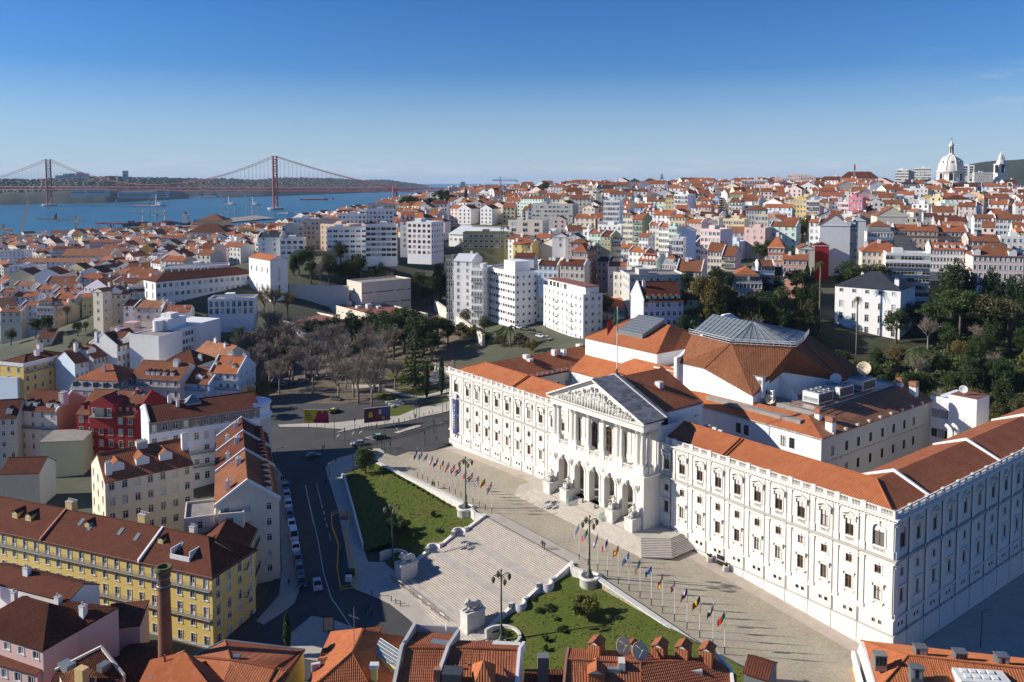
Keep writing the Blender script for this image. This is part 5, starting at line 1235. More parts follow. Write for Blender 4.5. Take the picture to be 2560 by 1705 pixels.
  rm.box(0.25,w-.25,.25,dep-.25,h-.3,h+.02);ro_=rm.bd('roof',rc if rc in('roof_flat','roof_red','metal_roof') else 'roof_flat',e)
  pr=MB();t=.25
  pr.box(-.04,w+.04,-.04,t,h,h+par);pr.box(-.04,w+.04,dep-t,dep+.04,h,h+par);pr.box(-.04,t,t,dep-t,h,h+par);pr.box(w-t,w+.04,t,dep-t,h,h+par);pr.bd('parapet','wall_'+(cap or col),e)
 if fire and roof=='gx':
  for ch,x in(('L',0),('R',w)):
   if ch in fire:
    f=MB();x0,x1=(x-.12,x+.28) if ch=='L' else(x-.28,x+.12);pr=[(-.3,h-.2),(-.3,h+.45),(dep/2,h+rh+.5),(dep+.3,h+.45),(dep+.3,h-.2),(dep/2,h+rh-.1)]
    f.idx([(x0,y,z) for y,z in pr]+[(x1,y,z) for y,z in pr],[(0,1,2,5),(5,2,3,4),(7,6,11,8),(8,11,10,9),(1,7,8,2),(2,8,9,3),(0,6,7,1),(3,9,10,4)]);f.bd('firewall','wall_'+(cap or 'white'),e)
 if corn and roof!='flat':
  c=MB();c.box(-.14,w+.14,-.2,0,h-.42,h-.12);c.box(w,w+.2,0,dep,h-.421,h-.121) if roof=='hip' or roof=='man' else None;c.bd('cornice',trim or 'off_white',e)
 if base:
  c=MB();c.box(-.02,w+.02,-.08,0,-sk,base);c.bd('plinth','stone_mould',e)
 for i in balc:
  z=h-top0-i*fh-(F[2] if not isinstance(F[2],(list,tuple)) else F[2][min(i,len(F[2])-1)])-.06
  if z<.5:continue
  b=MB();b.box(.1,w-.1,-.75,-.0,z-.14,z,0);bo=b.bd('balcony','stone_mould',e)
  r=MB();rail(r,(.15,-.72),(w-.15,-.72),z,.95,.22 if near else .6,.022 if near else .035);rail(r,(.15,-.72),(.15,-.05),z,.95,.3);rail(r,(w-.15,-.72),(w-.15,-.05),z,.95,.3);r.bd('balcony_railing','dark_iron',bo)
 for c in chim:
  fx,fy=c[0],c[1];cw,cd,ch=(list(c[2:5])+[.9,.7,1.8][len(c)-2:])[:3] if len(c)>2 else(.9,.7,1.8);cc=c[5] if len(c)>5 else 'white'
  x,y=fx*w,fy*dep;z=zf(x,y);b=MB();b.box(x-cw/2,x+cw/2,y-cd/2,y+cd/2,z-1.2,z+ch);co=b.bd('chimney','wall_'+cc,e);k=MB();k.box(x-cw/2-.07,x+cw/2+.07,y-cd/2-.07,y+cd/2+.07,z+ch,z+ch+.12)
  if near:
   for j in range(max(1,int(cw/.6))):k.lt([(.13,.12),(.13,.5),(.17,.52),(.17,.6),(0,.62)],8,(x-cw/2+.3+j*.55,y,z+ch))
  k.bd('chimney_cap','stone_mould',co)
 for d in dorm:
  fx,fy,dw,dh=(list(d)+[.2,1.3,1.4][len(d)-1:])[:4] if isinstance(d,(tuple,list)) else(d,.2,1.3,1.4)
  x,y=fx*w,fy*dep;z=zf(x,y);slope=max(.2,(zf(x,y+.5)-z)/.5);yl=min((dh+.1)/slope,dep*.4);b=MB();x0,x1=x-dw/2,x+dw/2
  b.face([(x0,y,z),(x1,y,z),(x1,y,z+dh),(x,y,z+dh+dw*.32),(x0,y,z+dh)]);b.face([(x0,y,z),(x0,y,z+dh),(x0,y+yl,z+dh)]);b.face([(x1,y,z),(x1,y+yl,z+dh),(x1,y,z+dh)]);do=b.bd('dormer','wall_'+(dcol if dcol and 'wall_'+dcol in MATS or dcol in WALLC else 'white'),e)
  r=MB();yl2=yl+dw*.32/slope
  rf(r,[(x0-.15,y-.15,z+dh-.05),(x,y-.15,z+dh+dw*.32+.03),(x,y+yl2,z+dh+dw*.32+.03),(x0-.15,y+yl,z+dh-.05)],0,.08);rf(r,[(x1+.15,y-.15,z+dh-.05),(x,y-.15,z+dh+dw*.32+.03),(x,y+yl2,z+dh+dw*.32+.03),(x1+.15,y+yl,z+dh-.05)],0,.08);r.bd('dormer_roof',rc,do)
  me,pn=win_mesh(dw*.6,dh*.72,'x',frame,None,near);a=add('window',me,do,(x,y-.13,z+dh*.16))
  if pn:add('pane',pn,a)
 for s_ in sky:
  fx,fy=s_[0],s_[1];x,y=fx*w,fy*dep;sw,sl_=.9,1.3;z0=zf(x,y);z1=zf(x,y+sl_);b=MB();vs=[(x-sw/2,y,z0+.14),(x+sw/2,y,z0+.14),(x+sw/2,y+sl_,z1+.14),(x-sw/2,y+sl_,z1+.14)];vs+=[(a,b_,c-.3) for a,b_,c in vs]
  b.idx(vs,[(0,4,5,1),(1,5,6,2),(2,6,7,3),(3,7,4,0)],0);b.idx(vs[:4],[(0,1,2,3)],1);b.bd('skylight',['zinc','glass_roof'],e)
 HOUSES.append((e,p0,p1,w,dep,zt,zb));return e
def hz(u0,v0,u1,v1,z,dep,zb,**k):
 """a house whose front eaves run between two sighted points at height z"""
 a,b=pz(u0,v0,z),pz(u1,v1,z);return hou(a,b,dep,z,zb,**k)
 # ================================================================ houses of the left foreground
Z5=lambda x,y:(x*.27234,780+y*.27234)
B1=lambda x,y:(x*.3221,1200+y*.3221)
B3=lambda x,y:(x*.2328,1340+y*.2328)
def left_houses():
 def H(a,b,z,dep,zb,**k):return hz(*a,*b,z,dep,zb,**k)
 # yellow terrace
 a,b=pz(*B1(0,395),5),pz(*B1(1645,750),5);d=(b-a).normalized();a0=a-d*22
 L=(b-a0).length;n=int(L/3.05)
 hou(a0,b,12,5,-9.2,col='yellow',roof='hip',rc='tiledark',rh=4.0,fl=5,fh=2.75,F=(n,1.05,[2.0,1.5,1.95,1.3,1.9]),R=(4,1.05,[2.0,1.5,1.95,1.3,1.9]),balc=(0,2),label='long yellow five-storey terrace with dark tile roof and iron balconies behind the brick chimney',cat='building',name='terrace_building',
 sky=((.52,.3),(.56,.26),(.66,.28),(.72,.25),(.86,.25)),dorm=((.30,.22,1.5,1.3),(.35,.22,1.5,1.3),(.55,.30,1.2,1.0),(.80,.28,1.2,1.0)),chim=((.45,.55,1.8,1.4,2.0,'ochre'),(.70,.58,1.8,1.4,2.2,'ochre'),(.86,.6,1.2,1.0,1.6,'cream')),dcol='yellow',base=1.0)
 e=HOUSES[-1][0];L_=HOUSES[-1][3]
 f=MB()
 for fx,mt in((.44,0),(.775,1)):
  x=fx*L_;f=MB();pr=[(-.3,14.0),(-.3,14.55),(6,18.55),(6,18.0)];f.idx([(x-.2,y,z) for y,z in pr]+[(x+.2,y,z) for y,z in pr],[(0,1,2,3),(7,6,5,4),(1,5,6,2),(0,4,5,1)]);f.bd('party_wall','wall_white' if mt else 'wall_brick',e)
 t=MB();x=L_*.885;t.box(x-2.3,x+2.3,1.4,1.6,14.9,16.0);t.box(x-2.3,x-2.1,1.6,4.2,14.9,17.0);t.box(x+2.1,x+2.3,1.6,4.2,14.9,17.0);t.box(x-2.1,x+2.1,1.6,4.2,14.9,15.2);t.bd('roof_terrace','white_paint',e)
 dd=pz(*B1(1885,600),5)
 c2=pz(*B1(1975,400),5);hou(dd+(c2-dd)*.02,c2+(c2-dd)*.35,10,4.98,-8.5,col='yellow',roof='gx',rc='tiledark',rh=3.6,fl=5,fh=2.75,F=(5,1.05,[2.0,1.5,1.95,1.3,1.9]),balc=(0,2),name='street_building',label='yellow building in shade along the street behind the yellow corner',cat='building')
 # cream gabled house behind it
 p,q=pz(*Z5(963,1556),11),pz(*Z5(1770,1392),11);hou(p,q,15,11,-8,col='cream',roof='gx',rc='tile',rh=4.2,fl=5,fh=3.5,F=(7,1.1,1.75),L=(3,1.0,1.7),name='gabled_house',label='cream plaster house with orange tiled roof and three hipped dormers',cat='house',dorm=((.17,.14,2.6,1.5),(.45,.16,2.8,1.5),(.72,.16,2.8,1.5)),chim=((.06,.12,1.3,.9,2.4),(.97,.3,1.3,1.0,3.6),(.5,.5,2.4,1.8,1.0,'grey')),sky=((.12,.3),(.2,.18)))
 # white end houses along the street
 s0,s1=pz(698,1247,10.5),pz(666,1070,10.5);d=(s1-s0).normalized();nrm=V3((-d.y,d.x,0));tot=(s1-s0).length
 cuts=[0,.40,.72,1.0]
 for i,(k0,k1,col,rc,lab) in enumerate(((0,.40,'beige','tilebrown','tall beige house with blind stained end wall at the head of the parked cars'),(.40,.72,'white','tiledark','white house with patched brown roof and rooftop air units beside the street'),(.72,1.0,'palepink','tiledark','pale house with dark roof and white dormers next to the rounded blue building'))):
  A,B=s0+d*tot*k0,s0+d*tot*k1
  e=hou(A,B,12.5,10.5-.6*i,-6.5+i,col=col,roof='gx',rc=rc,rh=4.6,fl=5,fh=3.3,F=(max(3,int(tot*(k1-k0)/3)),1.05,1.7),L=((3,1.0,1.5) if i==0 else None),name='street_house',label=lab,cat='house',fire='LR',dorm=[(.15+.175*j,.10,1.25,1.3) for j in range(5)],chim=((.2,.8,1.2,.9,1.8),(.7,.62,1.6,1.1,1.3)),colL='beige')
 bulge=MB();x0=s0+nrm*12.5
 # stepped back part of the end house
 w0=s0+nrm*7.5-d*2.2;hou(s0+nrm*12.0-d*2.0,s0+nrm*7.2-d*2.6,8,9.2,-7,col='cream',roof='flat',fl=5,fh=3.3,F=(1,.9,1.6),name='rear_wing',label='narrow cream rear wing projecting from the tall beige house',cat='house',par=.5)
 e=hou(s0+nrm*18.5-d*.5,s0+nrm*12.6-d*.5,9,8.6,-7,col='beige',roof='flat',fl=5,fh=3.3,F=(1,1.0,2.0),balc=(0,1),name='rear_house',label='beige rear house with two small balconies, one with a green screen',cat='house',par=.5)
 # light blue building with slate attic
 p,q=pz(*Z5(1365,1012),14),pz(650,1016,14);e=hou(p,q,15,14,-5,col='paleblue',roof='gx',rc='tiledark',rh=2.6,fl=5,fh=3.7,F=(11,1.25,[1.9,2.0,2.0,2.0,2.0]),balc=(2,3),name='apartment_building',label='long pale blue building with grey slate attic storey and rounded corner',cat='building',fire='L',chim=((.22,.5,.9,.9,1.8),(.28,.35,.7,.7,1.6)),top0=.9)
 L_=HOUSES[-1][3];m=MB();m.box(.2,L_-.1,-.12,0,16.05,18.75);
 fo=[]
 sl=MB();wop(sl,(.15,-.10),(1,0),L_-.3,15.9,18.95,[((L_/22)+(L_-L_/11)*k/10-.62-.15,(L_/22)+(L_-L_/11)*k/10+.62-.15,16.2,18.1) for k in range(11)],.1);sl.bd('slate_cladding','wall_darkgrey',e)
 rc_=MB();rc_.lt([(5.2,-5),(5.2,15.2),(5.6,15.3),(5.6,15.8),(5.0,15.9),(5.0,18.8),(5.4,18.9),(5.4,19.3),(0,20.2)],20,(L_-1.0,5.2,0),0,-pi*.55,pi*.45);rc_.bd('rounded_corner','wall_paleblue',e,True)
 ln=MB();px_=L_*.42;ln.box(px_-2,px_+2,5,9,19.5,21.2);ln.idx([(px_-2.2,4.8,21.2),(px_+2.2,4.8,21.2),(px_+2.2,9.2,21.2),(px_-2.2,9.2,21.2),(px_,7,23.2)],[(0,1,4),(1,2,4),(2,3,4),(3,0,4)]);ln.bd('roof_lantern','zinc',e)
 # red building
 p,q=pz(*Z5(700,930),8),pz(*Z5(1240,958),8);e=hou(p,q,17,8,-7,col='red',roof='gx',rc='tilebrown',rh=5.2,fl=4,fh=3.5,F=(6,1.2,2.0),name='red_house',label='dark red house with white windows, central gable and small dormers',cat='house',dorm=((.06,.08,1.4,1.4),(.18,.08,1.4,1.4),(.70,.08,1.4,1.4),(.83,.08,1.4,1.4),(.94,.08,1.4,1.4)),chim=((.44,.30,1.8,1.2,1.6,'red'),(.52,.32,1.2,1.2,1.4,'red'),(.78,.45,.9,.9,1.2,'red')),sky=((.72,.40),(.9,.4),(.8,.42)),dcol='red',fire='R',cap='red',trim='paleyellow_paint')
 w_=HOUSES[-1][3];g=MB();x=w_*.46;g.idx([(x-4,-.5,11),(x+4,-.5,11),(x+4,-.5,18.3),(x,-.5,20.6),(x-4,-.5,18.3),(x-4,6,11),(x+4,6,11),(x+4,6,18.3),(x,6.5,20.6),(x-4,6,18.3)],[(0,1,2,3,4),(1,6,7,2),(0,4,9,5),(2,7,8,3),(3,8,9,4)]);g.bd('central_gable','wall_red',e)
 for dx in(-2.5,2.5):
  me,pn=win_mesh(1.1,2.2,'f','white_paint','off_white',True);a=add('window',me,e,(x+dx,-.66,14.9));add('pane',pn,a)
 b=MB();b.box(x-3.6,x+3.6,-1.6,-.5,14.5,14.7);bo=b.bd('balcony','stone_mould',e);r=MB();rail(r,(x-3.5,-1.55),(x+3.5,-1.55),14.7);r.bd('balcony_railing','iron',bo);ac=MB();ac.box(x-1.7,x+1.2,-1.3,-.52,14.7,17.2);ac.bd('balcony_enclosure','zinc',bo)
 # neighbours to the left
 hou(pz(*Z5(165,888),8),pz(*Z5(520,912),8),13,8,-8,col='palepink',roof='gx',rc='tiledark',rh=4.4,fl=5,fh=3.3,F=(4,1.0,1.75),balc=(1,),name='house',label='pale pink house with dormers and tall tan side wall, left of red house',cat='house',colR='ochre',dorm=((.17,.08),(.37,.08),(.72,.08),(.92,.08)),chim=((.98,.25,1.6,2.2,2.8,'palepink'),),fire='R')
 hou(pz(*Z5(-180,985),7),pz(*Z5(150,965),7),12,7,-8.5,col='grey',roof='gx',rc='tiledark',rh=4.0,fl=5,fh=3.3,F=(4,1.0,1.6),name='house',label='grey-white house with small windows at the left edge',cat='house',dorm=((.75,.1,1.5,1.5),))
 hou(pz(*Z5(215,502),7),pz(*Z5(682,388),7),15,7,-6.5,col='yellow',roof='hip',rc='tiledark',rh=2.6,fl=4,fh=3.5,F=(7,1.15,2.0),L=(3,1.1,1.9),balc=(0,),name='corner_building',label='bright yellow corner building with white roof parapet',cat='building',chim=((.45,.35,1.6,1.2,2.2),(.6,.5,1.8,1.4,2.8)),trim='off_white',oh=-.3)
 e=HOUSES[-1][0];w_,d_=HOUSES[-1][3:5];b=MB();b.box(-.2,w_+.2,-.2,.05,13.4,14.7);b.box(-.2,.05,.05,d_,13.4,14.7);b.bd('parapet','wall_white',e)
 hou(pz(*Z5(640,700),4.5),pz(*Z5(1095,722),4.5),17,4.5,-6.5,col='pink',roof='man',rc='tile',rh=4.2,fl=3,fh=3.6,F=(5,1.1,1.8),R=(5,1.1,1.8),name='mansard_house',label='hipped red tile roof over grey zinc mansard with square dormers',cat='house',chim=((.52,.3,.7,.7,2.2,'grey'),))
 hou(pz(*Z5(1200,600),7),pz(*Z5(1648,626),7),14,7,-5.5,col='palepink',roof='gx',rc='tilebrown',rh=4.8,fl=4,fh=3.6,F=(6,1.1,2.0),balc=(0,),name='house',label='pale pink house, brown roof with white dormers, left of the blue tiled house',cat='house',dorm=((.3,.1,1.3,1.3),(.4,.1,1.3,1.3),(.5,.1,1.3,1.3),(.64,.1,1.3,1.3),(.8,.1,1.3,1.3)),chim=((.75,.4,2.0,1.4,1.8),),corn=True)
 hou(pz(*Z5(1652,640),5.5),pz(*Z5(1922,662),5.5),13,5.5,-5,col='blue',roof='gx',rc='tilebrown',rh=4.2,fl=3,fh=3.6,F=(4,1.1,2.0),balc=(0,),name='house',label='small bright blue tiled house between pale pink and pale blue houses',cat='house',dorm=((.55,.12,2.6,1.4),),fire='LR',chim=((.85,.5,1.4,1.2,2.2),))
 hou(pz(*Z5(1926,548),9),pz(*Z5(2186,562),9),12,9,-4.5,col='paleblue',roof='gx',rc='tilenew',rh=4.6,fl=4,fh=3.5,F=(4,1.1,2.0),R=(3,.8,1.2),balc=(0,1),name='house',label='pale blue corner house with orange roof and blue gable beside the bare trees',cat='house',colR='paleblue',dorm=((.75,.15,1.1,1.1),),fire='LR',cap='paleblue',chim=((.4,.55,1.8,1.3,1.8),(.85,.6,.9,.9,1.6)),sky=((.5,.25),))
 # white modern block, pink flats, white attic house, small house, shed
 hou(pz(*Z5(1455,232),16),pz(*Z5(1672,176),16),14,16,-3,col='white',roof='flat',fl=6,fh=3.2,F=(0,1,1),name='modern_block',label='white modern block with blank side walls and rooftop machine rooms',cat='building',par=.5)
 e=HOUSES[-1][0];w_=HOUSES[-1][3]
 m=MB();ops=[(k*1.75+.4,k*1.75+1.8,3+3.2*j,4.9+3.2*j) for k in range(6) for j in range(5)];wop(m,(w_,3.0),(1,0),11,-5,19.5,ops,.2);m.box(w_,w_+11,3.3,14,19.3,19.5);m.bd('glazed_wing','wall_white',e)
 me,pn=win_mesh(1.4,1.9,'s','off_white',None,True)
 for o in ops:a=add('window',me,e,(w_+(o[0]+o[1])/2,3.0,o[2]));add('pane',pn,a)
 b=MB();b.box(w_+11,w_+24,-.4,14,-5,20.5);b.bd('blank_wing','wall_white',e);b=MB();b.box(w_-1,w_+10,6,13,19,23.6);b.box(w_+2,w_+7,7,12,23.6,25.4);b.bd('machine_room','wall_white',e);b=MB();b.lt([(2.0,0),(2.0,4.2),(2.1,4.3),(0,4.4)],18,(w_-3.2,9,19.2));b.bd('water_tank','wall_white',e)
 for k in range(3):b=MB();b.tube([(w_+1+k*3.4,9,23),(w_+1+k*3.4,9,29-k)],.12,5);b.bd('antenna','white_paint',e)
 hou(pz(*Z5(1310,170),14),pz(*Z5(1562,92),14),15,14,-4,col='salmon',roof='flat',fl=5,fh=3.3,F=(6,1.4,1.7),colL='pink',balc=(0,1,2,3),name='apartment_building',label='salmon apartment block with continuous balconies and blank pink end wall',cat='building',par=.7,cap='pink')
 e=HOUSES[-1][0];b=MB();b.box(2,7,5,10,18,20.8);b.bd('machine_room','wall_pink',e)
 hou(pz(*Z5(1073,312),12),pz(*Z5(1312,255),12),14,12,-4.5,col='white',roof='gx',rc='tiledark',rh=4.5,fl=4,fh=3.6,F=(6,1.05,1.9),name='house',label='white house with curved attic gable and long blank white side wall',cat='house',chim=((.05,.75,2.0,1.3,2.6),(.5,.45,1.6,1.4,1.6)),dorm=((.5,.03,6.5,2.2),),fire='L')
 hou(pz(*Z5(345,244),3),pz(*Z5(476,236),3),19,3,-7,col='cream',roof='shed',rc='tiledark',rh=1.4,fl=2,fh=3.6,F=(2,1.0,1.6),name='house',label='small cream house with dark red roof beside the rusty shed',cat='house',colR='palepink')
 hou(pz(*Z5(857,425),8),pz(*Z5(1070,374),8),13,8,-5.5,col='grey',roof='gx',rc='tilebrown',rh=4.0,fl=3,fh=3.6,F=(6,1.0,1.9),name='house',label='grey fronted house with a wide boxed dormer behind the yellow corner building',cat='house',dorm=((.15,.2,4.0,1.5),),chim=((-.1,.6,1.4,1.2,2.4),))
 hou(pz(*Z5(686,470),7),pz(*Z5(857,436),7),13,7,-5.5,col='paleblue',roof='gx',rc='tile',rh=4.0,fl=3,fh=3.6,F=(4,1.0,1.9),name='house',label='narrow pale blue house with orange roof next to the yellow corner building',cat='house',sky=((.5,.2),(.7,.3)))
 hou(pz(*Z5(1780,370),10),pz(*Z5(2060,420),10),12,10,-3.5,col='cream',roof='gx',rc='tileold',rh=3.6,fl=3,F=(4,1.,1.6),name='house',label='low house with weathered brown roof behind the pale blue corner house',cat='house',chim=((.3,.5,1.2,.9,1.5),(.7,.4,.9,.9,1.3)))
 hou(pz(*Z5(1480,470),9),pz(*Z5(1790,490),9),13,9,-4,col='white',roof='hip',rc='tiledark',rh=4.2,fl=3,F=(5,1.,1.6),name='house',label='white house with steep blackened roof behind the pale pink house',cat='house',chim=((.9,.4,1.2,.9,1.8),))
 hou(pz(*Z5(-120,600),2),pz(*Z5(158,625),2),14,2,-8,col='paleblue',roof='flat',fl=3,F=(0,1,1),name='house',label='plain pale blue rendered block cut by the left edge of the picture',cat='house')
 # cream yard walls and a tin shed between red and cream houses
 hou(pz(*Z5(370,1190),2.5),pz(*Z5(760,1175),2.5),9,2.5,-8,col='paleyellow',roof='shed',rc='roof_flat',rh=.6,fl=1,F=(0,1,1),name='outbuilding',label='low pale yellow outbuilding with flat grey roof below the red house',cat='outbuilding',corn=False)
 hou(pz(*Z5(0,1480),1),pz(*Z5(360,1470),1),9,1,-9,col='beige',roof='gx',rc='tiledark',rh=2.6,fl=2,F=(0,1,1),name='house',label='low house with dark tile roof left of the cream gabled house',cat='house',corn=False)
 # rusty sheet-metal shed
 s=em('shed',pz(*Z5(680,125),-2),0,'long open shed with rusty corrugated sheet roof among the left houses','shed');o=s.location;m=MB()
 q=[pz(*Z5(205,48),-1.0),pz(*Z5(682,125),-1.0),pz(*Z5(890,68),-.6),pz(*Z5(420,0),-.6)];rf(m,[p-o for p in q],0,.15);m.bd('sheet_roof','corrugated',s)
 w=MB();
 for a,b in((q[1],q[2]),(q[0],q[1])):w.face([tuple(a-o+V3((0,0,-.2))),tuple(b-o+V3((0,0,-.2))),tuple(b-o-V3((0,0,7))),tuple(a-o-V3((0,0,7)))])
 w.bd('wall','wall_darkgrey',s)
left_houses()
# ================================================================ roofs along the bottom of the view
C2=lambda x,y:(700+x*.2711,1280+y*.2711)
C5=lambda x,y:(1100+x*.18684,1440+y*.18684)
B4=lambda x,y:(1920+x*.3221,1200+y*.3221)
D3=zD
def rse(name,label,planes,rc,col,fn,drop=9.0,cat='house',tiles=True,base=-9.0,pitch=.30):
 """a house given by its roof planes (sighted points with heights); walls drop from the outer edges"""
 P=[[pz(*fn(x,y),z) for x,y,z in pl] for pl in planes];o=P[0][0].copy();o.z=base;e=em(name,o,0,label,cat)
 P=[[p-o for p in pl] for pl in P];m=MB();w=MB();g=MB();edges={}
 for pl in P:
  rf(m,pl,0,.15)
  if tiles:tile_geo(g,pl,pitch=pitch)
  for a,b in zip(pl,pl[1:]+pl[:1]):
   k=tuple(sorted((tuple(round(c,2) for c in a),tuple(round(c,2) for c in b))));edges.setdefault(k,[]).append((a,b))
 for k,l in edges.items():
  if len(l)==1:
   a,b=l[0];w.face([a+V3((0,0,-.12)),b+V3((0,0,-.12)),(b.x,b.y,-2),(a.x,a.y,-2)])
 ro=m.bd('roof',rc,e);w.bd('wall','wall_'+col,e)
 if tiles:tag(g.bd('roof_tiles',rc+'_geo',ro),kind='stuff')
 for k,l in edges.items():
  if len(l)==2:
   a,b=l[0];r=MB();n=max(2,int((b-a).length/.42))
   for i in range(n):  # overlapping ridge tiles
    p,q=a.lerp(b,i/n),a.lerp(b,(i+1.12)/n);r.tube([p+V3((0,0,.10)),q+V3((0,0,.07))],[.17,.13],6)
   r.bd('ridge_tiles',rc,ro)
 return e,o
def wst(e,o,fn,pts,th,up,mt,nm='firewall',dn=1.2):
 """a raised party wall following sighted points"""
 m=MB();P=[pz(*fn(x,y),z)-o for x,y,z in pts]
 for a,b in zip(P[:-1],P[1:]):
  d=V3((b.x-a.x,b.y-a.y,0)).normalized();n=V3((-d.y,d.x,0))*th/2;vs=[]
  for p,s in((a,-1),(b,-1),(b,1),(a,1)):vs.append(p+n*s+V3((0,0,-dn)))
  for p,s in((a,-1),(b,-1),(b,1),(a,1)):vs.append(p+n*s+V3((0,0,up)))
  m.idx(vs,[(4,5,6,7),(0,1,5,4),(1,2,6,5),(2,3,7,6),(3,0,4,7)])
 m.bd(nm,mt,e)
def pbox(e,o,fn,c,size,mt,nm,rz=0.0,hgt=None,tilt=None):
 p=pz(*fn(c[0],c[1]),c[2])-o;m=MB();sx_,sy_,sz_=size;m.box(-sx_/2,sx_/2,-sy_/2,sy_/2,-.8,sz_);return m.bd(nm,mt,e,loc=p,rz=rz)
def big_dish(e,o,fn,c,r,az):
 p=pz(*fn(c[0],c[1]),c[2])-o;d=MB();d.lt([(0,0),(.5,.06),(.85,.2),(1,.30),(.98,.33),(.82,.23),(0,.04)],20)
 for k in range(3):d.tube([(cos(k*2.1)*.9,sin(k*2.1)*.9,.25),(0,0,.95)],.02,4)
 d.lt([(0,0),(.08,.0),(.06,.16),(0,.16)],8,(0,0,.9));Rm=Matrix.Rotation(az,4,'Z')@Matrix.Rotation(radians(58),4,'X');d.v=[tuple(Rm@(V3(v)*r)) for v in d.v];ob=d.bd('satellite_dish','dish_cream',e,True,loc=p);m=MB();m.tube([(0,0,0),(0,.2,-r*1.6)],.07,6);m.bd('dish_mast','zinc',ob)
def tdo(e,o,fn,c,w,d,h,az,rc='tilenew'):
 p=pz(*fn(c[0],c[1]),c[2])-o;m=MB();x=w/2;V_=[(-x,-d/2,-1),(x,-d/2,-1),(x,d/2,-1),(-x,d/2,-1),(-x,-d/2,h),(x,-d/2,h),(x,d/2,h),(-x,d/2,h),(0,-d/2-.1,h+w*.28),(0,d/2+.1,h+w*.28)]
 for f in((0,1,5,4),(1,2,6,5),(2,3,7,6),(3,0,4,7)):q=[V_[i] for i in f];m.face(q,0,[(0,0),(w,0),(w,h+1),(0,h+1)])
 ob=m.bd('dormer',rc,e,loc=p,rz=az);r=MB();rf(r,[(-x-.15,-d/2-.15,h-.05),(0,-d/2-.15,h+w*.28),(0,d/2+.15,h+w*.28),(-x-.15,d/2+.15,h-.05)],0,.06);rf(r,[(x+.15,-d/2-.15,h-.05),(0,-d/2-.15,h+w*.28),(0,d/2+.15,h+w*.28),(x+.15,d/2+.15,h-.05)],0,.06);r.bd('dormer_roof',rc,ob);g=MB();g.face([(-x,-d/2-.02,h),(x,-d/2-.02,h),(0,-d/2-.02,h+w*.28)]);g.bd('dormer_gable','wall_beige',ob)
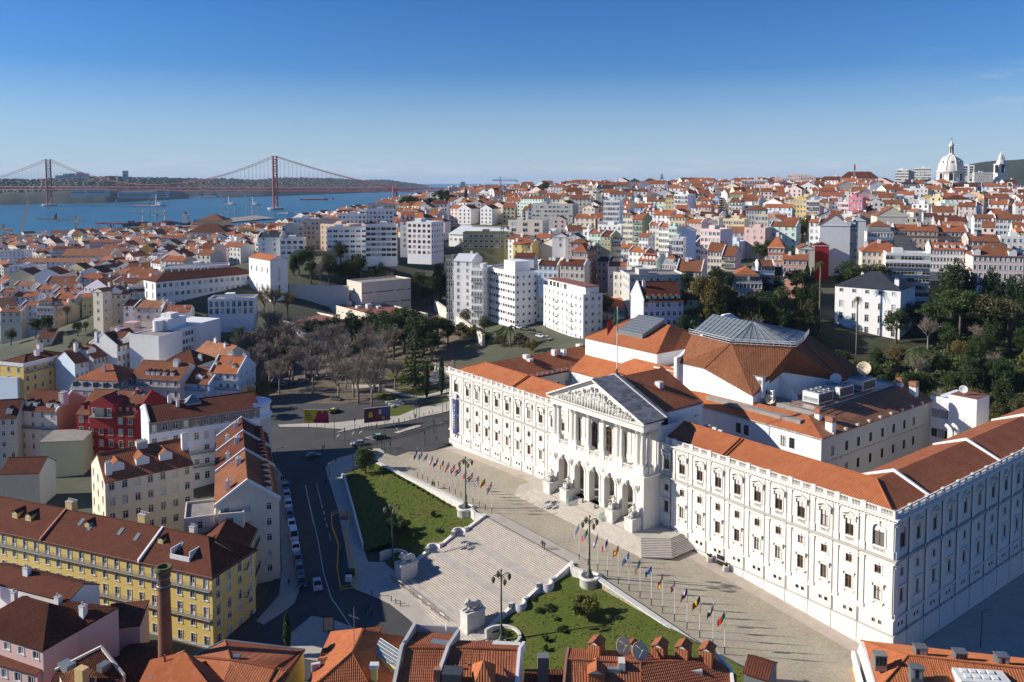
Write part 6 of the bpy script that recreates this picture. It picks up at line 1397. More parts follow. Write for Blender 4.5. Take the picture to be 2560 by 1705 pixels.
def front_roofs():
# pink house, lower left
 a,b=pz(*B3(-300,967),3),pz(*B3(460,1205),3);hou(a,b,10.5,3,-9,col='pink',roof='hip',rc='tiledark',rh=3.6,fl=2,fh=3.6,F=(5,1.3,1.2),name='pink_house',label='pink house with dark hipped roof and white chimneys in the lower left corner',cat='house',chim=((.62,.75,1.0,.8,1.5),(.97,.75,1.0,.9,2.6)),tiles=2,st='s',trim='off_white',top0=.9)
 a,b=pz(*B3(-300,1282),-.8),pz(*B3(400,1472),-.8);hou(a,b,4.5,-.8,-10,col='pink',roof='shed',rc='tiledark',rh=1.6,fl=2,fh=3.4,F=(5,1.2,1.4),name='lower_extension',label='lower pink extension with sloping dark tile roof below the pink house',cat='house',st='s',top0=.8,corn=False)
 a,b=pz(*B3(-250,460),5.5),pz(*B3(728,702),5.5);hou(a,b,6.5,5.5,-9,col='white',roof='gx',rc='tiledark',rh=1.6,fl=3,F=(0,1,1),name='rear_house',label='whitewashed back wall with dark roof between pink house and yellow terrace',cat='house',chim=((.22,-.15,1.1,.9,1.2),(.5,-.2,.9,.7,.8),(.42,.4,1.2,.8,1.2)),corn=False,oh=.1)
 e,o=rse('hipped_house','pink walled house with broad dark tile roof left of the brick chimney',[[(520,812,4.6),(730,702,5.6),(1270,768,5.2),(785,1052,2.2)]],'tiledark','pink',B3)
 hou(pz(*B3(1085,992),0),pz(*B3(1500,948),0),7,0,-9.5,col='pink',roof='shed',rc='tiledark',rh=.7,fl=2,F=(0,1,1),name='outbuilding',label='stepped pink outbuilding with low dark roof in front of the yellow terrace',cat='outbuilding',corn=False)
 hou(pz(*B3(790,1180),-1.5),pz(*B3(1078,1000),-1.5),6,-1.5,-9.5,col='pink',roof='shed',rc='tiledark',rh=1.0,fl=2,F=(0,1,1),name='outbuilding',label='small dark roofed pink outbuilding right of the pink house',cat='outbuilding',corn=False)
 e,o=rse('gabled_house','dark brown gabled roof with a blue skylight and pale coping',[[(600,1440,.5),(1085,1192,2.6),(1330,1500,.2),(1180,1640,-1),(520,1640,-1)]],'tiledark','brick',B3)
 wst(e,o,B3,[(590,1440,.6),(1085,1190,2.7),(1335,1500,.3)],.35,.2,'wall_beige','coping')
 pbox(e,o,B3,(1115,1385,1.5),(1.4,1.6,.25),'zinc','skylight',-.5);pbox(e,o,B3,(720,1400,.9),(2.4,1.6,.6),'glass_roof','skylight',-.5)
 e,o=rse('small_house','small house with lit orange tile roof and yellow chimney at the bottom edge',[[(640,1500,1.2),(890,1372,2.2),(1035,1455,1.4),(1000,1640,.4),(700,1640,.4)]],'tilebrown','cream',B3)
 pbox(e,o,B3,(880,1530,1.5),(1.7,1.2,1.7),'wall_ochre','chimney',-.4)
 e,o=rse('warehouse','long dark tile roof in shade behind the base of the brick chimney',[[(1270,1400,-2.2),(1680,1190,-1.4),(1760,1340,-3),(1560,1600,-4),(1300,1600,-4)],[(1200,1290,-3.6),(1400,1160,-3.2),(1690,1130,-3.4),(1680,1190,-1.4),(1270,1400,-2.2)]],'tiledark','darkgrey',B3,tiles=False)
 # gabled orange roof with lit left slope
 e,o=rse('gabled_house','gabled roof with one sunlit orange slope and one dark slope at the bottom edge',[[(1050,1640,2.0),(1190,1432,2.4),(1430,1338,5.2),(1660,1640,5.2)],[(1430,1338,5.2),(1500,1400,4.4),(1900,1640,2.2),(1660,1640,5.2)]],'tilenew','brick',B1)
 wst(e,o,B1,[(1185,1432,2.5),(1430,1336,5.3)],.4,.25,'wall_brick','coping');pbox(e,o,B1,(1185,1530,3.0),(.8,1.5,.15),'glass_roof','skylight',.5);pbox(e,o,B1,(1280,1415,4.0),(.25,.25,1.2),'tilebrown_plain','flue')
 e,o=rse('hipped_house','dark hipped roof with grey gutter and yellow side wall beside the cypress',[[(1500,1372,3.4),(1745,1248,3.4),(1790,1400,5.6)],[(1745,1248,3.4),(2360,1320,3.4),(2230,1480,5.6),(1790,1400,5.6)],[(1500,1372,3.4),(1790,1400,5.6),(2230,1480,5.6),(2020,1700,3.0),(1700,1640,3.0)],[(2360,1320,3.4),(2230,1480,5.6),(2020,1700,3.0),(2120,1700,3.0)]],'tile','yellow',B1)
 wst(e,o,B1,[(1490,1372,3.5),(1745,1243,3.5),(2365,1318,3.5),(2120,1700,3.1)],.3,.12,'zinc','gutter',.15);v=pbox(e,o,B1,(1840,1390,5.2),(1.0,1.0,.6),'zinc','roof_vent')
 # orange hip roof with lean-to dormers
 e,o=rse('hipped_house','orange hipped roof with tiled dormers and white air conditioner, right of cypress',[[(470,1106,3.8),(770,1085,7.0),(665,1295,7.0),(215,1700,3.4)],[(665,1295,7.0),(880,1700,2.8),(215,1700,3.4)],[(770,1085,7.0),(1185,1156,4.4),(1055,1700,2.6),(880,1700,2.8),(665,1295,7.0)]],'tilenew','yellow',C2)
 for c in((455,1265),(420,1360),(860,1075)):
  p=pz(*C2(c[0],c[1]),5.0)-o;m=MB();rf(m,[(-1.3,-.7,-.6),(1.3,-.7,-.2),(1.3,.9,-.1),(-1.3,.9,-.5)],0,.12);d_=m.bd('dormer','tilebrown',e,loc=p);g=MB();tile_geo(g,[(-1.3,-.7,-.6),(1.3,-.7,-.2),(1.3,.9,-.1),(-1.3,.9,-.5)]);tag(g.bd('roof_tiles','tilebrown_geo',d_),kind='stuff')
 ac=pbox(e,o,C2,(330,1465,3.9),(1.3,.5,1.2),'off_white','air_conditioner',.3);f=MB();f.lt([(0,0),(.38,0),(.42,.06)],14);f.v=[(x,-.26-z,.6+y) for x,y,z in f.v];f.bd('fan','zinc',ac)
 g=MB();q=[pz(*C2(x,y),z)-o for x,y,z in((925,1205,5.6),(1115,1330,5.0),(1065,1480,3.9),(850,1340,4.6))];n_=V3((0,0,.75));g.idx([p+n_ for p in q]+list(q),[(0,1,2,3)],1);g.idx([p+n_ for p in q]+[p-n_ for p in q],[(0,4,5,1),(1,5,6,2),(2,6,7,3),(3,7,4,0)],0);sk=g.bd('roof_lantern',['wall_yellow','glass_roof'],e);b_=MB()
 for i in range(6):k=i/5;b_.tube([q[0].lerp(q[3],k)+n_,q[1].lerp(q[2],k)+n_],.05,4)
 b_.bd('glazing_bars','steel',sk);vt=pbox(e,o,C2,(870,1520,4.4),(.9,.9,1.4),'wall_yellow','chimney');cp_=MB();cp_.box(-.65,.65,-.5,.5,1.4,2.0);cp_.bd('chimney_cap','off_white',vt)
 an=MB();p=pz(*C2(685,1250),7.2)-o;an.tube([p,p+V3((0,0,6.2))],.05,5);an.tube([p+V3((-.8,0,5.0)),p+V3((.9,0,4.4))],.03,4)
 for i in range(5):k=p+V3((-.7+i*.3,0,5.0-i*.11));an.tube([k+V3((0,-.35,0)),k+V3((0,.35,0))],.02,4)
 an.bd('aerial','steel',e)
 # two roofs between raised white party walls
 e,o=rse('row_house','tile roof stepped between two raised white party walls, left one of the pair',[[(1250,1112,6.6),(1618,1140,6.6),(1538,1262,7.8),(1160,1256,7.8)],[(1160,1256,7.8),(1538,1262,7.8),(1490,1700,3.6),(1045,1700,3.6)]],'tile','white',C2)
 wst(e,o,C2,[(1245,1040,7.6),(1120,1255,8.0),(1030,1700,3.8)],.5,.35,'wall_concrete');wst(e,o,C2,[(1250,1050,7.4),(1640,1075,7.4)],.4,.3,'wall_concrete','parapet',1.6);pbox(e,o,C2,(1490,1215,7.4),(3.2,1.2,.3),'glass_roof','skylight',-.25);pbox(e,o,C2,(1450,1540,5.4),(.9,.9,1.6),'wall_brick','chimney')
 big=MB();p=pz(*C2(1525,1060),8.2)-o;big.lt([(0,0),(.4,.05),(.5,.14),(0,.03)],14);big.v=[(p.x+z,p.y+x,p.z+y*1.3) for x,y,z in big.v];big.bd('satellite_dish','dish_white',e)
 e,o=rse('row_house','tile roof with a pyramid dormer and white end wall, right one of the pair',[[(250,868,6.6),(1112,902,6.6),(1045,992,7.6),(130,962,7.6)],[(130,962,7.6),(1045,992,7.6),(985,1700,3.2),(-120,1700,3.2)]],'tile','white',C5)
 wst(e,o,C5,[(250,740,7.6),(105,960,7.9),(-150,1700,3.4)],.5,.35,'wall_concrete');wst(e,o,C5,[(1125,900,6.9),(1062,992,7.8),(1000,1700,3.4)],.45,.3,'wall_white');pbox(e,o,C5,(170,1350,6.0),(2.8,2.2,1.0),'darkmetal','roof_box',-.1)
 p=pz(*C5(580,1330),6.4)-o;m=MB();rf(m,[(-1.7,-1.6,-1.6),(1.7,-1.6,-1.6),(0,.4,2.0)],0);rf(m,[(1.7,-1.6,-1.6),(1.7,2.4,.2),(0,.4,2.0)],0);rf(m,[(-1.7,-1.6,-1.6),(-1.7,2.4,.2),(0,.4,2.0)],0);m.bd('dormer','tilenew',e,loc=p)
 for x0 in(480,640):pbox(e,o,C5,(x0,905,6.9),(1.5,1.0,.12),'roof_red','skylight',-.1)
 pbox(e,o,C5,(890,915,6.9),(4.2,1.0,.2),'off_white','skylight',-.1)
 for i,(x,y) in enumerate(((205,1205),(275,1210),(335,1175),(380,1185),(435,1145),(475,1120),(365,1085),(450,1085),(508,1055),(565,1025))):v_=pbox(e,o,C5,(x,y,6.3),(.16,.2,.16),'tilebrown_plain','vent_tile')
 # low dark roof in the gap, chimney stack in shade
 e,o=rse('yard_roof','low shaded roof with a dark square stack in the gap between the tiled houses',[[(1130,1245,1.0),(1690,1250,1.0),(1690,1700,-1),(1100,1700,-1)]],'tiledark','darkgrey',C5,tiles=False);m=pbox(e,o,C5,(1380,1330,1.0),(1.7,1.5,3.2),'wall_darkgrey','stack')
 # house with the tile-hung dormers
 e,o=rse('dormer_house','tile roof with tile-hung dormers and two cream satellite dishes below the right lawn',[[(440,1308,5.4),(900,1330,5.4),(1570,1405,5.4),(1000,1420,6.6),(425,1396,6.6)],[(425,1396,6.6),(1000,1420,6.6),(1000,1760,2.6),(395,1760,2.6)],[(1000,1420,6.6),(1570,1405,5.4),(1730,1530,3.6),(1730,1760,1.8),(1000,1760,2.6)]],'tile','brick',D3)
 for x,y in((655,1350),(1145,1370),(1330,1380),(1515,1400)):tdo(e,o,D3,(x,y,5.6),1.9,2.2,2.0,-.5,'tile')
 tdo(e,o,D3,(655,1520,5.0),2.4,3.0,1.2,-.1);tdo(e,o,D3,(935,1330,5.6),1.6,1.6,1.2,-.5,'tile')
 big_dish(e,o,D3,(857,1290,7.4),1.25,radians(25));big_dish(e,o,D3,(985,1328,7.2),1.3,radians(20));pbox(e,o,D3,(850,1480,5.4),(1.0,1.6,1.6),'wall_beige','chimney',-.1);pbox(e,o,D3,(790,1450,5.9),(1.9,2.2,.3),'glass_roof','skylight',-.1);wst(e,o,D3,[(1590,1350,5.6),(1700,1480,4.6),(1735,1760,2.4)],.45,.3,'wall_white');wst(e,o,D3,[(436,1305,5.5),(420,1396,6.7),(385,1760,2.7)],.35,.2,'wall_brick','coping')
 pbox(e,o,D3,(1300,1460,5.2),(6.5,1.2,.1),'wall_concrete','flat_panel',-.12)
 # concrete ramp and low sheds to its right
 hou(pz(*D3(1800,1480),1.5),pz(*D3(1990,1540),1.5),5,1.5,-8,col='darkgrey',roof='gx',rc='tiledark',rh=1.2,fl=1,F=(0,1,1),name='shed',label='dark gabled shed with small windows right of the dormer house',cat='shed',corn=False)
 m=MB();q=[tq(17,-27,-2.0),tq(4,-31,-2.2),tq(-16,-33,-3.4),tq(-16,-40,-6.5),tq(8,-42,-6.5),tq(17,-36,-5)];lo=[V3((p.x,p.y,-9)) for p in q];n_=len(q);m.idx(q+lo,[tuple(range(n_))]+[(i,(i+1)%n_,n_+(i+1)%n_,n_+i) for i in range(n_)]);o_=m.bd('ramp_wall','wall_concrete');tag(o_,'grey concrete ramp wall below the right end of the forecourt','wall')
 # orange roof with zinc dormers, lower right corner
 e,o=rse('corner_house','bright orange hipped roof with grey zinc dormers in the lower right corner',[[(722,1248,2.6),(1990,1390,2.6),(2300,1500,5.2),(1088,1366,5.2)],[(722,1248,2.6),(1088,1366,5.2),(850,1640,2.6)],[(1088,1366,5.2),(2300,1500,5.2),(2300,1900,1.6),(850,1640,2.6)]],'tilenew','white',B4)
 for x,y in((866,1400),(1180,1340),(1486,1378),(1810,1408),(1145,1500)):
  d_=pbox(e,o,B4,(x,y+25,4.4),(1.7,1.4,1.5),'zinc','dormer',-.1);k=MB();k.box(-.95,.95,-.8,.8,1.5,1.62);k.bd('dormer_roof','zinc',d_)
  for i in range(3):s_=MB();s_.box(-.75+i*.52,-.35+i*.52,-.74,-.70,.1,1.35);s_.bd('pane','glass',d_)
 t=pbox(e,o,B4,(1660,1545,4.6),(7,3.4,.5),'off_white','roof_terrace',-.12)
 for i in range(8):k=MB();x=-2.6+(i%4)*1.25;y=-.9+(i//4)*1.4;k.box(x,x+.8,y,y+.8,.5,.7);k.bd('terrace_seat','white_paint',t)
 wst(e,o,B4,[(735,1245,2.7),(845,1640,2.7)],.3,.15,'white_paint','verge');m=MB();q=[pz(*B4(x,y),z)-o for x,y,z in((722,1248,2.6),(850,1640,2.6),(800,1660,-.4),(690,1330,-.4))];m.face(q,0,[(0,0),(12,0),(12,3),(0,3)]);m.bd('metal_cladding','metal_roof',e);wst(e,o,B4,[(660,1335,-.2),(750,1660,-.4)],.5,.25,'white_paint','parapet',1);m=MB();q=[pz(*B4(x,y),z)-o for x,y,z in((660,1345,-.3),(745,1660,-.5))];m.face([q[0],q[1],q[1]+V3((0,0,-8)),q[0]+V3((0,0,-8))]);m.bd('side_wall','wall_peach',e)
 # brick factory chimney
 c=ps(414,1640,128);b=V3((c.x,c.y,-9.5));e=em('brick_chimney',b,0,'tall round brick factory chimney with mossy crown in front of the yellow terrace','chimney');m=MB();H_=26.8;n=24;prof=[(1.22,0),(1.16,6),(1.06,14),(.92,23.2)]
 for(r0,z0),(r1,z1) in zip(prof[:-1],prof[1:]):
  for j in range(n):A,B=2*pi*j/n,2*pi*(j+1)/n;m.face([(r0*cos(A),r0*sin(A),z0),(r0*cos(B),r0*sin(B),z0),(r1*cos(B),r1*sin(B),z1),(r1*cos(A),r1*sin(A),z1)],0,[(A*1.05,z0),(B*1.05,z0),(B*1.05,z1),(A*1.05,z1)])
 m.bd('shaft','chimney_brick',e);k=MB();k.lt([(.92,23.2),(1.0,23.3),(1.0,23.6),(.93,23.7),(.94,25.2),(1.02,25.3),(1.05,25.7),(1.2,26.1)],24);k.bd('collar','chimney_brick',e);k=MB();k.lt([(1.2,26.1),(1.32,26.4),(1.22,26.8),(.9,26.8),(.78,26.0),(.7,23)],24);k.bd('crown','moss',e);k=MB();k.lt([(1.0,23.75),(1.06,23.8),(1.06,23.95),(1.0,24.0)],24);k.bd('iron_band','zinc',e);k=MB();k.lt([(1.03,25.0),(1.08,25.05),(1.08,25.2)],24);k.bd('iron_band','zinc',e)
front_roofs()
# ================================================================ the city on the slopes
COLN=dict(white='white',cream='cream',yellow='yellow',paleyellow='pale yellow',pink='pink',palepink='pale pink',lilac='lilac',blue='blue',paleblue='pale blue',red='dark red',peach='peach',grey='grey',beige='beige',green='dull green',mint='mint green',ochre='ochre',rose='rose pink',brick='brick red',darkgrey='dark grey',olive='olive',salmon='salmon',mauve='mauve',concrete='concrete grey',shade='beige')
RCN=dict(tile='red tile',tilenew='orange tile',tiledark='dark tile',tilebrown='brown tile',tileold='weathered tile',slate='slate',roof_flat='flat',roof_red='flat red',metal_roof='white metal')
RFN=dict(gx='roof',gy='gable',hip='hipped roof',flat='flat roof',man='mansard',shed='lean-to')
NUM=['no','one','two','three','four','five','six','seven','eight','nine','ten']
def where(u,v,s):
 if s>1000 and u<760:return 'near the port cranes'
 if u<420:return 'in the low riverside quarter' if v<650 else 'left of the white school'
 if u<860:return 'before the bridge tower' if v<600 else 'behind the white school'
 if u<1120:return 'left of the white hangar' if v<640 else 'beyond the park trees'
 if u<1420:return 'on the crest behind the hangar' if v<540 else 'right of the white hangar' if v<640 else 'on the street behind the palace'
 if u<1760:return 'on the far ridge' if v<480 else 'around the white high-rise' if v<600 else 'on the slope behind the palace'
 if u<2130:return 'on the skyline left of basilica' if v<480 else 'on the slope left of basilica' if v<570 else 'above the palace garden'
 return 'beside the basilica dome' if v<480 else 'on the slope below the basilica' if v<600 else 'above the white residence'
AUTO=[]
def B(u0,u1,v,s,a=0,fl=4,col='white',roof='gx',rc='tile',n=None,d=None,R=None,L=None,lab=None,fh=3.2,**k):
 """a house sighted between u0 and u1 at eaves line v, at distance s, front turned by a degrees"""
 c=ps((u0+u1)/2,v,s);a=a-20 if u0>1240 and s>340 and a>-20 else a;ar=radians(a);ex=V3((cos(ar),sin(ar),0));w=(u1-u0)*s/F/max(.3,cos(ar)-sin(ar)*c.x/c.y)
 p0=c-ex*w/2;p1=c+ex*w/2;d=d or max(8,min(14,w*.9));n=max(1,int(w/2.9)) if n is None else n
 zb=c.z-fl*fh;g=min(gz(p0.x,p0.y),gz(p1.x,p1.y));zb=min(zb,g) if g>c.z-fl*fh-14 else zb
 near=s<340;nr=R if R is not None else max(1,int(d/3.5))
 ch=k.pop('chim',None)
 if ch is None and roof!='flat':ch=tuple((RU(.1,.9),RU(.25,.75),RU(.7,1.5),.8,RU(1.2,2.2)) for _ in range(RC((1,1,2))))
 name=k.pop('name','house' if fl<5 else 'apartment_block');fi=k.pop('fire',RC(('','L','R','LR')) if roof=='gx' else '')
 e=hou(p0,p1,d,c.z,zb,col=col,roof=roof,rc=rc,fl=fl,fh=fh,F=(n,k.pop('ww',1.15),k.pop('hh',1.7)) if n else None,R=(nr,1.0,1.5) if nr else None,L=(L if L is not None else nr,1.0,1.5) if(L if L is not None else nr) else None,near=near,name=name,cat='house' if name=='house' else 'building',label=lab,chim=ch or(),fire=fi,corn=s<450,**k)
 if roof=='flat' and k.get('box',1):
  b=MB();w_=HOUSES[-1][3];x=RU(.15,.5)*w_;b.box(x,x+min(4,w_*.3),d*.3,d*.7,c.z-zb,c.z-zb+2.4);b.bd('stair_head','wall_'+col,e)
 if not lab:AUTO.append((e,(u0+u1)/2,v,s,f"{COLN[col]} {NUM[min(fl, 10)]}-storey house, {RCN.get(rc, rc)} {RFN[roof]}," if roof!='flat' else f"{COLN[col]} {NUM[min(fl, 10)]}-storey flat-roofed block,"))
 return e
Q=lambda ox:(lambda x:ox+x*.27234)
def V(y):return 360+y*.27234
def mid_city():
 X=Q(640)
 # school on the hill with its tower
 a,b=pz(389,704,26),pz(640,682,26);hou(a,b,15,26,6,col='white',roof='hip',rc='tiledark',rh=3.4,fl=4,fh=4.6,F=(18,1.6,1.9),L=(2,1.6,3.2),name='school_building',label='long white school building with rows of square windows on the hill',cat='building',near=False,top0=1.4)
 a,b=pz(675,650,35.5),pz(719,647,35.5);hou(a,b,26,35.5,6,col='white',roof='gy',rc='tilenew',rh=2.0,fl=2,fh=9,F=(1,1.3,7.0),L=(4,1.2,2.6),name='school_tower',label='tall white gabled block with orange roof at the end of the school',cat='building',near=False,top0=4.5)
 B(411,575,668,455,20,2,'white','flat',n=9,ww=3.2,hh=2.2,d=14,lab='glass and white roof pavilion behind the long white school',name='pavilion')
 B(520,634,750,372,8,3,'white','flat',n=8,ww=1.5,hh=2.6,d=12,lab='white low wing with arched windows and glass canopy below the school',name='school_wing')
 B(258,318,735,398,6,4,'paleyellow','hip','tileold',n=4,d=14,fh=4,lab='ornate cream and yellow villa with round gable left of the school',name='villa',dorm=((.5,.02,5.5,1.6),));B(320,362,728,405,28,4,'cream','gx','tilebrown',n=3,fh=4,lab='cream side wing of the ornate villa with small roof chimneys',name='villa_wing',chim=((.1,.3),(.3,.3),(.5,.3),(.7,.3),(.9,.3)))
 B(232,256,728,393,-18,4,'cream','gy','tileold',n=1,d=12,fh=4,lab='narrow cream gabled front with tall arched window at the villa corner',name='gable_house')
 # stone museum blocks and terraces
 a,b=pz(904,710,23),pz(1027,699,23);hou(a,b,16,23,5,col='beige',roof='flat',fl=2,fh=6,F=(14,2.2,.9),L=(1,4.0,.9),name='museum_block',label='square beige stone block with ribbon windows above the park trees',cat='building',near=False,top0=4.5,trim=None)
 a,b=pz(808,758,11),pz(962,800,11);hou(a,b,24,11,-2,col='beige',roof='flat',rc='roof_red',fl=1,fh=3,F=(16,2.0,.9),name='museum_wing',label='long low stone wing with machinery and red roof behind the dark park trees',cat='building',near=False,top0=1.6,trim=None)
 e=HOUSES[-1][0];w=HOUSES[-1][3]
 for i in range(9):m=MB();x=4+i*3.6;m.box(x,x+2.2,6+(i%3)*4,8.4+(i%3)*4,13,14.2+(i%2));m.bd('roof_plant','off_white',e)
 a,b=pz(640,790,8),pz(806,828,8);hou(a,b,26,8,-3,col='white',roof='flat',rc='roof_red',fl=1,F=(0,1,1),name='low_wing',label='low white walled building with red flat roof seen through bare trees',cat='building',near=False)
 for(u0,v0,u1,v1,z,zb,lab) in((722,712,870,716,21,9,'long beige retaining wall of the upper terrace right of the school tower'),(700,742,870,744,14,2,'long beige retaining wall of the lower terrace right of the school tower'),(1085,752,1205,838,12,2,'curved grey retaining wall beside the climbing street')):
  a,b=pz(u0,v0,z),pz(u1,v1,z);hou(a,b,1.2,z,zb,col='beige',roof='flat',fl=1,F=(0,1,1),name='retaining_wall',label=lab,cat='wall',near=False,par=.3)
  # modern flats beyond the terrace garden
 B(817,917,572,478,4,6,'white','flat',n=7,ww=2.6,hh=1.5,fh=3.0,d=13,trim=None,lab='white modern flats with long dark window bands, lower left half',name='apartment_block');B(914,991,566,470,4,6,'white','flat',n=6,ww=2.6,hh=1.6,fh=3.0,d=14,trim=None,frame='wood_brown',lab='white modern flats with loggias and brown shutters, taller right half',name='apartment_block')
 B(1018,1078,558,460,-22,6,'white','flat',n=5,ww=1.8,hh=1.7,fh=3.0,d=15,R=5,trim=None,frame='red_paint',lab='white modern flats with red and orange panels left of the hangar',name='apartment_block')
 B(1000,1022,553,475,0,5,'white','hip','tilebrown',lab='white corner villa with brown roof behind the red panelled flats')
 for u0,u1,v,s,fl,c in((705,756,567,520,6,'grey'),(756,850,553,530,7,'concrete'),(732,778,548,560,6,'white'),(845,915,538,560,7,'white'),(912,983,527,575,8,'white'),(920,990,512,640,6,'concrete')):B(u0,u1,v,s,6,fl,c,'flat',n=max(4,int((u1-u0)/10)),ww=1.6,fh=3.0,trim=None)
 B(645,700,592,500,0,3,'white','gx','slate',n=2);B(700,760,600,495,8,3,'white','flat',n=4,ww=2.2,frame='wood_brown',trim=None)
 # hangar
 a,b=ps(1122,557,560),ps(1364,573,520);b.z=a.z=30;hou(a,b,30,41,24,col='white',roof='gx',rc='metal_roof',rh=5,fl=1,fh=6,F=(20,1.6,1.6),name='hangar',label='long white hangar with pale metal roof in the middle distance',cat='building',near=False,fire='',top0=3,oh=.8,corn=False)
 B(1270,1356,554,505,0,5,'beige','flat',n=3,ww=3.0,hh=2.2,fh=3.6,d=12,lab='plain beige block with two columns of wide windows in front of the hangar',name='school_building');B(1157,1275,584,500,-4,3,'olive','flat',n=9,ww=2.2,d=12,lab='long olive grey school block with dark windows in front of the hangar',name='school_building');B(1282,1330,610,470,-6,2,'yellow','gx','tile',n=3)
 # street behind the palace
 B(1117,1134,650,395,-25,9,'darkgrey','flat',n=3,ww=2.0,hh=2.6,d=10,trim=None,lab='narrow dark glass office front at the top of the climbing street',name='office_block');B(1134,1180,652,390,-18,8,'white','gx','metal_roof',n=2,d=14,lab='white building wrapped in pale netting with blue-white roof',name='wrapped_building');B(1178,1206,674,372,-22,8,'white','flat',n=4,ww=1.0,hh=2.0,d=12,balc=(1,3,5),lab='narrow white house with iron balconies beside the ribbon window office',name='town_house')
 a,b=pz(1205,668,36.5),pz(1287,684,36.5);hou(a,b,15,36.5,8,col='white',roof='flat',fl=8,fh=3.3,F=(14,1.7,1.3),R=(5,1.0,1.2),name='office_block',label='white office block with continuous window ribbons above the parked cars',cat='building',near=False,trim=None,frame='wood_brown',colR='white',top0=1.1)
 e=HOUSES[-1][0];m=MB();m.box(14,24,4,12,28.5,33);m.bd('stair_head','wall_white',e)
 B(1296,1330,716,372,-22,6,'cream','hip','tilebrown',n=3,d=11,lab='cream town house with stained ornate front beside the white apartment block');B(1330,1362,728,364,-22,5,'cream','gy','tilenew',n=3,d=11,lab='narrow cream house with small attic gable left of the penthouse block')
 a,b=pz(1359,716,31),pz(1458,741,31);hou(a,b,9,31,11,col='white',roof='flat',fl=6,fh=3.1,F=(9,1.0,1.3),R=(3,1.0,1.3),name='apartment_block',label='white apartment block with small balconies and a glazed penthouse',cat='building',colR='white')
 e=HOUSES[-1][0];w=HOUSES[-1][3];m=MB();ops=[(1+i*3.2,3.4+i*3.2,20.6,22.8) for i in range(5)];wop(m,(1.2,1.8),(1,0),w-2.4,20,23.4,ops,.2);m.box(1.2,w-1.2,2.1,8,20,23.4);pe=m.bd('penthouse','wall_white',e);m=MB();m.box(.8,w-.8,1.4,8.4,23.4,23.7);m.bd('penthouse_roof','roof_red',pe)
 me,pn=win_mesh(2.4,2.2,'s','white_paint',None,True)
 for o in ops:q=add('window',me,pe,(1.2+(o[0]+o[1])/2,1.8,20.6));add('pane',pn,q)
 for i in range(4):
  for x in(w*.33,w*.72):m=MB();z=2.6+3.1*(i+1);m.box(x-1.2,x+1.2,-1.2,0,z,z+.18);bo=m.bd('balcony','off_white',e);r=MB();rail(r,(x-1.2,-1.15),(x+1.2,-1.15),z+.18,.9,.2);r.bd('balcony_railing','iron',bo)
 a,b=pz(1468,772,22),pz(1560,792,22);hou(a,b,16,22,8,col='white',roof='man',rc='tile',rh=3.0,fl=3,fh=3.6,F=(8,1.0,1.9),R=(4,1.,1.9),name='corner_building',label='white corner building with blue-grey mansard and orange hipped roof behind the palace',cat='building',balc=(0,),dcol='zinc_roof')
 B(1609,1708,752,292,8,4,'lilac','gx','tiledark',n=7,d=16,R=0,rh=6.0,dorm=((.15,.05,1.4,1.1),(.3,.05,1.4,1.1),(.45,.05,1.4,1.1),(.6,.05,1.4,1.1),(.75,.05,1.4,1.1),(.9,.05,1.4,1.1)),dcol='green',fire='L',lab='lilac building with large dark red roof and green dormers behind the palace',name='building');B(1708,1760,748,300,14,4,'green','hip','tiledark',n=4,lab='dark green tiled house with a white dish beside the lilac building')
 X=Q(1280)
 def Z(x0,x1,y,s,*a,**k):return B(X(x0),X(x1),V(y),s,*a,**k)
 Z(180,555,560,600,0,5,'concrete','flat',n=10,ww=2.4);Z(535,720,500,660,6,4,'cream','gx','tilebrown');Z(650,760,585,560,-6,5,'cream','gy','tilebrown',n=3);Z(770,840,600,575,10,5,'beige','gx','tilebrown')
 B(X(840),X(985),V(528),520,-20,8,'white','flat',n=7,ww=1.4,d=13,R=3,lab='white high-rise with pale tiled bands standing on the hillside',name='tower_block')
 Z(1020,1105,645,470,-12,6,'cream','hip','tileold',n=4);Z(1105,1195,690,460,-10,6,'green','gx','tile',n=3,colR='olive',d=15,R=0,balc=(0,1,2,3));Z(650,705,800,455,-10,3,'white','flat');Z(705,812,815,448,-14,4,'mint','gx','tile',n=4);Z(815,905,845,440,-12,4,'olive','gx','tiledark',n=3,colR='olive',R=0,d=13)
 Z(525,705,905,420,4,4,'pink','hip','tilebrown');Z(550,688,985,362,-22,6,'pink','hip','tile',n=6,d=15,colR='brick',R=3);Z(780,905,1075,372,-10,4,'pink','gx','tiledark',n=3);Z(880,1060,1120,362,8,3,'lilac','gx','tile',n=3)
 Z(895,1000,905,440,-25,4,'paleyellow','gx','tile',n=5,dorm=((.2,.1),(.4,.1),(.6,.1),(.8,.1)));Z(1000,1110,950,425,-25,4,'white','gx','tilenew',n=4,R=0);Z(1070,1230,985,402,-18,3,'white','gx','tilenew',n=4,colR='brick');Z(1160,1325,1068,385,-15,4,'white','gx','tilenew',n=6,colR='mint',R=0,dorm=((.2,.1),(.4,.1),(.6,.1),(.8,.1)),d=13);Z(1385,1510,1105,378,-15,4,'white','man','tile',n=6)
 Z(1505,1740,1165,352,-20,4,'cream','gx','tilebrown',n=8,colR='grey',R=0,d=18,rh=4);Z(1795,1935,985,395,-24,5,'cream','gx','tilebrown',n=5,colR='mauve',R=0,d=19);Z(1925,2045,1025,385,-24,5,'paleyellow','gx','tilebrown',n=5,colR='mauve',R=0,d=19,balc=(0,1,2));Z(1690,1835,905,412,-18,5,'white','gx','tiledark',n=6,ww=1.6,colR='white',d=14,R=0);Z(1468,1568,880,405,-20,6,'white','flat',n=4,ww=2.2,d=12,R=0)
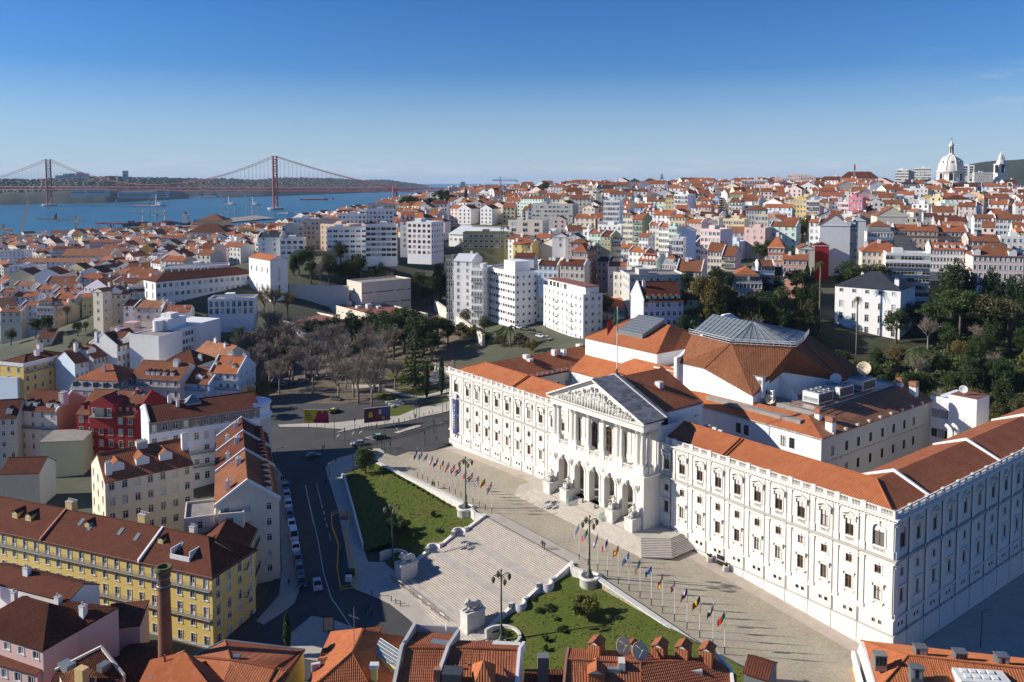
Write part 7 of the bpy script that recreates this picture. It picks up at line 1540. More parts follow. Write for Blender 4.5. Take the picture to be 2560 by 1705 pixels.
 Z(1350,1442,755,440,-14,7,'white','gx','tilenew',n=5);Z(1262,1350,740,448,-14,7,'beige','gx','tilenew',n=3,R=0);Z(1442,1512,770,435,-12,7,'mint','flat',n=3);Z(1512,1690,790,440,10,4,'blue','gy','tilenew',n=0);Z(1165,1250,850,430,-16,3,'white','gx','tile',n=3)
 Z(1125,1300,580,540,0,4,'blue','gx','tile',n=4);Z(1205,1330,615,520,-12,4,'white','gx','tilenew',n=4,dorm=((.3,.1),(.7,.1)));Z(1290,1450,650,505,-14,3,'white','shed','tilenew',n=4,colR='blue');Z(1440,1590,670,490,-8,4,'paleyellow','hip','tilenew',n=5);Z(1590,1670,660,495,0,3,'ochre','gy','tile',n=0);Z(1610,1740,720,465,-16,3,'pink','gx','tilenew',n=4);Z(1740,1890,715,470,12,3,'palepink','gy','tilenew',n=1)
 Z(1730,1912,795,405,-18,4,'palepink','flat',n=5,ww=1.4,d=15,colR='lilac',R=0);Z(1490,1612,470,610,-14,5,'white','flat',n=4,ww=1.8,d=15,R=0,colR='paleblue',balc=(0,1,2,3));Z(1410,1485,485,630,0,5,'yellow','gx','tile',n=3);Z(1730,1840,515,600,0,4,'pink','hip','tilenew',n=3);Z(1842,1900,510,600,0,5,'paleblue','flat',n=2);Z(1710,1830,575,545,-8,4,'pink','shed','tile',n=4);Z(1990,2110,530,570,-10,4,'white','hip','tilebrown',n=4,balc=(0,1));Z(2000,2150,450,660,0,4,'olive','hip','tilenew',n=4)
 Z(1938,2130,700,470,-8,3,'paleyellow','flat',n=8,d=13);Z(2150,2350,600,485,4,4,'white','hip','tilebrown',n=8,ww=.9,hh=2.2);Z(2235,2350,660,455,0,4,'cream','flat',n=4)
 Z(2110,2345,335,790,0,7,'palepink','flat',n=10,ww=1.6,balc=(0,1,2,3,4,5),lab='pink and white apartment slab with gridded balconies on the skyline',name='apartment_block');Z(1640,1850,385,800,-10,4,'white','gx','tilebrown',n=6,R=0);Z(1860,1950,385,830,0,4,'mauve','gx','tilebrown');Z(1950,2030,380,825,0,4,'mauve','gx','tile');Z(2030,2105,375,825,0,4,'palepink','gx','tilenew');Z(1680,1840,335,900,0,3,'white','gx','tile');Z(1560,1690,350,880,0,4,'paleyellow','flat',n=6)
 Z(610,700,400,780,-10,6,'cream','flat',n=5);Z(700,780,400,790,-6,6,'palepink','flat',n=4);Z(775,940,405,770,4,5,'grey','gx','slate',n=4);Z(800,925,450,740,6,4,'white','gx','slate',n=5);Z(915,1070,375,830,10,5,'beige','gx','tilebrown',n=4);Z(1060,1170,370,850,0,4,'darkgrey','man','slate',n=5);Z(1050,1235,440,760,0,4,'white','gx','tiledark',n=3);Z(1170,1340,365,900,0,4,'palepink','gx','tile',n=8);Z(300,380,420,820,0,4,'white','flat');Z(380,520,475,740,0,4,'palepink','hip','tile');Z(0,130,490,780,0,3,'pink','gx','tile',n=7);Z(355,480,390,850,0,4,'white','hip','tile');Z(490,610,390,860,0,4,'beige','hip','tiledark');Z(500,610,350,930,0,3,'palepink','hip','tile');Z(700,745,340,980,0,4,'grey','hip','tilenew')
 Z(930,1080,1195,345,-16,3,'beige','flat',n=3,d=26,R=0);Z(1080,1600,1215,330,4,2,'concrete','flat',n=9,d=18,lab='long grey concrete block with green flat roof behind the lilac building',name='building');Z(240,420,1110,360,0,3,'paleblue','gx','tiledark',n=4);Z(440,665,1110,355,0,3,'beige','gx','tiledark',n=5);Z(20,200,1040,400,6,3,'white','gx','tiledark',n=0);Z(370,520,850,445,6,2,'white','gy','tile',n=1);Z(490,640,860,440,0,3,'grey','gy','slate',n=2)
 X2=Q(1920)
 def Y(x0,x1,y,s,*a,**k):return B(X2(x0),X2(x1),V(y),s,*a,**k)
 B(1830,1905,706,320,-14,3,'pink','man','tile',n=8,d=16,lab='low pink and grey house with rounded mansard corner above the garden trees',name='villa');B(1905,1960,690,330,-12,4,'white','gx','tiledark',n=4,d=14)
 Y(0,175,320,860,0,5,'pink','flat',n=8,colR='mauve');Y(180,360,285,900,0,5,'palepink','flat',n=9);Y(300,440,305,880,0,4,'pink','flat',n=7);Y(640,798,375,700,12,4,'cream','gy','tilenew',n=0,d=15);Y(800,935,370,695,-6,4,'cream','gx','tilenew',n=8);Y(935,1080,370,690,10,4,'white','gy','tilebrown',n=0,d=15);Y(1080,1215,390,680,-6,4,'darkgrey','gx','tilebrown',n=7);Y(1215,1400,400,700,0,3,'darkgrey','man','slate',n=6)
 Y(1170,1290,240,960,-8,8,'white','flat',n=7,ww=1.8);Y(1290,1345,240,960,0,8,'beige','flat',n=0);Y(1345,1500,225,970,-6,8,'white','flat',n=9,ww=1.8);Y(1790,1895,200,1050,-6,9,'white','flat',n=2,ww=4,hh=2.6);Y(1895,2090,265,980,0,4,'grey','flat',n=10);Y(670,1010,305,860,0,3,'brick','hip','tiledark',n=10,rh=6)
 Y(235,352,510,545,-6,6,'yellow','flat',n=4);Y(355,470,525,535,-6,7,'white','flat',n=4,ww=2.0,balc=(0,1,2,3,4));Y(478,560,530,545,0,5,'cream','gx','tile');Y(560,642,520,545,0,6,'white','gx','tile',n=3);Y(642,738,545,535,-8,6,'white','flat',n=3,ww=2.2);Y(740,868,500,520,-12,5,'rose','flat',n=4,d=14,R=2,lab='rose pink apartment block with white window bands below the skyline',name='apartment_block');Y(150,240,500,580,0,4,'paleyellow','hip','tilenew');Y(30,150,440,680,0,4,'white','gx','tile',n=4);Y(155,290,390,760,0,4,'white','flat',n=5);Y(285,425,395,740,0,4,'paleblue','flat',n=8);Y(395,560,470,640,6,3,'cream','gy','tilenew',n=0);Y(490,640,440,690,0,4,'cream','gy','tilenew',n=1);Y(640,760,440,690,0,3,'palepink','gx','tilenew')
 Y(810,950,460,620,8,4,'pink','gy','tiledark',n=0);Y(950,1075,455,615,-6,4,'mauve','gx','tilebrown',n=7);Y(775,940,645,480,10,4,'salmon','gy','tile',n=0,d=16);Y(1000,1285,660,448,6,5,'cream','gy','tilebrown',n=0,d=18,rh=5);Y(1060,1250,545,560,0,3,'paleyellow','gx','tilebrown');Y(475,755,745,392,6,5,'white','gy','tiledark',n=0,d=15,rh=5,lab='large blank white gable wall on the slope left of the peach terrace',name='gabled_house');Y(380,474,715,400,-10,5,'white','gx','tile',n=2);Y(755,812,765,395,-8,5,'grey','man','slate',n=4);Y(460,640,660,470,4,3,'grey','gy','slate',n=0);Y(720,900,700,440,6,3,'white','gy','tile',n=1)
 Y(1215,1440,600,545,-4,3,'white','gx','tilebrown',n=6,ww=1.6,sky=((.3,.3),(.7,.3)));Y(1120,1330,490,620,0,3,'white','flat',n=6);Y(1265,1530,520,600,0,3,'white','flat',n=5);Y(1530,1740,505,610,0,4,'white','gx','tile',n=5);Y(1600,1755,545,585,0,4,'paleblue','flat',n=5);Y(1752,1925,480,600,4,5,'white','gy','tile',n=5,ww=1.6);Y(1927,1985,510,575,0,5,'peach','flat',n=1);Y(1985,2220,500,575,-4,5,'peach','gx','tilebrown',n=6,d=16);Y(2270,2350,560,560,0,4,'white','gx','tilenew');Y(1395,1520,490,640,0,3,'yellow','gy','tile',n=0);Y(1530,1680,430,700,4,3,'paleyellow','gy','tilenew',n=0);Y(1680,1830,420,710,0,3,'cream','hip','tilenew',n=6)
 Y(1425,1560,660,500,0,3,'grey','gx','tiledark',n=4);Y(1530,1840,705,470,0,3,'grey','gx','tiledark',n=7);Y(1895,2090,680,480,0,5,'white','gx','tilebrown',n=6,ww=1.5);Y(2090,2350,690,475,-6,5,'paleblue','gx','tilebrown',n=7,ww=1.5,R=0)
 Y(918,1150,810,402,4,4,'white','man','tilebrown',n=8,d=13);e=Y(1158,1560,795,400,3,4,'peach','gx','tile',n=9,d=13,fh=3.6,balc=(0,),fire='L',lab='long peach terrace with white trimmed windows and orange roof, left half');Y(1562,1838,805,398,3,4,'peach','gx','tile',n=7,d=13,fh=3.6,balc=(0,),fire='LR',lab='long peach terrace with white trimmed windows and orange roof, right half');Y(1835,2130,890,372,2,4,'salmon','gx','tilebrown',n=6,ww=1.5,d=13);Y(1490,1825,968,372,2,3,'white','gx','tile',n=11,ww=.9,dorm=((.2,.1,1.6,1.3),(.45,.1,1.6,1.3),(.65,.1,1.6,1.3),(.9,.1,1.6,1.3)))
 Y(1880,2350,1025,352,2,5,'palepink','hip','tilebrown',n=10,ww=1.0,hh=2.0,d=15,rh=5,fh=3.6,lab='pink ornate mansion with brown hipped roof at the right edge above the trees',name='mansion',dorm=((.07,.0,3.0,2.2),(.78,.0,3.0,2.2)),sky=((.45,.3),));Y(860,1245,985,362,2,3,'cream','hip','tile',n=8,rh=4.5)
 e=Y(1085,1488,1015,350,2,6,'white','flat',n=6,ww=3.2,hh=1.8,fh=3.1,d=11,R=0,colR='palepink',trim=None,balc=(1,2,3,4),lab='white slab of flats with deep balconies and a blank pink end wall',name='apartment_block')
 a,b=pz(2088,712,37.5),pz(2252,725,37.5);hou(a,b,20,37.5,18,col='white',roof='hip',rc='slate',rh=5.2,fl=4,fh=4.6,F=(5,1.3,[1.3,2.4,2.6,2.6]),R=(5,1.3,[1.3,2.4,2.6,2.6]),name='residence',label='large white residence with dark slate hipped roof among the garden trees',cat='mansion',chim=((.9,.2,1.5,1.2,2.0),(.3,.5,1,.8,.6)),top0=1.0)
 Y(280,430,960,372,6,4,'cream','gy','tilebrown',n=1,d=14);Y(430,560,930,385,6,3,'red','gy','tiledark',n=0);Y(135,370,1060,345,0,3,'salmon','gx','tile',n=5);Y(0,150,945,352,-4,3,'brick','hip','tilenew',n=4,rh=5);Y(-90,60,1115,330,-8,3,'paleblue','gx','tilebrown',n=5);Y(560,730,900,400,-6,4,'brick','gx','tilenew',n=5);Y(2130,2350,860,380,0,4,'white','flat',n=4);Y(2280,2350,800,420,0,4,'ochre','gx','tilenew')
 X1=Q(0)
 def S(x0,x1,y,s,*a,**k):return B(X1(x0),X1(x1),V(y),s,*a,**k)
 S(560,1015,1025,810,2,2,'cream','gx','tileold',n=10,d=26,rh=6,lab='long low building with broad brown roof in the low quarter',name='market_hall');S(210,820,1085,760,2,3,'white','gx','tileold',n=12,d=16,lab='long white range with brown roof in front of the broad brown roof',name='building');S(80,345,1125,700,0,3,'white','flat',n=6);S(0,225,985,860,0,4,'white','flat',n=6)
 for x0,x1,y,s,c,r,rc in((880,1080,1120,660,'white','gy','tile'),(735,950,1180,600,'white','gy','tiledark'),(80,310,1205,560,'paleyellow','gy','tilebrown'),(312,552,1195,555,'white','gy','tile'),(1045,1275,1180,580,'cream','hip','tilenew'),(1230,1510,1130,610,'darkgrey','gx','tiledark'),(960,1015,1225,540,'white','gy','tiledark'),(1000,1185,1245,530,'darkgrey','gx','tiledark'),(1190,1360,1255,530,'beige','gx','tiledark'),(420,700,1265,530,'lilac','gx','tilebrown'),(700,955,1235,540,'white','hip','tile'),(1165,1345,1030,760,'white','gy','tiledark'),(1400,1590,1010,760,'white','gy','tile'),(1600,1740,975,800,'white','gy','tile'),(1835,2000,980,760,'white','gy','tiledark'),(1420,1600,960,860,'white','gy','tile'),(1480,1720,860,1000,'beige','gx','tile'),(1275,1420,960,820,'yellow','gy','tile'),(820,1040,900,1010,'pink','gx','tile'),(480,760,965,900,'beige','gx','tiledark'),(2160,2350,1010,520,'white','hip','tilebrown'),(1090,1190,925,950,'beige','hip','tile')):
  S(x0,x1,y,s,RU(-8,8),3,c,r,rc,n=0 if r=='gy' and random.random()<.6 else None)
 S(750,848,1405,425,4,3,'yellow','gx','tilenew',n=2);S(200,345,1480,425,-6,3,'paleblue','gx','tile',n=3);S(335,492,1500,420,-6,3,'palepink','man','tilebrown',n=5);S(500,690,1420,450,0,4,'grey','gx','tile',n=5);S(0,120,1360,470,0,4,'beige','gx','tile');S(130,330,1400,470,4,3,'paleblue','gx','tile');S(330,480,1330,500,0,3,'cream','gx','tilenew');S(490,690,1370,480,-4,3,'white','gx','tile',dorm=((.4,.15),));S(130,290,1300,520,0,2,'white','gx','tileold');S(510,680,1310,510,0,3,'white','gx','tilebrown');S(2080,2165,880,900,0,4,'pink','gx','tile',n=3);S(2168,2255,880,890,0,4,'white','gx','tile',n=3);S(2260,2350,870,890,0,5,'paleblue','flat',n=3);S(1810,2050,700,1250,0,3,'ochre','hip','tilebrown',n=8,d=40,rh=9,lab='large ochre hall with domed brown roof above the quay',name='market_hall');S(1705,2080,810,1050,4,3,'beige','hip','tiledark',n=8,d=36,rh=10,lab='broad building with large dark red hipped roof below the domed hall',name='warehouse');S(460,690,815,1420,0,4,'white','flat',n=0,d=40,lab='white silo-like port building beside the quay',name='port_building');S(690,888,810,1430,6,3,'white','flat',n=12,d=30,lab='long white port terminal with dark window band',name='port_building');S(1135,1385,860,1350,0,1,'paleblue','flat',n=0,d=30);S(190,340,900,1250,0,3,'beige','hip','slate',n=6);S(430,585,880,1300,0,3,'beige','hip','slate',n=6);S(2185,2320,785,1000,0,3,'yellow','flat',n=5)
 S(1130,1330,1480,395,0,2,'white','gx','tile',n=3);S(0,190,1540,420,0,2,'cream','gx','tilebrown');S(1480,1740,1540,380,10,1,'white','gx','tile',n=0);S(1230,1480,1500,385,-6,2,'palepink','gx','tileold',n=3)
random.seed(21)
mid_city()
# ---------------------------------------------------------------- the rest of the slopes: streets of smaller houses
def fill_city():
 random.seed(77);occ=[]
 for e,p0,p1,w,dep,zt,zb in HOUSES:
  ex=(p1-p0).normalized();n=V3((-ex.y,ex.x,0));c=(p0+p1)/2+n*dep/2;occ.append((c.x,c.y,max(w,dep)*.55))
 cells={}
 def put(x,y,r):cells.setdefault((int(x//30),int(y//30)),[]).append((x,y,r))
 for o in occ:put(*o)
 def free(x,y,r):
  i,j=int(x//30),int(y//30)
  for a in range(i-2,i+3):
   for b in range(j-2,j+3):
    for ox,oy,orr in cells.get((a,b),()):
     if(ox-x)**2+(oy-y)**2<(orr+r)**2:return False
  return True
 cand=[];s=430.0
 while s<1500:
  step=9.5+s*.0075;az=-34.0
  while az<34:
   x,y=s*math.tan(radians(az)),s;az+=degrees_(step*1.02/s);x+=RU(-2.5,2.5);yy=y+RU(-3,3)
   if on_river(x,yy):continue
   z=gz(x,yy);u,v,dd=proj((x,yy,z))
   if not(-60<u<2620) or v<425:continue
   if 640<u<1130 and s<480:continue
   if 1280<u<2560 and s<440:continue
   if 830<u<1240 and 640<v<760:continue
   if 430<u<800 and s<500:continue
   if 1100<u<1370 and 560<v<640:continue
   if 2130<u and v<500 and s>700:continue
   w=RC((7,9,11,13,18))*RU(.9,1.1)*(1+(s-430)/1500);d=RU(9,13)*(1+(s-430)/2200)
   if not free(x,yy,max(w,d)*.52):continue
   if random.random()<.10:TREESPOTS.append((x,yy,z,s));put(x,yy,5);continue
   put(x,yy,max(w,d)*.52);fl=RC((2,3,3,4) if u<700 else(3,4,4,5,5));col=RC(('white',)*9+('cream','cream','paleyellow','pink','palepink','beige','paleblue','lilac','grey','peach','mint','salmon'));rc=RC(('tile','tilebrown','tilebrown','tile','tileold','tiledark'));rf_=RC(('gx',)*5+('gy','gy','gy','hip','flat','flat','flat'))
   cand.append((w*fl*3.2/s**2,x,yy,z,w,d,fl,col,rc,rf_,u,v,s,RC((-38,-30,-24,-18,-10,6))+RU(-4,4)))
  s+=step*1.15
 cand.sort(key=lambda c:-c[0]);nind=max(0,300-len(AUTO)-45);far=[]
 for k,(_,x,y,z,w,d,fl,col,rc,r,u,v,s,a) in enumerate(cand):
  if k<nind:
   h=fl*3.2;zt=z+h;uu,vv,dd=proj((x,y,zt));hw=w*F/s/2;B(uu-hw,uu+hw,vv,dd,a,fl,col,r,rc,d=d,n=0 if r=='gy' and random.random()<.5 else None)
  else:far.append((x,y,z,w,d,fl,col,rc,r,a))
 m=MB();mats=['wall_white','wall_cream','wall_palepink','wall_paleyellow','wall_grey','tile','tilebrown','tiledark','tilenew','glass','roof_flat'];ci=dict(white=0,cream=1,pink=2,palepink=2,paleyellow=3,grey=4,paleblue=4,beige=1,peach=3,lilac=2,mint=0,salmon=2);ri=dict(tile=5,tilebrown=6,tiledark=7,tilenew=8,tileold=6)
 for x,y,z,w,d,fl,col,rc,r,a in far:
  h=fl*3.2;ar=radians(a);T=Matrix.Translation((x,y,z))@Matrix.Rotation(ar,4,'Z');q=MB();c=ci[col];q.box(-w/2,w/2,-d/2,d/2,-6,h,c);rh=d*.28;t=ri[rc]
  if r=='flat':q.box(-w/2+.3,w/2-.3,-d/2+.3,d/2-.3,h,h+.05,10);q.box(-1.5,2,-1.5,2,h,h+2.4,c)
  elif r=='gy':
   rh=w*.26
   for s_ in(-1,1):rf(q,[(s_*(w/2+.3),-d/2,h-.1),(s_*(w/2+.3),d/2,h-.1),(0,d/2,h+rh),(0,-d/2,h+rh)],t)
   q.face([(-w/2,-d/2,h),(w/2,-d/2,h),(0,-d/2,h+rh)],c)
  else:
   i_=d/2 if r=='hip' else 0
   for s_ in(-1,1):rf(q,[(-w/2,s_*(d/2+.3),h-.1),(w/2,s_*(d/2+.3),h-.1),(w/2-i_,0,h+rh),(-w/2+i_,0,h+rh)],t)
   for s_ in(-1,1):q.face([(s_*w/2,-d/2,h),(s_*w/2,d/2,h),(s_*(w/2-i_),0,h+rh)],c if r=='gx' else t)
   q.box(w*.2,w*.2+1.1,-.5,.5,h+rh-1,h+rh+1.4,0)
  nw=max(2,int(w/3.2))
  for f in range(fl):
   for i in range(nw):xx=-w/2+w*(i+.5)/nw;zz=h-.7-f*3.2;q.box(xx-.55,xx+.55,-d/2-.06,-d/2+.02,zz-1.6,zz,9)
  b=len(m.v);m.v.extend([tuple(T@V3(p)) for p in q.v]);m.f.extend([tuple(i+b for i in f) for f in q.f]);m.m.extend(q.m);m.uv.extend(q.uv)
 tag(m.bd('distant_houses',mats),'dense far-off houses with red roofs that merge on the slopes and ridges','houses',kind='stuff')
 print('CITY',len(AUTO),nind,len(far))
def degrees_(r):return r*180/pi
TREESPOTS=[]
fill_city()
# ================================================================ river banks, bridge, port, basilica
LAB=[]  # things labelled by look and order at the end
def hills():
 top=[(-400,446),(-150,447),(0,450),(90,449),(177,442),(313,444),(450,446),(560,447),(640,450),(708,444),(760,445),(844,447),(900,450),(967,451),(1030,458),(1078,466),(1100,468.5)]
 wat=[(-400,520),(0,512),(270,507),(460,497),(640,492),(830,485),(1000,479),(1100,470.5)]
 lerp=lambda T,u:next((a[1]+(b[1]-a[1])*(u-a[0])/(b[0]-a[0]) for a,b in zip(T[:-1],T[1:]) if a[0]<=u<=b[0]),T[-1][1])
 vs=[];nr=9;us=[-400+6*i for i in range(251)]
 for u in us:
  w=pz(u,lerp(wat,u),SEA);s0=w.y;vt=lerp(top,u)
  for k in range(nr):
   f=k/(nr-1);s=s0*(1+.22*f);t=ps(u,vt,s0*1.22);zt=t.z;prof=(0,.34,.46,.55,.66,.78,.9,1.0,.8)[k];x=(u-1280)/F*s;z=SEA-1+(zt-SEA)*prof
   if k:z+=(zt-SEA)*(.16*mnoise.noise(V3((x*.004,s*.004,1)))+.06*mnoise.noise(V3((x*.02,s*.02,5))))*(.4 if k==7 else 1)
   vs.append((x,s,z))
 fs=[(i*nr+k,(i+1)*nr+k,(i+1)*nr+k+1,i*nr+k+1) for i in range(len(us)-1) for k in range(nr-1)]
 m=MB();m.idx(vs,fs);tag(m.bd('hills','hill',None,True),kind='structure')
 m=MB();pts=[]
 for i in range(40):
  u=2380+i*12;vt=418-max(0,u-2380)*.13+3*sin(u*.03);a,b=ps(u,vt+0,2900),ps(u,500,2400);c=ps(u,vt+6,3200);pts.append((b,b.lerp(a,.6)+V3((0,0,8*sin(u*.05))),a,c))
 m.idx([p for q in pts for p in q],[(i*4+k,(i+1)*4+k,(i+1)*4+k+1,i*4+k+1) for i in range(39) for k in range(3)]);tag(m.bd('hills','hill',None,True),kind='structure')
 # woods on the far hills
 random.seed(8);m=MB()
 for _ in range(4200):
  u=RU(-60,1070);f=RU(.25,.98);s0=pz(u,lerp(wat,u),SEA).y;s=s0*(1+.22*f);i=min(249,max(0,int((u+400)/6)));k=f*(nr-1);k0=int(k);z=vs[i*nr+k0][2]+(vs[i*nr+min(k0+1,nr-1)][2]-vs[i*nr+k0][2])*(k-k0);r=RU(5,12);x=(u-1280)/F*s;m.ell((x,s,z+r*.15),(r*1.3,r,r*.6),5,3,0,.25)
 tag(m.bd('far_woods','leaf_far',None,True),'dark woods covering the hills across the river','woods',kind='stuff')
 for u,v,w,h,s,c in((314,447,26,42,4300,'beige'),(150,446,40,16,4200,'palepink'),(166,443,30,18,4250,'cream'),(182,443,34,20,4250,'white'),(200,443,30,26,4250,'palepink'),(214,444,34,22,4250,'white'),(245,488,90,30,3700,'grey'),(200,490,70,40,3700,'beige'),(345,492,160,26,3800,'concrete'),(400,491,70,34,3850,'grey'),(490,494,60,8,4400,'white'),(520,494,80,8,4400,'white')):
  p=ps(u,v,s);e=em('far_building',(p.x,p.y,p.z-6),0,None,'building');m=MB();m.box(-w/2,w/2,-w*.2,w*.2,0,h+6);m.bd('wall','wall_'+c,e)
  for i in range(3):b=MB();b.box(-w*.45,w*.45,-w*.2-.3,-w*.2,8+i*h*.28,8+i*h*.28+h*.12);b.bd('window_band','glass',e)
  LAB.append((e,u,v,f'{COLN[c]} building on the far bank of the river' if h<40 else 'tall beige tower block on the hills across the river'))
hills()
def bridge():
 T1=V3((-832,2885,0));T2=V3((-1867,3310,0));d=(T1-T2).normalized();n=V3((-d.y,d.x,0));dz=52.0;tz_=164.0;hw=10.0
 e=em('suspension_bridge',(T1.x,T1.y,SEA),0,'long red suspension bridge with two towers across the river','bridge');o=V3(e.location)
 def put(m,nm,mt='bridge_red'):m.v=[tuple(V3(v)-o) for v in m.v];return m.bd(nm,mt,e)
 def bar(m,a,b,w):
  m.tube([a,b],w,4)
 for T in(T1,T2):
  m=MB()
  for s in(-1,1):a=T+n*hw*s;bar(m,V3((a.x,a.y,SEA)),V3((a.x,a.y,tz_)),3.4)
  tw=put(m,'tower');b=MB();z=-10.0
  while z<150:
   A,B_=T-n*hw,T+n*hw;h=26 if z>dz else 28
   bar(b,V3((A.x,A.y,z)),V3((B_.x,B_.y,z+h)),1.3);bar(b,V3((B_.x,B_.y,z)),V3((A.x,A.y,z+h)),1.3);bar(b,V3((A.x,A.y,z+h)),V3((B_.x,B_.y,z+h)),1.6);z+=h
  b.v=[tuple(V3(v)-o) for v in b.v];b.bd('cross_bracing','bridge_red',tw);p=MB();p.lt([(0,0),(26,0),(28,4),(28,9),(0,9)],16,(T.x,T.y,SEA));put(p,'pier','wall_concrete')
 A,B_=T2-d*1100,T1+d*860;L=(B_-A).length;k=int(L/16);m=MB();r=MB()
 for s in(-1,1):
  bar(m,A+n*hw*s+V3((0,0,dz)),B_+n*hw*s+V3((0,0,dz)),1.5);bar(m,A+n*hw*s+V3((0,0,dz-11)),B_+n*hw*s+V3((0,0,dz-11)),1.3)
  for i in range(k):a=A+d*L*i/k;b=A+d*L*(i+1)/k;z0,z1=(dz,dz-11) if i%2 else(dz-11,dz);bar(r,a+n*hw*s+V3((0,0,z0)),b+n*hw*s+V3((0,0,z1)),.7)
 vs=[A-n*hw,B_-n*hw,B_+n*hw,A+n*hw];m.idx([(p.x,p.y,dz+1) for p in vs]+[(p.x,p.y,dz-.5) for p in vs],[(0,1,2,3),(4,5,6,7),(0,1,5,4),(2,3,7,6)]);dk=put(m,'deck');r.v=[tuple(V3(v)-o) for v in r.v];r.bd('truss_web','bridge_red',dk)
 span=(T1-T2).length
 for s in(-1,1):
  c=MB();h=MB()
  def cz(x):  # x from T2 along d
   if 0<=x<=span:q=x/span*2-1;return dz+10+(tz_-dz-10)*q*q
   y=-x if x<0 else x-span;q=max(0,1-y/483);return dz+1+(tz_-dz-1)*(q*.72+.28*q*q)
  xs=[-483+(966+span)*i/120 for i in range(121)];P=[T2+d*x+n*hw*s+V3((0,0,cz(x))) for x in xs];c.tube(P,1.0,4);cab=put(c,'main_cable')
  for x,p in list(zip(xs,P))[1:-1]:h.tube([p,(p.x,p.y,dz)],.28,3,0,False)
  h.v=[tuple(V3(v)-o) for v in h.v];h.bd('hangers','bridge_red',cab)
 for x in(483,620,760):
  p=T1+d*x;m=MB()
  for s in(-1,1):a=p+n*hw*s;m.tube([(a.x,a.y,SEA),(a.x,a.y,dz+(9 if x==483 else-8))],3.0,4)
  put(m,'viaduct_pier')
bridge()
def lattice(m,a,b,w,r=.12,n=8):
 a,b=V3(a),V3(b);t=(b-a).normalized();u=t.cross(V3((0,1,0.01))).normalized();v=t.cross(u);c=[(u*sx+v*sy)*w for sx,sy in((1,1),(1,-1),(-1,-1),(-1,1))]
 for q in c:m.tube([a+q,b+q],r,3,0,False)
 for i in range(n):
  p0,p1=a.lerp(b,i/n),a.lerp(b,(i+1)/n)
  for j in range(4):m.tube([p0+c[j],p1+c[(j+1)%4]],r*.7,3,0,False)
def cranes():
 def tower_crane(u,vb,vt,s,jl,jr,lab,mt='crane_yellow',w=.9):
  p=ps(u,vb,s);h=(vb-vt)*s/F;e=em('tower_crane',p,0,lab,'crane');k=s/F;m=MB();lattice(m,(0,0,0),(0,0,h),w,w*.22,max(6,int(h/w/3)));m.bd('mast',mt,e)
  m=MB();lattice(m,(0,0,h),(jl*k,0,h+abs(jl)*k*.03),w*.8,w*.2,14);m.bd('jib',mt,e);m=MB();lattice(m,(0,0,h),(jr*k,0,h),w*.8,w*.2,5);m.bd('counter_jib',mt,e);m=MB();m.box(-w*1.6,w*1.6,-w*1.4,w*1.4,h-w*2,h);m.bd('cab','white_paint',e);m=MB();m.box(jr*k-w,jr*k+w,-w,w,h-w*2.5,h);m.bd('counterweight','wall_concrete',e);m=MB();lattice(m,(0,0,h),(0,0,h+w*5),w*.5,w*.2,3);m.tube([(0,0,h+w*5),(jl*k*.7,0,h+w)],w*.12,3);m.tube([(0,0,h+w*5),(jr*k,0,h+w)],w*.12,3);m.bd('peak',mt,e)
 tower_crane(369,700,572,560,-42,12,'yellow lattice tower crane with red cab rising above the low quarter',w=.8);tower_crane(1256,650,566,470,-76,14,'yellow tower crane with long jib beside the beige school block',w=.7);tower_crane(192,612,550,1180,-100,22,'thin yellow tower crane standing by the quay',w=1.2);tower_crane(11,622,574,1150,-60,22,'thick yellow tower crane at the left edge by the river',w=1.6);tower_crane(1251,482,451,900,-20,42,'dark tower crane on the ridge against the sea','darkmetal',.7)
 p=ps(47,618,1150);e=em('luffing_crane',p,0,'slanting pale lattice crane boom near the left edge of the river','crane');m=MB();lattice(m,(0,0,8),(16,0,66),1.4,.3,14);m.bd('boom','dish_cream',e);m=MB();m.box(-5,5,-3,3,0,9);m.bd('cab','crane_yellow',e)
 def sts(u,vb,s,h,mt,boom,lab):
  p=ps(u,vb,s);e=em('quay_crane',p,radians(-12),lab,'crane');w,d=9,15;m=MB()
  for x in(-w,w):
   for y in(-d,d):m.tube([(x,y,0),(x,y,h*.62)],1.1,4)
  for z in(h*.25,h*.6):
   for y in(-d,d):m.tube([(-w,y,z),(w,y,z)],.9,4)
   for x in(-w,w):m.tube([(x,-d,z),(x,d,z)],.8,4)
  m.tube([(-w,-d,h*.6),(0,0,h)],.8,4);m.tube([(w,-d,h*.6),(0,0,h)],.8,4);m.bd('portal',mt,e);m=MB();m.tube([(0,0,h*.6),boom],1.3,4);m.tube([(0,0,h),((boom[0])*.7,0,h*.6+(boom[2]-h*.6)*.7)],.35,3);m.tube([(0,0,h*.6),(22,4,h*.6)],1.3,4);m.bd('boom','crane_orange' if 'red' in lab else mt,e);m=MB();m.box(4,14,-4,4,h*.62,h*.74);m.bd('machine_house','white_paint',e)
 sts(392,556,1960,66,'crane_grey',(-62,0,40),'grey quay crane with lowered red boom over the cargo ship');sts(572,543,2150,54,'crane_grey',(-44,0,82),'grey quay crane with raised boom, left of two');sts(632,543,2170,54,'crane_grey',(-40,0,78),'grey quay crane with raised boom, right of two')
 for u,vb,lab in((258,583,'red rubber-tyred gantry on the container yard, left of two'),(297,584,'red rubber-tyred gantry on the container yard, right of two')):
  p=ps(u,vb,1750);e=em('yard_gantry',p,0,lab,'crane');m=MB()
  for x in(-13,13):
   for y in(-5,5):m.tube([(x,y,0),(x,y,22)],.9,4)
  m.bd('legs','red_paint',e);m=MB()
  for y in(-5,5):m.tube([(-14,y,22),(14,y,22)],1.2,4)
  m.bd('beam','red_paint',e);m=MB();m.box(-2,3,-5,5,20,24);m.bd('trolley','crane_orange',e)
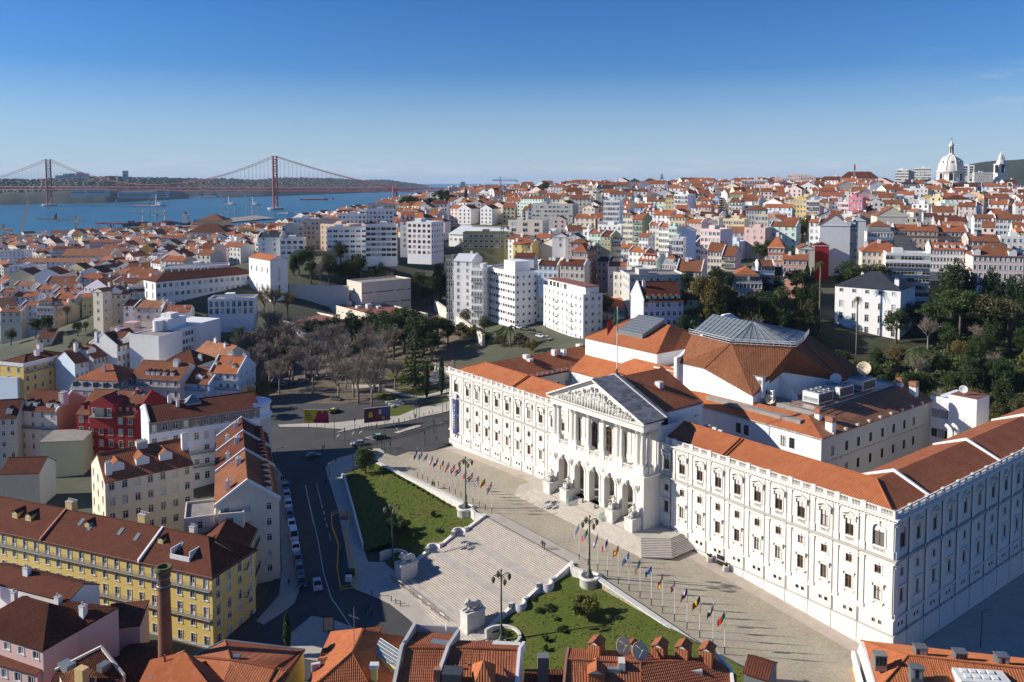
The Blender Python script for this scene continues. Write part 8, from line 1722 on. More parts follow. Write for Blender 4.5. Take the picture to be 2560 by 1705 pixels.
 m=MB();P=[pz(u,v,-23.2) for u,v in((225,590),(330,596),(520,560),(690,545),(640,538),(440,560),(330,572),(235,578))];m.face(P);tag(m.bd('quay','roof_flat'),kind='structure')
 random.seed(4)
 for i in range(26):
  u=RU(330,520);v=573-(u-330)*.11+RU(-3,8);p=pz(u,v,-23);m=MB();m.box(-6,6,-1.3,1.3,0,2.6*RC((1,2,2,3)));o=m.bd('container_stack',RC(('container_red','container_blue','crane_orange','off_white')),None,loc=p,rz=-.2);LAB.append((tag(o,None,'container','containers on the quay'),u,v,'stack of shipping containers on the quay'))
cranes()
def ship(u,v,L,rz,hull,lab,bridge_at=.88,cargo=None,s=None):
 p=pz(u,v,SEA) if s is None else ps(u,v,s);p.z=SEA;e=em('ship',p,rz,lab,'ship');m=MB();b=L*.075;h=L*.05;prof=[(-.5,.8),(-.46,1),(.36,1),(.44,.7),(.5,.05)]
 lo=[(x*L*.97,y*b*.9,-2) for x,y in prof]+[(x*L*.97,-y*b*.9,-2) for x,y in prof[::-1]];hi=[(x*L,y*b,h*(1.25 if x>.4 else 1)) for x,y in prof]+[(x*L,-y*b,h*(1.25 if x>.4 else 1)) for x,y in prof[::-1]];n=len(lo)
 m.idx(lo+hi,[(i,(i+1)%n,n+(i+1)%n,n+i) for i in range(n)]+[tuple(range(n,2*n))]);m.bd('hull',hull,e);c=(bridge_at-.5)*L;m=MB();m.box(c-L*.04,c+L*.04,-b*.85,b*.85,h,h+L*.10);m.box(c-L*.03,c+L*.03,-b*1.1,b*1.1,h+L*.10,h+L*.125);m.bd('superstructure','white_paint',e);m=MB();m.box(c-L*.02,c+L*.01,-b*.3,b*.3,h+L*.125,h+L*.17);m.bd('funnel','crane_orange',e);m=MB()
 if cargo:
  for i in range(10):x=-L*.40+i*L*.07;m.box(x,x+L*.06,-b*.8,b*.8,h,h+L*.012*RC((1,2,3)),i%2)
  m.bd('cargo',['container_red','container_blue'],e)
  for x in(-L*.2,L*.12):d=MB();d.tube([(x,0,h),(x,0,h+L*.2)],L*.008,6);d.tube([(x,0,h+L*.17),(x-L*.2,0,h+L*.18)],L*.006,6);d.bd('derrick','dish_cream',e)
 else:
  for i in range(5):x=-L*.35+i*L*.13;m.box(x,x+L*.05,-b*.3,b*.3,h,h+L*.012)
  m.tube([(-L*.42,0,h+2),(L*.3,0,h+2)],1.0,4);m.bd('deck_pipes','off_white',e)
random.seed(6)
ship(785,500,150,radians(6),'hull_red','red hulled tanker with white bridge sailing under the far shore');ship(392,566,150,radians(4),'hull_black','black cargo ship with white superstructure moored under the quay crane',.93,True)
ship(722,537,70,radians(10),'white_paint','white ferry with red funnel near the foot of the right bridge tower',.5)
for u,v,c,lab in((143,553,'flag_crimson','sailing boat with large dark red sail on the river'),(292,509,'off_white','tiny white sailing boat below the far shore'),(834,502,'container_blue','small dark boat right of the tanker')):
 p=pz(u,v,SEA);e=em('sailboat',p,radians(20),lab,'boat');m=MB();m.ell((0,0,.5),(9,2.2,1.8),10,5);m.bd('hull','off_white',e);m=MB();m.tube([(0,0,1),(0,0,24)],.25,4);m.bd('mast','steel',e);m=MB();m.face([(-.3,0,3),(-8,.8,3.5),(-6,1.6,14),(-.3,0,23)]);m.face([(.5,0,22),(4,1.2,12),(7.5,.5,3)]);m.bd('sail',c,e)
 # silos on the far mouth of the river
p=ps(1143,467,5200);e=em('grain_silos',(p.x,p.y,SEA),0,'pale row of tall grain silos far off by the river mouth','silo')
for i in range(6):m=MB();m.lt([(11,0),(11,66+(6 if i%2 else 0)),(0,70)],10,(-48+i*20,0,0));m.bd('silo_tube','wall_beige',e)
m=MB();m.box(22,50,-12,12,0,96);m.bd('lift_tower','wall_beige',e)
# basilica
def basilica():
 c=ps(2375,485,800);z0=c.z-12;e=em('basilica',(c.x,c.y,z0),radians(8),'cream stone basilica with large dome, lantern and twin bell towers','church');zz=lambda v:ps(2375,v,800).z-z0;k=800/F
 m=MB();m.box(-22,46,-14,22,0,zz(457));m.box(-40,-22,-10,16,0,zz(462));m.bd('nave','stone_side',e);m=MB();m.box(-22.4,46.4,-14.4,22.4,zz(459),zz(456.5));m.bd('cornice','stone_dirty',e)
 R=11.7;D0,D1,D2=zz(457),zz(427),zz(388);m=MB();m.lt([(R+.8,D0),(R+.8,D0+1.5),(R,D0+1.6),(R,D1-1.6),(R+.9,D1-1.4),(R+.9,D1)],32,(0,0,0));m.bd('drum','stone_side',e,True)
 for i in range(8):
  a=2*pi*i/8+.2;w=MB();n=10;pts=[(-1.5,D0+2.4),(1.5,D0+2.4),(1.5,D1-4)]+[(1.5*cos(pi*j/n),D1-4+1.5*sin(pi*j/n)) for j in range(1,n)]+[(-1.5,D1-4)];w.face([(x,-R-.1,z) for x,z in pts]);o=w.bd('window','glass_dark',e,loc=(0,0,0),rz=a)
  s=MB()
  for x in(-2.3,1.8):s.box(x,x+.5,-R-.5,-R+.3,D0+1.5,D1-1.4)
  s.bd('pilaster','stone',e,rz=a);b=MB();P=[(cos(q)**.8*R*.98+.2,D1+sin(q)*(D2-D1)) for q in[pi/2*t/10*.94 for t in range(11)]];b.tube([(0,-r,z) for r,z in P],.5,5);b.bd('dome_rib','stone',e,rz=a+pi/8);oc=MB();r_,z_=P[4];oc.ell((0,-r_-.1,z_),(1.1,.5,1.5),10,6);oc.bd('dome_lucarne','stone_dirty',e,rz=a)
 m=MB();m.lt([(cos(q)**.8*R*.98,D1+sin(q)*(D2-D1)) for q in[pi/2*t/12*.94 for t in range(13)]]+[(2.8,D2)],32);m.bd('dome','stone_side',e,True);m=MB();L0,L1=D2,zz(358);m.lt([(2.9,L0),(2.9,L0+1),(2.0,L0+1.2),(2.0,L1-3),(2.5,L1-2.8),(2.2,L1-1.5),(.6,L1+1),(.3,L1+3)],12);o=m.bd('lantern','stone_side',e,True)
 for i in range(6):a=i*pi/3;w=MB();w.box(-.5,.5,-2.08,-2.0,L0+2,L1-4);w.bd('opening','glass_dark',o,rz=a)
 m=MB();m.ell((0,0,L1+3.2),(.6,.6,.6),8,6);m.tube([(0,0,L1+3),(0,0,zz(342))],.18,5);m.tube([(-.9,0,zz(347)),(.9,0,zz(347))],.15,5);m.bd('cross','copper',e)
 for u in(2503,2528):
  x=(u-2375)*k;y=6 if u>2510 else-4;w=4.0;T0,T1,T2,T3=0,zz(432),zz(412),zz(385);m=MB();m.box(x-w,x+w,y-w,y+w,T0,T1);m.box(x-w*1.12,x+w*1.12,y-w*1.12,y+w*1.12,T1-1,T1);o=m.bd('bell_tower','stone_side',e);b=MB()
  for sx_ in(-1,1):
   for sy_ in(-1,1):b.box(x+sx_*w*.78-.9,x+sx_*w*.78+.9,y+sy_*w*.78-.9,y+sy_*w*.78+.9,T1,T2)
  b.box(x-w*.5,x+w*.5,y-w*.5,y+w*.5,T1,T2,1);b.box(x-w*1.05,x+w*1.05,y-w*1.05,y+w*1.05,T2,T2+1);b.bd('belfry',['stone_side','glass_dark'],o);q=MB();q.lt([(w*.95,T2+1),(w*.9,T2+3),(w*.55,T2+5),(w*.5,T3-3),(.8,T3),(.3,T3+2)],8,(x,y,0));q.tube([(x,y,T3),(x,y,T3+6)],.15,4);q.tube([(x-1,y,T3+4.5),(x+1,y,T3+4.5)],.13,4);q.bd('spire','stone_side',o)
basilica()
# relay mast on the skyline
p=ps(2136,446,800);e=em('radio_mast',p,0,'slender red and white radio mast on the skyline left of the basilica','mast');m=MB();lattice(m,(0,0,0),(0,0,14),.5,.14,10);m.bd('lattice','off_white',e);m=MB();m.lt([(.7,8),(.7,13),(0,13)],8);m.bd('antenna','red_paint',e)
# ================================================================ trees
PROTO={}
def crown_mesh(kind,var,mat):
 key=(kind,var,mat)
 if key in PROTO:return PROTO[key]
 base=PROTO.get((kind,var))
 if base is None:
  rnd=random.Random(hash((kind,var))%1000 if False else var*31+len(kind)*7);m=MB()
  def leaf(p,sz,nrm=None):
   a=V3((rnd.gauss(0,1),rnd.gauss(0,1),rnd.gauss(0,.6))).normalized();b=a.cross(V3((rnd.gauss(0,1),rnd.gauss(0,1),rnd.gauss(0,1)))).normalized();p=V3(p)
   m.v.extend([tuple(p+a*sz),tuple(p+b*sz*.62),tuple(p-a*sz),tuple(p-b*sz*.62)]);n=len(m.v);m.f.append((n-4,n-3,n-2,n-1));m.m.append(0);m.uv.append(None)
  if kind in('round','wide','tall','shrub'):
   nc={'round':46,'wide':50,'tall':46,'shrub':26}[kind];per={'round':105,'wide':105,'tall':105,'shrub':120}[kind];sc={'round':(1,1,.95),'wide':(1.15,1.15,.62),'tall':(.72,.72,1.35),'shrub':(1,1,.85)}[kind]
   for _ in range(nc):
    d=V3((rnd.gauss(0,1),rnd.gauss(0,1),rnd.gauss(.15,.9))).normalized();r=rnd.uniform(.35,.86);c=d*r;cr=rnd.uniform(.20,.34)
    for _ in range(per):
     q=V3((rnd.gauss(0,1),rnd.gauss(0,1),rnd.gauss(0,1))).normalized()*cr*rnd.uniform(.55,1.0)+c;leaf((q.x*sc[0],q.y*sc[1],q.z*sc[2]),rnd.uniform(.035,.065) if kind!='shrub' else rnd.uniform(.045,.08))
  elif kind=='cypress':
   for _ in range(3000):
    t=rnd.random();r=.13*(sin(pi*min(1,t*1.08))**.6+.15)*rnd.uniform(.7,1.08);a=rnd.uniform(0,6.28);leaf((r*cos(a),r*sin(a),t*2-1),rnd.uniform(.025,.045))
  elif kind=='conifer':
   nt=17
   for k in range(nt):
    t=k/(nt-1);z=-1+2*t;R=.46*(1-t)**.75+.04
    for j in range(8):
     a=2*pi*(j+rnd.random()*.5)/8+k*.7
     for q in range(24):
      f=(q+rnd.random())/24;leaf((R*f*cos(a)+rnd.gauss(0,.012),R*f*sin(a)+rnd.gauss(0,.012),z-.10*f*f*(1-t)+rnd.gauss(0,.012)),rnd.uniform(.022,.045))
  elif kind=='palm':
   for j in range(46):
    a=2*pi*j/46*5.03;el=rnd.uniform(-.5,1.25);P=[];L=rnd.uniform(.85,1.05)
    for i in range(9):f=i/8;P.append(V3((cos(a)*(f*cos(el)*L),sin(a)*(f*cos(el)*L),f*sin(el)*L-.75*f*f)))
    side=V3((-sin(a),cos(a),0))
    for i in range(8):
     for s in(-1,1):
      for h in(0,.5):p=P[i].lerp(P[i+1],h);w=.17*(1-.6*(i+h)/8);tip=p+side*s*w+(P[i+1]-P[i])*.9+V3((0,0,-.05));m.face([p,p+(P[i+1]-P[i])*.4,tip])
  elif kind in('bare','bareback'):
   def br(p,d,L,r,lev):
    q=p+d*L;mid=p.lerp(q,.5)+V3((rnd.gauss(0,1),rnd.gauss(0,1),rnd.gauss(0,1)))*L*.05
    if lev<4:m.tube([p,mid,q],[r,r*.82,r*.62],4 if lev<2 else 3,0,False)
    else:
     s_=d.cross(V3((rnd.gauss(0,1),rnd.gauss(0,1),rnd.gauss(0,1)))).normalized()*max(r,.0035);m.face([p-s_,p+s_,mid+s_*.8,q,mid-s_*.8])
    if lev>=5:return
    for i in range((5,5,4,5,4)[lev]):
     f=rnd.uniform(.45,1.0) if lev else rnd.uniform(.7,1.0);s0=p.lerp(q,f);ax=V3((rnd.gauss(0,1),rnd.gauss(0,1),rnd.gauss(0,.5))).normalized();nd=(d+ax*rnd.uniform(.45,.85)+V3((0,0,.12))).normalized();br(s0,nd,L*rnd.uniform(.58,.78),r*.55,lev+1)
   br(V3((0,0,-1)),V3((0,0,1)),.72,.045,0)
  base=m;PROTO[(kind,var)]=m
 me=base.mesh('crown',mat);PROTO[key]=me;return me
TRUNK={}
def trunk_mesh(h,r,mat,lean=0):
 k=(round(h,1),round(r,2),mat)
 if k not in TRUNK:m=MB();m.tube([(0,0,-1.5),(.1*r,0,h*.3),(-.2*r+lean,.1*r,h*.7),(lean,0,h)],[r*1.25,r,r*.85,r*.6],8);TRUNK[k]=m.mesh('trunk',mat,True)
 return TRUNK[k]
TN=dict(round='leafy evergreen tree',wide='spreading umbrella-shaped tree',tall='tall dense evergreen tree',shrub='clipped bushy shrub',cypress='slim dark cypress',conifer='tall tiered conifer',palm='palm tree with arching fronds',bare='bare leafless tree')
MN=dict(leaf_dark='dark green',leaf_mid='green',leaf_yel='yellow-green',leaf_olive='olive',leaf_con='dark green',leaf_palm='green',leaf_hedge='green',leaf_bronze='bronze tinted',leaf_far='green',bark_grey='grey',bark='brown')
def tree(kind,x,y,h,mat='leaf_dark',lab=None,place='',r=None,z=None,var=None):
 z=gz(x,y) if z is None else z;e=em('palm_tree' if kind=='palm' else 'shrub' if kind=='shrub' else 'conifer_tree' if kind in('conifer','cypress') else 'bare_tree' if kind=='bare' else 'umbrella_tree' if kind=='wide' else 'evergreen_tree',(x,y,z),RU(0,6.28),lab,'shrub' if kind=='shrub' else 'tree');v=random.randrange(3) if var is None else var
 if kind=='palm':
  cr=r or 3.2;add('trunk',trunk_mesh(h,.32,'palm_trunk'),e);add('crown',crown_mesh('palm',v,mat),e,(0,0,h),0,cr);add('dead_fronds',skirt(),e,(0,0,h-1.2),0,.5)
 elif kind=='bare':
  s=h/2.05;add('trunk',trunk_mesh(h*.36,h*.022,'bark_grey'),e);add('crown',crown_mesh('bare',v,mat),e,(0,0,s),0,s)
 elif kind=='shrub':
  r=r or h*.55;add('trunk',trunk_mesh(h*.3,.08,'bark'),e);add('crown',crown_mesh('shrub',v,mat),e,(0,0,h*.5),0,(r,r,h*.58))
 elif kind in('cypress','conifer'):
  s=h*.5;add('trunk',trunk_mesh(h*.9,h*.014+.08,'bark'),e);add('crown',crown_mesh(kind,v,mat),e,(0,0,h*.53 if kind=='conifer' else h*.52),0,s*(.96 if kind=='cypress' else .94))
 else:
  r=r or h*.38;rz_={'round':.95,'wide':.62,'tall':1.35}[kind];hz_=r*rz_*.95;th=max(h-hz_,h*.3);add('trunk',trunk_mesh(th,h*.02+.1,'bark'),e);add('crown',crown_mesh(kind,v,mat),e,(0,0,h-hz_),0,r)
 if not lab:u,vv,dd=proj((x,y,z+h*.6));LAB.append((e,u,vv,f"{MN.get(mat, 'grey')} {TN[kind]} {place}".replace('grey bare','bare')))
 return e
def skirt():
 if 'skirt' not in PROTO:
  m=MB();rn=random.Random(2)
  for j in range(60):a=rn.uniform(0,6.28);m.face([(cos(a)*.5,sin(a)*.5,2.2),(cos(a+.2)*.8,sin(a+.2)*.8,1.8),(cos(a+.1)*.9,sin(a+.1)*.9,rn.uniform(-1.4,.2))])
  PROTO['skirt']=m.mesh('dead_fronds','dead_frond')
 return PROTO['skirt']
def TS(kind,u,s,h,mat='leaf_dark',place='',**k):return tree(kind,(u-1280)/F*s,s,h,mat,None,place,**k)
def TG(kind,u,v,h,mat='leaf_dark',place='',**k):p=pg(u,v);return tree(kind,p.x,p.y,h,mat,None,place,**k)
def plant():
 random.seed(31);P='in the park'
 # bare plane trees of the park and car park
 for u,v,h in((610,905,17),(640,945,15),(655,885,17),(690,930,17),(700,985,14),(720,895,18),(735,955,17),(765,920,18),(775,985,16),(800,945,17),(815,905,18),(845,960,17),(860,925,18),(850,1000,17),(890,1010,18),(925,1015,17),(905,935,18),(940,960,17),(960,915,18),(590,870,16),(630,850,17),(670,845,17),(740,870,17),(980,975,15),(920,880,17),(780,880,18),(850,890,17),(700,860,17)):TG('bare',u+RU(-8,8),v,h*RU(.92,1.08),'bark_grey','in the park')
 for _ in range(16):TG('bare',RU(600,960),RU(850,1000),RU(12,17),'bark_grey','in the park')
 for u,v,h in((600,895,14),(655,1010,9),(640,1045,8),(625,1030,9),(660,1050,7)):TG('round',u,v,h,'leaf_bronze' if v>1000 else 'leaf_dark','at the park corner')
 for u,v,h in((790,880,15),(835,872,16),(880,870,17),(925,868,17),(960,880,18),(985,900,20),(1010,885,20),(1030,905,18),(1060,890,17),(1080,905,13),(1095,870,14),(1000,860,16),(900,900,12),(960,850,14),(1120,865,11)):TG(RC(('round','round','wide')),u,v,h,'leaf_dark','at the back of the park')
 TG('conifer',1038,968,27,'leaf_con','in the park',r=6);TG('cypress',1067,995,13,'leaf_con','in the park');TG('cypress',1104,985,13.5,'leaf_con','in the park')
 for u,v,h,k,m in((1180,850,8,'shrub','leaf_yel'),(1215,858,6,'shrub','leaf_mid'),(1150,845,7,'shrub','leaf_olive'),(1250,865,6,'shrub','leaf_olive'),(1130,800,7,'round','leaf_mid'),(1165,815,8,'round','leaf_olive'),(1210,835,8,'round','leaf_mid'),(1260,855,7,'round','leaf_mid'),(1300,868,6,'shrub','leaf_olive'),(1330,880,6,'shrub','leaf_bronze'),(1080,930,2.5,'shrub','leaf_hedge'),(960,1000,2.5,'shrub','leaf_hedge'),(985,1005,2.5,'shrub','leaf_hedge')):TG(k,u,v,h,m,'on the bank left of the palace')
 TG('palm',1276,868,8,'leaf_palm','left of the palace',r=4.2)
 # garden behind the palace
 random.seed(12);n=0;pts=[]
 while n<210:
  u=RU(1700,2600);s=RU(205,330);x=(u-1280)/F*s;t,q=to_tq(x,s)
  if q<92 and-4<t<118 or t<-16 and q<60:
   if random.random()<.98:n+=.05;continue
  if any((x-a)**2+(s-b)**2<17 for a,b in pts):n+=.2;continue
  if 2040<u<2340 and s>272:n+=.2;continue
  pts.append((x,s));n+=1;k,m,h=RC((('round','leaf_dark',10),('round','leaf_mid',9),('round','leaf_olive',9),('wide','leaf_dark',10),('round','leaf_dark',11),('shrub','leaf_yel',5),('bare','bark_grey',10),('round','leaf_bronze',8),('tall','leaf_dark',12)))
  tree(k,x,s,h*RU(.7,1.2),m,None,'in the palace garden')
 for k,u,s,h,m in(('tall',2388,320,24,'leaf_con'),('tall',2420,322,20,'leaf_con'),('tall',2492,318,20,'leaf_con'),('tall',2545,312,18,'leaf_con'),('round',2125,345,17,'leaf_mid'),('round',2165,350,15,'leaf_olive'),('round',2200,350,16,'leaf_mid'),('wide',1995,330,14,'leaf_dark'),('cypress',2022,335,17,'leaf_con'),('cypress',2036,335,15,'leaf_con'),('wide',2410,285,20,'leaf_mid'),('wide',2340,292,14,'leaf_mid'),('round',2250,292,13,'leaf_dark'),('wide',2480,280,19,'leaf_olive'),('wide',2540,276,18,'leaf_olive'),('round',1790,292,15,'leaf_bronze'),('round',1755,295,14,'leaf_bronze'),('round',1825,295,13,'leaf_bronze'),('bare',1880,285,13,'bark_grey'),('round',1930,300,12,'leaf_dark'),('round',1960,310,11,'leaf_mid'),('bare',2330,285,13,'bark_grey'),('bare',2265,340,11,'bark_grey'),('round',2290,300,12,'leaf_dark')):TS(k,u,s,h,m,'in the residence garden')
 for u,s,h,r in((2305,262,11,4.4),(1952,300,13,2.6),(2055,300,26,2.2),(1995,262,8,2.6),(2020,258,8,2.4),(2118,262,8,2.8),(2140,266,7,2.6),(2480,232,6,3.0),(2500,236,7,2.6),(2150,285,20,2.0)):TS('palm',u,s,h,'leaf_palm' if u!=2480 else 'leaf_yel','in the palace garden',r=r)
 # trees on the terraces and slopes
 random.seed(9)
 for u in range(735,1135,15):
  s=RU(452,478);k,m=RC((('round','leaf_dark'),('round','leaf_dark'),('tall','leaf_dark'),('bare','bark_grey'),('round','leaf_mid')));TS(k,u+RU(-6,6),s,RU(10,17),m,'on the terrace garden')
 for u,s in((880,470),(1100,455),(1130,455),(1150,460)):TS('cypress',u,s,13,'leaf_con','on the terrace garden')
 rn=random.Random(44)
 for _ in range(34):u=rn.uniform(150,720);s=rn.uniform(352,440);TS(rn.choice(('round','round','bare','shrub')),u,s,rn.uniform(4,9),rn.choice(('leaf_dark','leaf_mid','leaf_olive')),'around the white school') if not any((p0.x+p1.x-2*(u-1280)/F*s)**2/4+((p0.y+p1.y)/2+6-s)**2<(w*.6)**2 for e_,p0,p1,w,d_,a_,b_ in HOUSES) else None
 for u,s,h in((655,398,17),(680,400,18),(715,400,16),(1005,400,15),(1030,398,13),(985,402,14)):TS('bare',u,s,h,'leaf_bronze','beside the stone walls')
 for k,u,s,h,m in(('round',1340,520,12,'leaf_dark'),('round',1365,525,13,'leaf_dark'),('round',1400,500,11,'leaf_dark'),('round',1430,505,11,'leaf_mid'),('conifer',1482,500,17,'leaf_con'),('round',1500,495,12,'leaf_olive'),('round',1395,420,13,'leaf_dark'),('round',1375,425,12,'leaf_olive'),('bare',1350,430,11,'bark_grey'),('round',1420,415,11,'leaf_mid'),('palm',1455,470,7,'leaf_palm'),('palm',1284,420,9,'leaf_palm'),('conifer',1803,540,26,'leaf_con'),('round',1790,535,14,'leaf_dark'),('round',1815,535,15,'leaf_dark'),('round',1840,530,13,'leaf_dark'),('conifer',1654,880,26,'leaf_con'),('round',1925,420,13,'leaf_dark'),('round',1950,415,12,'leaf_dark'),('round',1900,425,12,'leaf_mid'),('round',1975,410,11,'leaf_mid'),('bare',1965,400,12,'bark_grey'),('bare',1160,520,14,'bark_grey'),('bare',1225,500,12,'bark_grey'),('palm',1200,500,7,'leaf_palm'),('palm',1515,350,8,'leaf_palm'),('round',1520,340,9,'leaf_dark'),('palm',445,640,14,'leaf_palm'),('round',500,640,11,'leaf_dark'),('bare',480,640,16,'bark_grey'),('palm',360,385,9,'leaf_palm'),('round',470,365,10,'leaf_dark'),('bare',160,420,11,'bark_grey'),('round',2394,770,13,'leaf_olive'),('round',2440,760,10,'leaf_yel'),('round',2470,760,11,'leaf_yel'),('round',2490,770,9,'leaf_olive'),('round',705,620,10,'leaf_dark'),('round',720,625,9,'leaf_dark'),('round',340,980,12,'leaf_mid'),('round',380,985,13,'leaf_mid'),('round',765,840,18,'leaf_dark')):TS(k,u,s,h,m,'on the slopes among the houses')
 for u in(1000,1025,1055,1085,1110,1120,1140,1095):TS('wide',u+RU(-5,5),RU(840,900),RU(18,26),'leaf_dark','on the wooded crest left of the ridge')
 TS('cypress',1165,900,26,'leaf_con','on the crest');TS('round',1362,900,24,'leaf_dark','on the crest');TS('round',1545,930,14,'leaf_dark','on the ridge')
 for u,v,h,m in((30,848,10,'leaf_dark'),(60,838,11,'leaf_dark'),(90,845,10,'leaf_dark'),(120,842,11,'leaf_dark'),(28,862,8,'leaf_olive'),(10,830,9,'leaf_mid'),(372,1000,7,'leaf_yel'),(400,1008,6,'leaf_yel'),(485,1015,6,'leaf_yel'),(515,1018,6,'leaf_yel'),(570,1012,6,'leaf_yel'),(600,1000,7,'leaf_yel')):TG('round',u,v,h,m,'between the left houses')
 for x,y,z,s in TREESPOTS[:55]:tree(RC(('round','round','round','tall','bare')),x,y,RU(8,14)*(1+(s-430)/1800),RC(('leaf_dark','leaf_mid','leaf_olive','leaf_dark')),None,'on the slopes among the houses')
 # lawn planting
 def lawn(k,uv,h,m,lab,r=None):
  p=on(uv,-2.5);p=on(uv,lawn_z(p.x,p.y));p=on(uv,lawn_z(p.x,p.y));tree(k,p.x,p.y,h,m,lab,z=lawn_z(p.x,p.y)-.1,r=r)
 lawn('shrub',D3(560,1075),5.2,'leaf_yel','large rounded yellow-green bush on the right lawn',2.7);lawn('shrub',zB(1110,430),5.0,'leaf_hedge','large dark bush in the shade of the left lawn',3.0);lawn('round',zC(165,1095),7.5,'leaf_mid','small broad tree at the tip of the left lawn',3.6)
 for uv,h,r,lab in((zB(1378,290),1.8,.9,'small round bush on the sunlit left lawn'),(zB(1415,405),1.0,1.0,'low grey bush near the stairs on the left lawn'),(D3(215,1030),1.1,1.0,'low bush beside the stairs on the right lawn, left of two'),(D3(290,1010),1.2,1.3,'low bush beside the stairs on the right lawn, right of two'),(D3(355,1090),.8,.7,'tiny bush in the middle of the right lawn'),(D3(395,1170),1.0,1.2,'low spreading bush above the lamp shadow on the right lawn'),(D3(262,1250),1.6,.7,'slim sapling below the lamp shadow on the right lawn'),(D3(265,1320),1.4,.6,'small sapling near the lower edge of the right lawn'),(zB(1225,460),1.6,.7,'small conical bush in the shade of the left lawn'),(D3(-70,1200),1.6,1.0,'dark clipped hedge beside the right lion pedestal'),(D3(660,830),1.6,1.2,'trailing bush at the foot of the round lamp base'),(D3(170,940),1.0,.9,'small bush under the upper bay of the stair wall')):lawn('shrub',uv,h,'leaf_hedge',lab,r)
 for i in range(14):p=tq(125-i*2.4,-26.3);tree('shrub',p.x,p.y,.8,'leaf_hedge',None,'along the wall above the left lawn',z=lawn_z(p.x,p.y),r=.5)
 p=pg(720,1690);p=pz(718,1640,-8);tree('cypress',p.x,p.y,9,'leaf_con','slim dark cypress standing on the pavement between the lower roofs',z=-8.5)
 # undergrowth that covers the garden ground
 rn=random.Random(5);m=MB()
 for _ in range(5200):
  u=rn.uniform(1690,2600);s=rn.uniform(205,335);x=(u-1280)/F*s;t,q=to_tq(x,s)
  if q<90 and-6<t<120 or t<-16 and q<60 or 2050<u<2335 and s>280:continue
  z=gz(x,s);r=rn.uniform(.5,1.6)
  for k in range(9):d=V3((rn.gauss(0,1),rn.gauss(0,1),abs(rn.gauss(0,.7)))).normalized()*r;a=V3((rn.gauss(0,1),rn.gauss(0,1),rn.gauss(0,1))).normalized()*.45;b=a.cross(d).normalized()*.4;p=V3((x,s,z))+d;m.face([p-a,p+b,p+a,p-b])
 tag(m.bd('undergrowth','leaf_mid'),'dense green undergrowth covering the garden behind the palace','undergrowth',kind='stuff')
plant()
# ================================================================ lamps, flags, statues, vehicles, people
def bm_lamp(t,q,z,H_,lab):
 e=em('street_lamp',tq(t,q,z),.4,lab,'lamp');m=MB();m.lt([(.75,0),(.75,.3),(.5,.4),(.45,1.1),(.3,1.3),(.2,1.6),(.16,H_*.5),(.12,H_-1.2),(.2,H_-1.1),(.2,H_-.8),(.1,H_-.6),(.08,H_)],10);m.bd('post','lamp_green',e,True);m=MB();m.ell((0,0,H_+.1),(.2,.2,.24),8,6);m.bd('finial','red_paint' if 'right of the portico' in lab else 'lamp_green',e)
 for k in range(4):
  a=k*pi/2;c,s=cos(a),sin(a);m=MB();m.tube([(0,0,H_-1.0),(c*.8,s*.8,H_-.5),(c*1.5,s*1.5,H_-.6),(c*1.55,s*1.55,H_-.8)],.07,5);m.tube([(0,0,H_-1.6),(c*.7,s*.7,H_-.9),(c*1.3,s*1.3,H_-.62)],.05,5);ar=m.bd('arm','lamp_green',e);m=MB();m.lt([(.12,.0),(.36,-.12),(.4,-.4),(.28,-.85),(.1,-1.15),(0,-1.2)],8,(c*1.55,s*1.55,H_-.8));m.bd('lantern','lantern',ar)
for a in((88.1,-25.6,1.3,11.6,'tall green lamp with four lanterns on the drum left of the great stairs'),(46.1,-25.8,1.3,11.6,'tall green lamp with red finial on the drum right of the portico steps'),(86.4,-46,-5.4,13.2,'tall green lamp in the round niche below the left lawn'),(47.4,-46,-5.4,13.2,'tall green lamp in the round niche below the right lawn')):bm_lamp(*a)
for t,lab in((88.1,'round white stone drum under the lamp left of the great stairs'),(46.1,'round white stone drum under the lamp right of the great stairs')):
 e=em('lamp_drum',tq(t,-25.6,-3),0,lab,'pedestal');m=MB();m.lt([(2.0,0),(2.0,3.9),(2.15,4.0),(2.15,4.35),(1.5,4.4),(1.5,4.1),(0,4.1)],24);m.bd('drum','marble',e,True)
 s=1 if t>60 else-1;w=MB();P=[tq(t-s*2.0,-25.4),tq(t-s*4.4,-26.0),tq(ST1+.3 if s>0 else ST0-.3,-25.2)]
 for a,b in zip(P[:-1],P[1:]):
  d=(b-a).normalized();n=V3((-d.y,d.x,0))*.35;o=e.location;vs=[(p.x-o.x,p.y-o.y,z) for z in(-1,4.5) for p in(a-n,b-n,b+n,a+n)];w.idx(vs,[(4,5,6,7),(0,1,5,4),(2,3,7,6),(1,2,6,5),(3,0,4,7)])
 w.bd('link_wall','marble',e)
for t,lab in((86.4,'curved stone niche wall around the lamp below the left lawn'),(47.4,'curved stone niche wall around the lamp below the right lawn')):
 e=em('niche_wall',tq(t,-46,-6.5),atan2(NV.y,NV.x),lab,'wall');m=MB();n=14
 for i in range(n):
  a,b=-pi*.62+pi*1.24*i/n,-pi*.62+pi*1.24*(i+1)/n;vs=[(r*cos(x),r*sin(x),z) for z in(-.5,2.6) for r,x in((3.6,a),(3.6,b),(3.1,b),(3.1,a))];m.idx(vs,[(4,5,6,7),(0,1,5,4),(2,3,7,6),(3,0,4,7),(1,2,6,5)])
 m.bd('wall','marble',e);m=MB();m.lt([(1.5,0),(1.5,1.0),(1.3,1.1),(0,1.1)],20);m.bd('base','marble',e)
